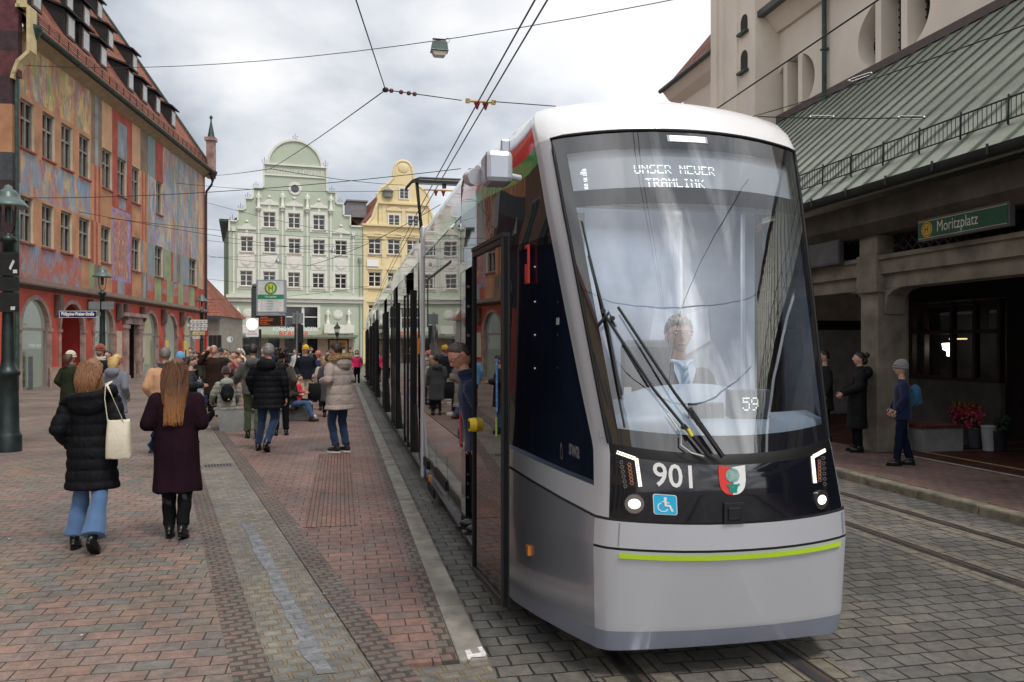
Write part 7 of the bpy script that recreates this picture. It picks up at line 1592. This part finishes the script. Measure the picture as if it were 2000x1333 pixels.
    if scarf:
        b = MB(); b.M = S_; P = [T((.085*cos(2*PI*i/16), .01+.08*sin(2*PI*i/16), .565+.012*sin(4*PI*i/16))) for i in range(17)]; b.tube(P, .030, 8); P = [T((.085*cos(2*PI*i/16), .015+.085*sin(2*PI*i/16), .53+.01*cos(6*PI*i/16))) for i in range(17)]; b.tube(P, .028, 8); b.build('scarf', cloth('scarf %.2f %.2f' % scarf[:2], scarf, .9, 60, .8), root)
    if glasses:
        b = MB()
        for sd_ in (-1,1):
            b.tube([HM @ Vector((sd_*.032+.023*cos(2*PI*i/12), .100, .008+.017*sin(2*PI*i/12))) for i in range(13)], .0012, 4); b.tube([HM @ Vector((sd_*.055,.099,.012)), HM @ Vector((sd_*.078,.05,.012)), HM @ Vector((sd_*.079,-.01,.008))], .002, 4)
        b.tube([HM @ Vector((-.009,.104,.01)), HM @ Vector((.009,.104,.01))], .002, 4); b.build('glasses', mat('black spectacle frame', (.01,.01,.01), .3, bst=0), root)
    root['_T'] = 0; del root['_T']
    return root, T, S_, HM
JEAN = (.035,.085,.20); DJ = (.012,.028,.075); BK = (.006,.006,.008)
# ---- the two women walking away in the foreground
LW = dict(L=((-.10,.02,.50),(-.13,-.06,.09),-6), R=((.10,-.10,.50),(.12,-.32,.14),-42))
w1, T, S_, HM = person('woman in long black quilted coat and flared blue jeans walking away with cream tote', 180, 7.3, 1.66, 8, BK, 'black quilt', hem=.55, puff=1.0, legs=LW, lc=(.075,.14,.27), arms=POCK, hair='bob', hlen=.20, hc=(.26,.12,.05), flare=.045, q=2, wscale=1.04, lean=0)
b = MB(); b.M = S_    # wide slanting hood collar
P = [T((.20*cos(a), -.05+.12*sin(a), .50+.06*cos(a)+.02*sin(2*a))) for a in [2*PI*i/22 for i in range(23)]]; b.tube(P, .042, 8); b.ell(T((0,-.14,.43)), (.17,.06,.11), 8); b.ell(T((-.21,-.06,.43)), (.07,.05,.03), 6); b.ell(T((.20,-.05,.53)), (.055,.05,.04), 6)
me = remesh(b, .014, 3); me_obj(me, 'hood', cloth('coat black quilt', BK), w1)
def tote(root_label, src, pts, z0, z1, wx, wy, M, m, cat='bag', strap=None, nm='tote_bag', rz=0, pos=None):
    o = thing(nm, root_label, cat, pos, rz); b = MB(); rr = []
    for k in range(9):
        f_ = k/8; zz_ = z0+(z1-z0)*f_; a = wx*(1-.12*f_); c = wy*(.75+.35*sin(f_*PI))*(1-.45*f_**3); rr.append([Vector((a*abs(cos(t))**.5*(1 if cos(t) > 0 else -1), c*abs(sin(t))**.7*(1 if sin(t) > 0 else -1), zz_+.012*sin(3*t)*f_)) for t in [2*PI*i/24 for i in range(24)]])
    b.loft(rr); me = remesh(b, .008, 1); me_obj(me, 'bag_body', m, o)
    if strap:
        for P in strap: b = MB(); b.tube(P, [(.012,.003)]*len(P), 6); b.build('strap', m, o)
    return o
CREAM = cloth('cream leather', (.66,.60,.47), .55, 80, .2, .35, 0, .05); tp = Vector(w1.location)+Vector((.285,-.10,0))
tote('cream leather tote hanging from the shoulder of the woman in the black quilted coat', w1, None, .80, 1.14, .108, .065, None, CREAM, strap=[[(-.08,-.03,1.12),(-.10,-.05,1.33),(-.085,-.07,1.46),(-.06,-.02,1.475)],[(.05,-.03,1.12),(-.02,-.07,1.32),(-.07,-.08,1.45),(-.05,-.02,1.48)]], rz=rad(8), pos=tp)
LW2 = dict(L=((-.08,.03,.50),(-.07,.02,.09),0), R=((.09,-.02,.50),(.07,-.08,.11),-14))
w2, T, S_, HM = person('woman in long plum wool coat and black boots with waist length auburn hair', 345, 7.65, 1.66, 10, (.016,.005,.010), 'plum wool', hem=.46, legs=LW2, lc=(.008,.008,.009), arms=dict(L=((-.27,-.03,.20),(-.16,.19,.16)), R=((.24,-.02,.20),(.13,.20,.18))), hair='long', hlen=.50, hc=(.13,.055,.025), tip=(.55,.24,.08), q=2, wscale=1.06, head=(0,6))
b = MB()
for k, sd_ in (('L',-1),('R',1)):
    kn, an, pit = LW2[k]; kn, an = Vector(kn), Vector(an); b.M = S_; b.tube([kn+Vector((0,0,.0)), kn.lerp(an,.3), kn.lerp(an,.7), an], [.064,.066,.055,.050], 14)
    b.build('boot_shaft', BLKL, w2); b = MB()
o = thing('blue_scarf', 'end of a blue knitted scarf held in front of the woman in the plum coat', 'scarf', Vector(w2.location)+Vector((-.26,.12,0)), 0); b = MB(); b.tube([(.03,0,1.0),(.0,0,.93),(-.02,-.01,.86),(.0,0,.80)], [.03,.04,.045,.03], 8)
for i in range(7): b.tube([(-.03+.01*i,0,.83),(-.05+.014*i,-.01,.77)], .005, 4)
b.build('knit', cloth('blue knit', (.012,.03,.10), .9, 50, .9), o)
# ---- man in black quilted coat, man in beige parka
LM = dict(L=((-.10,-.02,.50),(-.16,-.02,.09),0), R=((.10,.02,.52),(.05,-.28,.13),-30))
mblk, T, S_, HM = person('grey haired man in black quilted jacket and blue jeans walking away', 524, 14.1, 1.82, 0, BK, 'black quilt matt', hem=.70, puff=1, legs=LM, lc=DJ, lname='mid jeans', arms=dict(L=((-.30,-.02,.25),(-.28,.10,.03)), R=((.27,-.03,.24),(.29,.02,-.03))), hair='short', hc=(.28,.27,.26), q=2, wscale=1.18, hood='down', pitch_q=.095)
CONV = mat('black canvas shoe', (.012,.012,.014), .7, bst=.2)
mbg, T, S_, HM = person('dark haired man in beige quilted parka with fur trimmed hood and canvas shoes', 663, 13.8, 1.84, 62, (.36,.30,.27), 'beige quilt', hem=.70, puff=1, legs=dict(L=((-.08,.10,.51),(-.06,.02,.09),0), R=((.09,.02,.50),(.10,-.06,.09),0)), lc=(.012,.035,.09), lname='dark blue jeans', arms=FRONT, hair='short', hc=(.03,.018,.012), q=2, wscale=1.16, hood='down', fur=(.60,.42,.22), shoe=CONV, sole=RUBW, pitch_q=.155, lean=4)
person('young man in yellow knit hat, navy jacket and cream trousers looking back', 597, 24.4, 1.80, 200, (.012,.014,.022), 'navy cloth', style='jacket', hem=.80, lc=(.60,.49,.34), arms=POCK, hair='short', hc=(.1,.05,.02), hat=((.75,.42,.02), 'yellow knit'), q=1, head=(-25,0), shoe=SHW, flare=.02, wscale=1.1)
wg, T, S_, HM = person('woman in grey wool coat with dark beret carrying a black bag', 641, 20.8, 1.56, 10, (.055,.057,.06), 'grey wool', hem=.45, lc=BK, lname='black', arms=HANG, hair='short', hc=(.03,.012,.01), hood='down', q=1, wscale=1.1, hat=((.022,.010,.010), 'dark beret knit'))
tote('black shopping bag held by the woman in the grey wool coat', wg, None, .42, .86, .22, .09, None, cloth('black bag', (.008,.008,.009), .6), strap=[[(-.1,0,.85),(-.06,0,.95),(.06,0,.95),(.1,0,.85)]], nm='shopping_bag', pos=Vector(wg.location)+Vector((-.30,-.02,0)))
# ---- left group
person('woman in cream knit hat, checked scarf and dark green coat seen from behind', 137, 17.2, 1.66, -15, (.022,.028,.014), 'dark green wool', hem=.60, lc=BK, lname='black', hair='bob', hlen=.1, hc=(.08,.04,.02), hat=((.62,.55,.44), 'cream knit', .03), scarf=(.10,.09,.08), arms=POCK, q=1, wscale=1.1, shoe=BLKL)
person('man in rust knit hat and cream scarf facing the camera', 197, 18.6, 1.80, 170, (.010,.013,.025), 'dark navy wool', hem=.62, lc=BK, lname='black', hair='short', hc=(.08,.04,.02), hat=((.26,.055,.025), 'rust knit', .02), scarf=(.52,.45,.36), arms=POCK, q=1, wscale=1.1, facehair=(.12,.06,.04))
person('blonde woman in light grey hooded wool coat walking away', 226, 14.9, 1.63, -8, (.16,.17,.20), 'light grey wool', hem=.62, lc=DJ, hair='bob', hlen=.14, hc=(.60,.40,.15), hood='down', arms=POCK, q=1, wscale=1.08)
person('short dark haired passer-by half hidden behind the rust hat man', 213, 24.0, 1.66, 150, (.02,.02,.025), 'black plain', hem=.7, lc=BK, lname='black', hair='short', hc=(.02,.015,.01), q=0)
person('grey haired man in camel coat seen from behind', 322, 13.3, 1.76, 8, (.50,.28,.16), 'camel wool', hem=.50, lc=(.06,.06,.07), hair='short', hc=(.17,.15,.14), scarf=(.06,.06,.065), arms=POCK, q=1, wscale=1.12)
person('dark haired woman in charcoal coat looking at her phone in profile', 371, 15.3, 1.60, -62, (.022,.025,.03), 'charcoal quilt', hem=.6, puff=.6, lc=JEAN, hair='bob', hlen=.2, hc=(.03,.015,.012), arms=FRONT, head=(0,12), q=1)
person('person in light blue hooded jacket seen from behind', 352, 21.5, 1.62, 15, (.13,.34,.60), 'light blue shell', style='jacket', hem=.75, lc=DJ, hood='up', hair=None, q=1)
person('man in black jacket with white sleeve edge at the arch', 373, 30.0, 1.74, 165, (.015,.015,.018), 'black plain', style='jacket', hem=.8, lc=DJ, hair='short', hc=(.02,.015,.01), q=0, arms=FRONT)
person('woman in dark jacket and pale jeans checking her phone by the lamp', 383, 25.0, 1.64, 170, (.02,.025,.03), 'dark blue plain', style='jacket', hem=.85, lc=(.25,.36,.5), hair='bob', hlen=.12, hc=(.06,.025,.015), q=0, arms=FRONT, head=(0,20))
person('tall grey haired man in brown coat shading his eyes with one hand', 418, 21.0, 1.80, 178, (.028,.015,.011), 'dark brown coat', hem=.55, lc=BK, lname='black', hair='short', hc=(.42,.38,.34), arms=dict(L=((-.26,-.03,.24),(-.25,.05,0)), R=((.30,.14,.42),(.075,.16,.70))), q=1, skin=SKR, wscale=1.12)
person('bald man partly hidden behind the saluting man', 409, 24.0, 1.78, 185, (.04,.04,.025), 'olive plain', style='jacket', hem=.8, lc=DJ, hair='bald', hc=(.3,.28,.26), q=0, skin=SKR)
person('woman in olive coat and white trousers beside the green lamp post', 399, 26.0, 1.66, 200, (.05,.05,.028), 'olive coat', hem=.62, lc=(.6,.58,.55), hair='bob', hlen=.15, hc=(.05,.025,.02), q=0)
person('man in dark flat cap and black coat in the far group', 432, 27.5, 1.72, 180, (.015,.015,.018), 'black plain', hem=.7, lc=BK, lname='black', hair='short', hc=(.03,.03,.03), hat=((.03,.03,.03), 'dark cap knit'), q=0)
person('person in mottled green jacket before the green house corner', 441, 30.0, 1.70, 165, (.06,.08,.03), 'mottled green', style='jacket', hem=.8, lc=BK, lname='black', hair='short', hc=(.03,.025,.02), q=0)
person('woman in dusty pink jacket holding a cup to her mouth', 459, 22.0, 1.66, 160, (.42,.13,.13), 'dusty pink', style='jacket', hem=.8, lc=DJ, hair='bob', hlen=.15, hc=(.07,.03,.02), arms=dict(L=((-.25,.05,.28),(-.05,.16,.56)), R=((.25,-.02,.24),(.12,.2,.2))), q=0)
person('woman in dark red leather jacket smiling beside the pink jacket', 468, 19.5, 1.55, 175, (.035,.018,.022), 'dark leather', style='jacket', hem=.75, lc=BK, lname='black', hair='long', hlen=.25, hc=(.16,.06,.03), q=0)
person('figure in shaggy white coat bending near the green house', 480, 33.0, 1.75, 110, (.60,.55,.46), 'shaggy white', hem=.5, lc=(.5,.48,.42), hair='long', hlen=.2, hc=(.6,.54,.44), lean=18, q=0)
person('man in grey green jacket and olive trousers stepping left behind the bench', 494, 16.0, 1.82, 20, (.075,.078,.070), 'grey green shell', style='jacket', hem=.82, legs=dict(L=((-.09,.06,.50),(-.09,.02,.09),0), R=((.09,-.05,.50),(.06,-.2,.12),-20)), lc=(.05,.065,.028), hair='short', hc=(.015,.01,.008), arms=dict(L=((-.27,.02,.25),(-.30,.2,.12)), R=((.25,-.03,.24),(.25,.05,0))), hood='down', q=1)
person('woman with dark curly hair in brown jacket right of the grey haired man', 549, 16.5, 1.72, 15, (.05,.042,.036), 'brown mottled', style='jacket', hem=.78, lc=BK, lname='black', hair='curly', hc=(.03,.018,.014), arms=POCK, q=1)
person('man with cap in the background right of the stop pillar', 512, 27.0, 1.76, 180, (.03,.03,.035), 'black plain', style='jacket', hem=.8, lc=BK, lname='black', hair='short', hc=(.1,.05,.03), q=0)
person('person in white jacket walking behind the traffic light pole', 577, 38.0, 1.68, 150, (.62,.62,.6), 'white shell', style='jacket', hem=.85, lc=(.2,.26,.33), hair='short', hc=(.03,.02,.02), q=0)
person('boy with dark hair in black jacket seen in profile sitting sideways', 571, 19.6, 1.50, -95, (.03,.03,.032), 'charcoal plain', style='jacket', hem=.72, lc=JEAN, lname='blue jeans', hair='short', hc=(.04,.02,.015), arms=FRONT, hz=.52, legs=dict(L=((-.09,.44,.50),(-.09,.52,.09),0), R=((.09,.42,.52),(.08,.62,.09),10)), shoe=SHB, q=1)
person('child in bright red jacket sitting behind the dark haired boy', 583, 20.6, 1.32, -80, (.55,.02,.03), 'bright red', style='jacket', hem=.68, lc=BK, lname='black', hair='short', hc=(.04,.02,.015), arms=FRONT, hz=.60, legs=dict(L=((-.09,.38,.56),(-.09,.42,.09),0), R=((.09,.36,.56),(.08,.44,.09),0)), q=0, shoe=SHW)
wp_, T, S_, HM = person('person in pink knit hat and dark blue jacket carrying a white bag', 622, 26.5, 1.62, 165, (.02,.03,.11), 'blue shell', style='jacket', hem=.85, lc=(.5,.5,.5), hair='short', hc=(.1,.05,.03), hat=((.62,.16,.15), 'pink knit'), q=0)
person('person with white headband and dark hair behind the grey wool coat', 643, 24.5, 1.66, 150, (.3,.27,.24), 'taupe plain', hem=.7, lc=BK, lname='black', hair='bob', hlen=.12, hc=(.03,.02,.015), q=0)
person('fair haired child between the blue jacket and the grey wool coat', 632, 23.0, 1.50, 20, (.42,.36,.30), 'cream plain', style='jacket', hem=.7, lc=BK, lname='black', hair='bob', hlen=.2, hc=(.35,.2,.08), q=0)
person('girl in hot pink jacket and black leggings standing near the tram far end', 697, 38.0, 1.62, 195, (.68,.03,.14), 'hot pink', style='jacket', hem=.90, lc=BK, lname='black', hair='long', hlen=.3, hc=(.05,.02,.015), arms=POCK, q=0, shoe=SHW, scarf=(.6,.55,.5))
for i, (px_, D_, c, cn, lab) in enumerate(((448,36,(.16,.03,.04),'wine','far passer-by in wine red coat before the shop window'),(504,40,(.3,.28,.24),'stone','far passer-by in stone coloured coat at the cinema door'),(536,44,(.02,.04,.1),'ink','far passer-by in ink blue coat under the canopy'),(657,46,(.25,.2,.16),'sand','far passer-by in sand coloured coat at the poster case'),(606,42,(.03,.05,.04),'bottle','far passer-by in bottle green coat at the middle entrance'),(685,50,(.05,.04,.05),'soot','far passer-by in soot black coat beside the yellow house'))):
    person(lab, px_, D_, 1.6+.04*i, 120+40*i, c, cn, hem=.6, lc=BK, lname='black', hair='short', hc=(.05,.03,.02), q=0)
# ---- seated on the bench
SIT = dict(L=((-.12,.42,.47),(-.34,.62,.09),0), R=((.10,.42,.46),(.12,.50,.09),0))
bp = pix(440, 815, PZ); 
kid, T, S_, HM = person('youth in pale grey green quilted jacket with black backpack sitting on the bench', 442, 17.6, 1.62, 25, (.27,.28,.235), 'pale sage quilt', style='jacket', hem=.84, puff=.9, lc=(.02,.022,.03), lname='dark navy', arms=dict(L=((-.28,.05,.22),(-.30,.28,.06)), R=((.24,.05,.24),(.15,.25,.15))), hair='short', hc=(.03,.016,.013), hz=.60, legs=dict(L=((-.16,.40,.50),(-.42,.62,.09),0), R=((.10,.42,.50),(.0,.62,.09),0)), hood='down', q=2, shoe=SHW, hat=((.03,.016,.013), 'dark brown knit'))
def backpack(label, person_root, T, S_, c, nm, off=(0,-.20,.26), sz=(.15,.085,.21)):
    o = thing('backpack', label, 'backpack', person_root.location, person_root.rotation_euler.z); b = MB(); b.M = S_; c0 = Vector(off); b.ell(T(c0), sz, 9); b.box(*[x for k in range(3) for x in ((T(c0)[k]-sz[k]*.72), (T(c0)[k]+sz[k]*.72))]); b.ell(T(c0+Vector((0,-.05,-.06))), (sz[0]*.7,.06,sz[2]*.45), 7)
    me = remesh(b, .014, 3); me_obj(me, 'pack', cloth('pack '+nm, c, .7, 90), o); b = MB(); b.M = S_
    for s_ in (-1,1): b.tube([T((s_*.09,-.13,.10)), T((s_*.16,-.10,.30)), T((s_*.13,-.02,.50)), T((s_*.12,.10,.44))], [(.022,.006)]*4, 6)
    b.build('strap', cloth('pack '+nm, c, .7, 90), o); return o
bk = backpack('black backpack with small yellow charm on the seated youth', kid, T, S_, (.008,.008,.012), 'black'); b = MB(); b.M = S_; b.ell(T((.02,-.31,.12)), .018, 5); b.build('charm', mat('yellow plastic', (.8,.55,.02), .35, bst=0), bk)
k2, T2, S2, _ = person('auburn haired person in dark blue jacket sitting hunched beyond the youth', 458, 18.3, 1.60, 5, (.03,.04,.07), 'slate blue quilt', style='jacket', hem=.84, puff=.7, lc=DJ, lname='mid jeans', arms=FRONT, hair='short', hc=(.12,.04,.02), hz=.60, legs=SIT, lean=15, hood='down', q=1)
k3, T3, S3, _ = person('person in mauve grey quilted jacket sitting at the right end of the bench', 478, 17.9, 1.60, -15, (.30,.22,.20), 'mauve quilt', style='jacket', hem=.84, puff=.9, lc=DJ, lname='mid jeans', arms=FRONT, hair='long', hlen=.3, hc=(.30,.17,.08), hz=.58, legs=SIT, lean=12, q=1)
# ---- right pavement
wl, T, S_, HM = person('dark haired woman in long black coat leaning against the arcade column', 1674, 13.9, 1.68, 78, (.012,.012,.012), 'black padded', hem=.42, puff=.35, lc=BK, lname='black', arms=dict(L=((-.25,.02,.24),(-.12,.24,.10)), R=((.25,.02,.24),(.12,.24,.10))), hair='bun', hc=(.015,.010,.009), hood='down', collar=1, q=2, lean=-5, group='people at the arcade')
wh, T, S_, HM = person('woman in grey knit hat and navy tracksuit jacket with blue backpack', 1762, 12.3, 1.55, 75, (.008,.014,.055), 'navy softshell', style='jacket', hem=.78, lc=(.006,.009,.03), lname='navy trousers', arms=dict(L=((-.24,.0,.24),(-.20,.12,.04)), R=((.24,.0,.24),(.20,.12,.04))), legs=dict(L=((-.09,.06,.50),(-.09,.10,.09),0), R=((.09,-.03,.50),(.10,-.14,.09),0)), hair='short', hc=(.3,.28,.26), hat=((.24,.24,.245), 'grey melange knit', .035), q=2, group='people at the arcade')
backpack('teal blue backpack worn by the woman in the grey knit hat', wh, T, S_, (.02,.10,.19), 'teal', sz=(.14,.10,.20))
person('figure in black at the left edge of the passage behind the tram nose', 1612, 15.5, 1.70, 80, (.008,.008,.008), 'black plain', hem=.6, lc=BK, lname='black', hair='short', hc=(.02,.015,.01), q=0, group='people at the arcade')
o = thing('patterned_bag', 'red black and white patterned bag on the ground by the arcade column', 'bag', pix(1690, 858, PZ)+Vector((0,0,0)), .2); b = MB(); b.box(-.12,.12,-.06,.06,.0,.26); b.build('bag_body', NT('dummy').mt if False else brickmat('checked bag', (.5,.02,.03), (.55,.55,.55), (.01,.01,.01), .07, .06, .012), o, bev=.02)
o = thing('bench_block', 'low stone bench block behind the woman in the grey knit hat', 'bench', S2W(9.9, 12.3, PZ), A); b = MB(); b.box(-.28,.5,-.2,.5,0,.40); b.build('block', BCN, o, bev=.01); b = MB(); b.box(-.30,.52,-.22,.52,.40,.45); b.build('slats', mat('red brown slats', (.12,.03,.02), .6), o)
# ---- tram crew
pd = S2W(1.14, 6.75, .36); md, T, S_, HM = person('grey haired man with glasses in navy jacket leaning out of the tram door', 0, 0, 1.70, 11.8+90, (.008,.018,.06), 'navy fleece', style='jacket', hem=.80, lc=BK, lname='black', arms=HANG, hair='bald', hc=(.07,.045,.035), glasses=True, lean=12, head=(8,30), q=2, pos=pd, skin=SKR, collar=1, hz=.81, wscale=.9, group='tram crew')
pd = S2W(2.24, 5.22, .78); dv, T, S_, HM = person('driver in dark suit, pale blue shirt and striped tie behind the windscreen', 0, 0, 1.84, 11.8+180, (.012,.014,.022), 'driver suit', style='jacket', hem=.90, lc=BK, lname='black', arms=FRONT, hair='short', hc=(.13,.10,.08), glasses=True, hz=.42, legs=dict(L=((-.12,.36,.42),(-.12,.40,.09),0), R=((.12,.36,.42),(.12,.40,.09),0)), q=2, pos=pd, skin=SKIN, head=(-8,2), group='tram crew')
b = MB(); b.M = S_; b.add([T((-.075,.125,.50)),T((0,.155,.30)),T((.075,.125,.50)),T((.06,.085,.56)),T((-.06,.085,.56))], [(0,1,2,3,4)]); b.tube([T((-.07,.07,.555)),T((-.035,.10,.55)),T((0,.125,.51))], .014, 6); b.tube([T((.07,.07,.555)),T((.035,.10,.55)),T((0,.125,.51))], .014, 6); b.build('shirt', mat('pale blue shirt', (.50,.60,.72), .7, bst=0), dv)
b = MB(); b.M = S_; b.add([T((-.014,.137,.51)),T((.014,.137,.51)),T((.026,.168,.34)),T((0,.172,.31)),T((-.026,.168,.34))], [(0,4,3,2,1)]); b.ell(T((0,.138,.515)), (.017,.01,.017), 5)
tm_ = NT('striped tie'); wv = tm_.N('ShaderNodeTexWave'); wv.inputs['Scale'].default_value = 14; wv.bands_direction = 'DIAGONAL'; tm_.l(tm_.obj(), wv.inputs[0]); tm_.base(tm_.ramp(wv.outputs[0], [(.45, (.02,.08,.20)), (.55, (.20,.35,.50))])); b.build('tie', tm_.mt, dv)

b = MB(); b.M = S_ if False else Matrix.Identity(4)
p = pix(565, 812, PZ); o = thing('stone_bench', 'farther concrete bench under the sitting dark haired boy', 'bench', S2W(0,0,0)+Vector(((574-1000)/F*19.9, 19.9, PZ)), .3); b = MB(); b.box(-.42,.40,-.2,.9,0,.38); b.build('block', BCN, o, bev=.012); b = MB()
for i in range(7): b.box(-.45,.43,-.2+i*.155,-.06+i*.155,.39,.43)
b.build('slats', mat('weathered wood', (.30,.28,.24)), o)
lb = MB(); r2 = random.Random(11)
for i in range(90):
    w = S2W(r2.uniform(-7,.5), r2.uniform(3.5,16), PZ+.002); a = r2.uniform(0,6.28); l_ = r2.uniform(.006,.016); lb.add([w+Vector((l_*cos(a+k*1.57+r2.uniform(-.3,.3)), l_*sin(a+k*1.57), .003+.003*(k%2))) for k in range(4)], [(0,1,2,3)], r2.choice((0,0,1,2)))
struct(lb.build('litter', [mat('litter paper', (.6,.58,.54), .8, bst=0), mat('litter leaf', (.25,.12,.03), .8, bst=0), mat('litter gum', (.09,.085,.08), .8, bst=0)]), 'stuff')
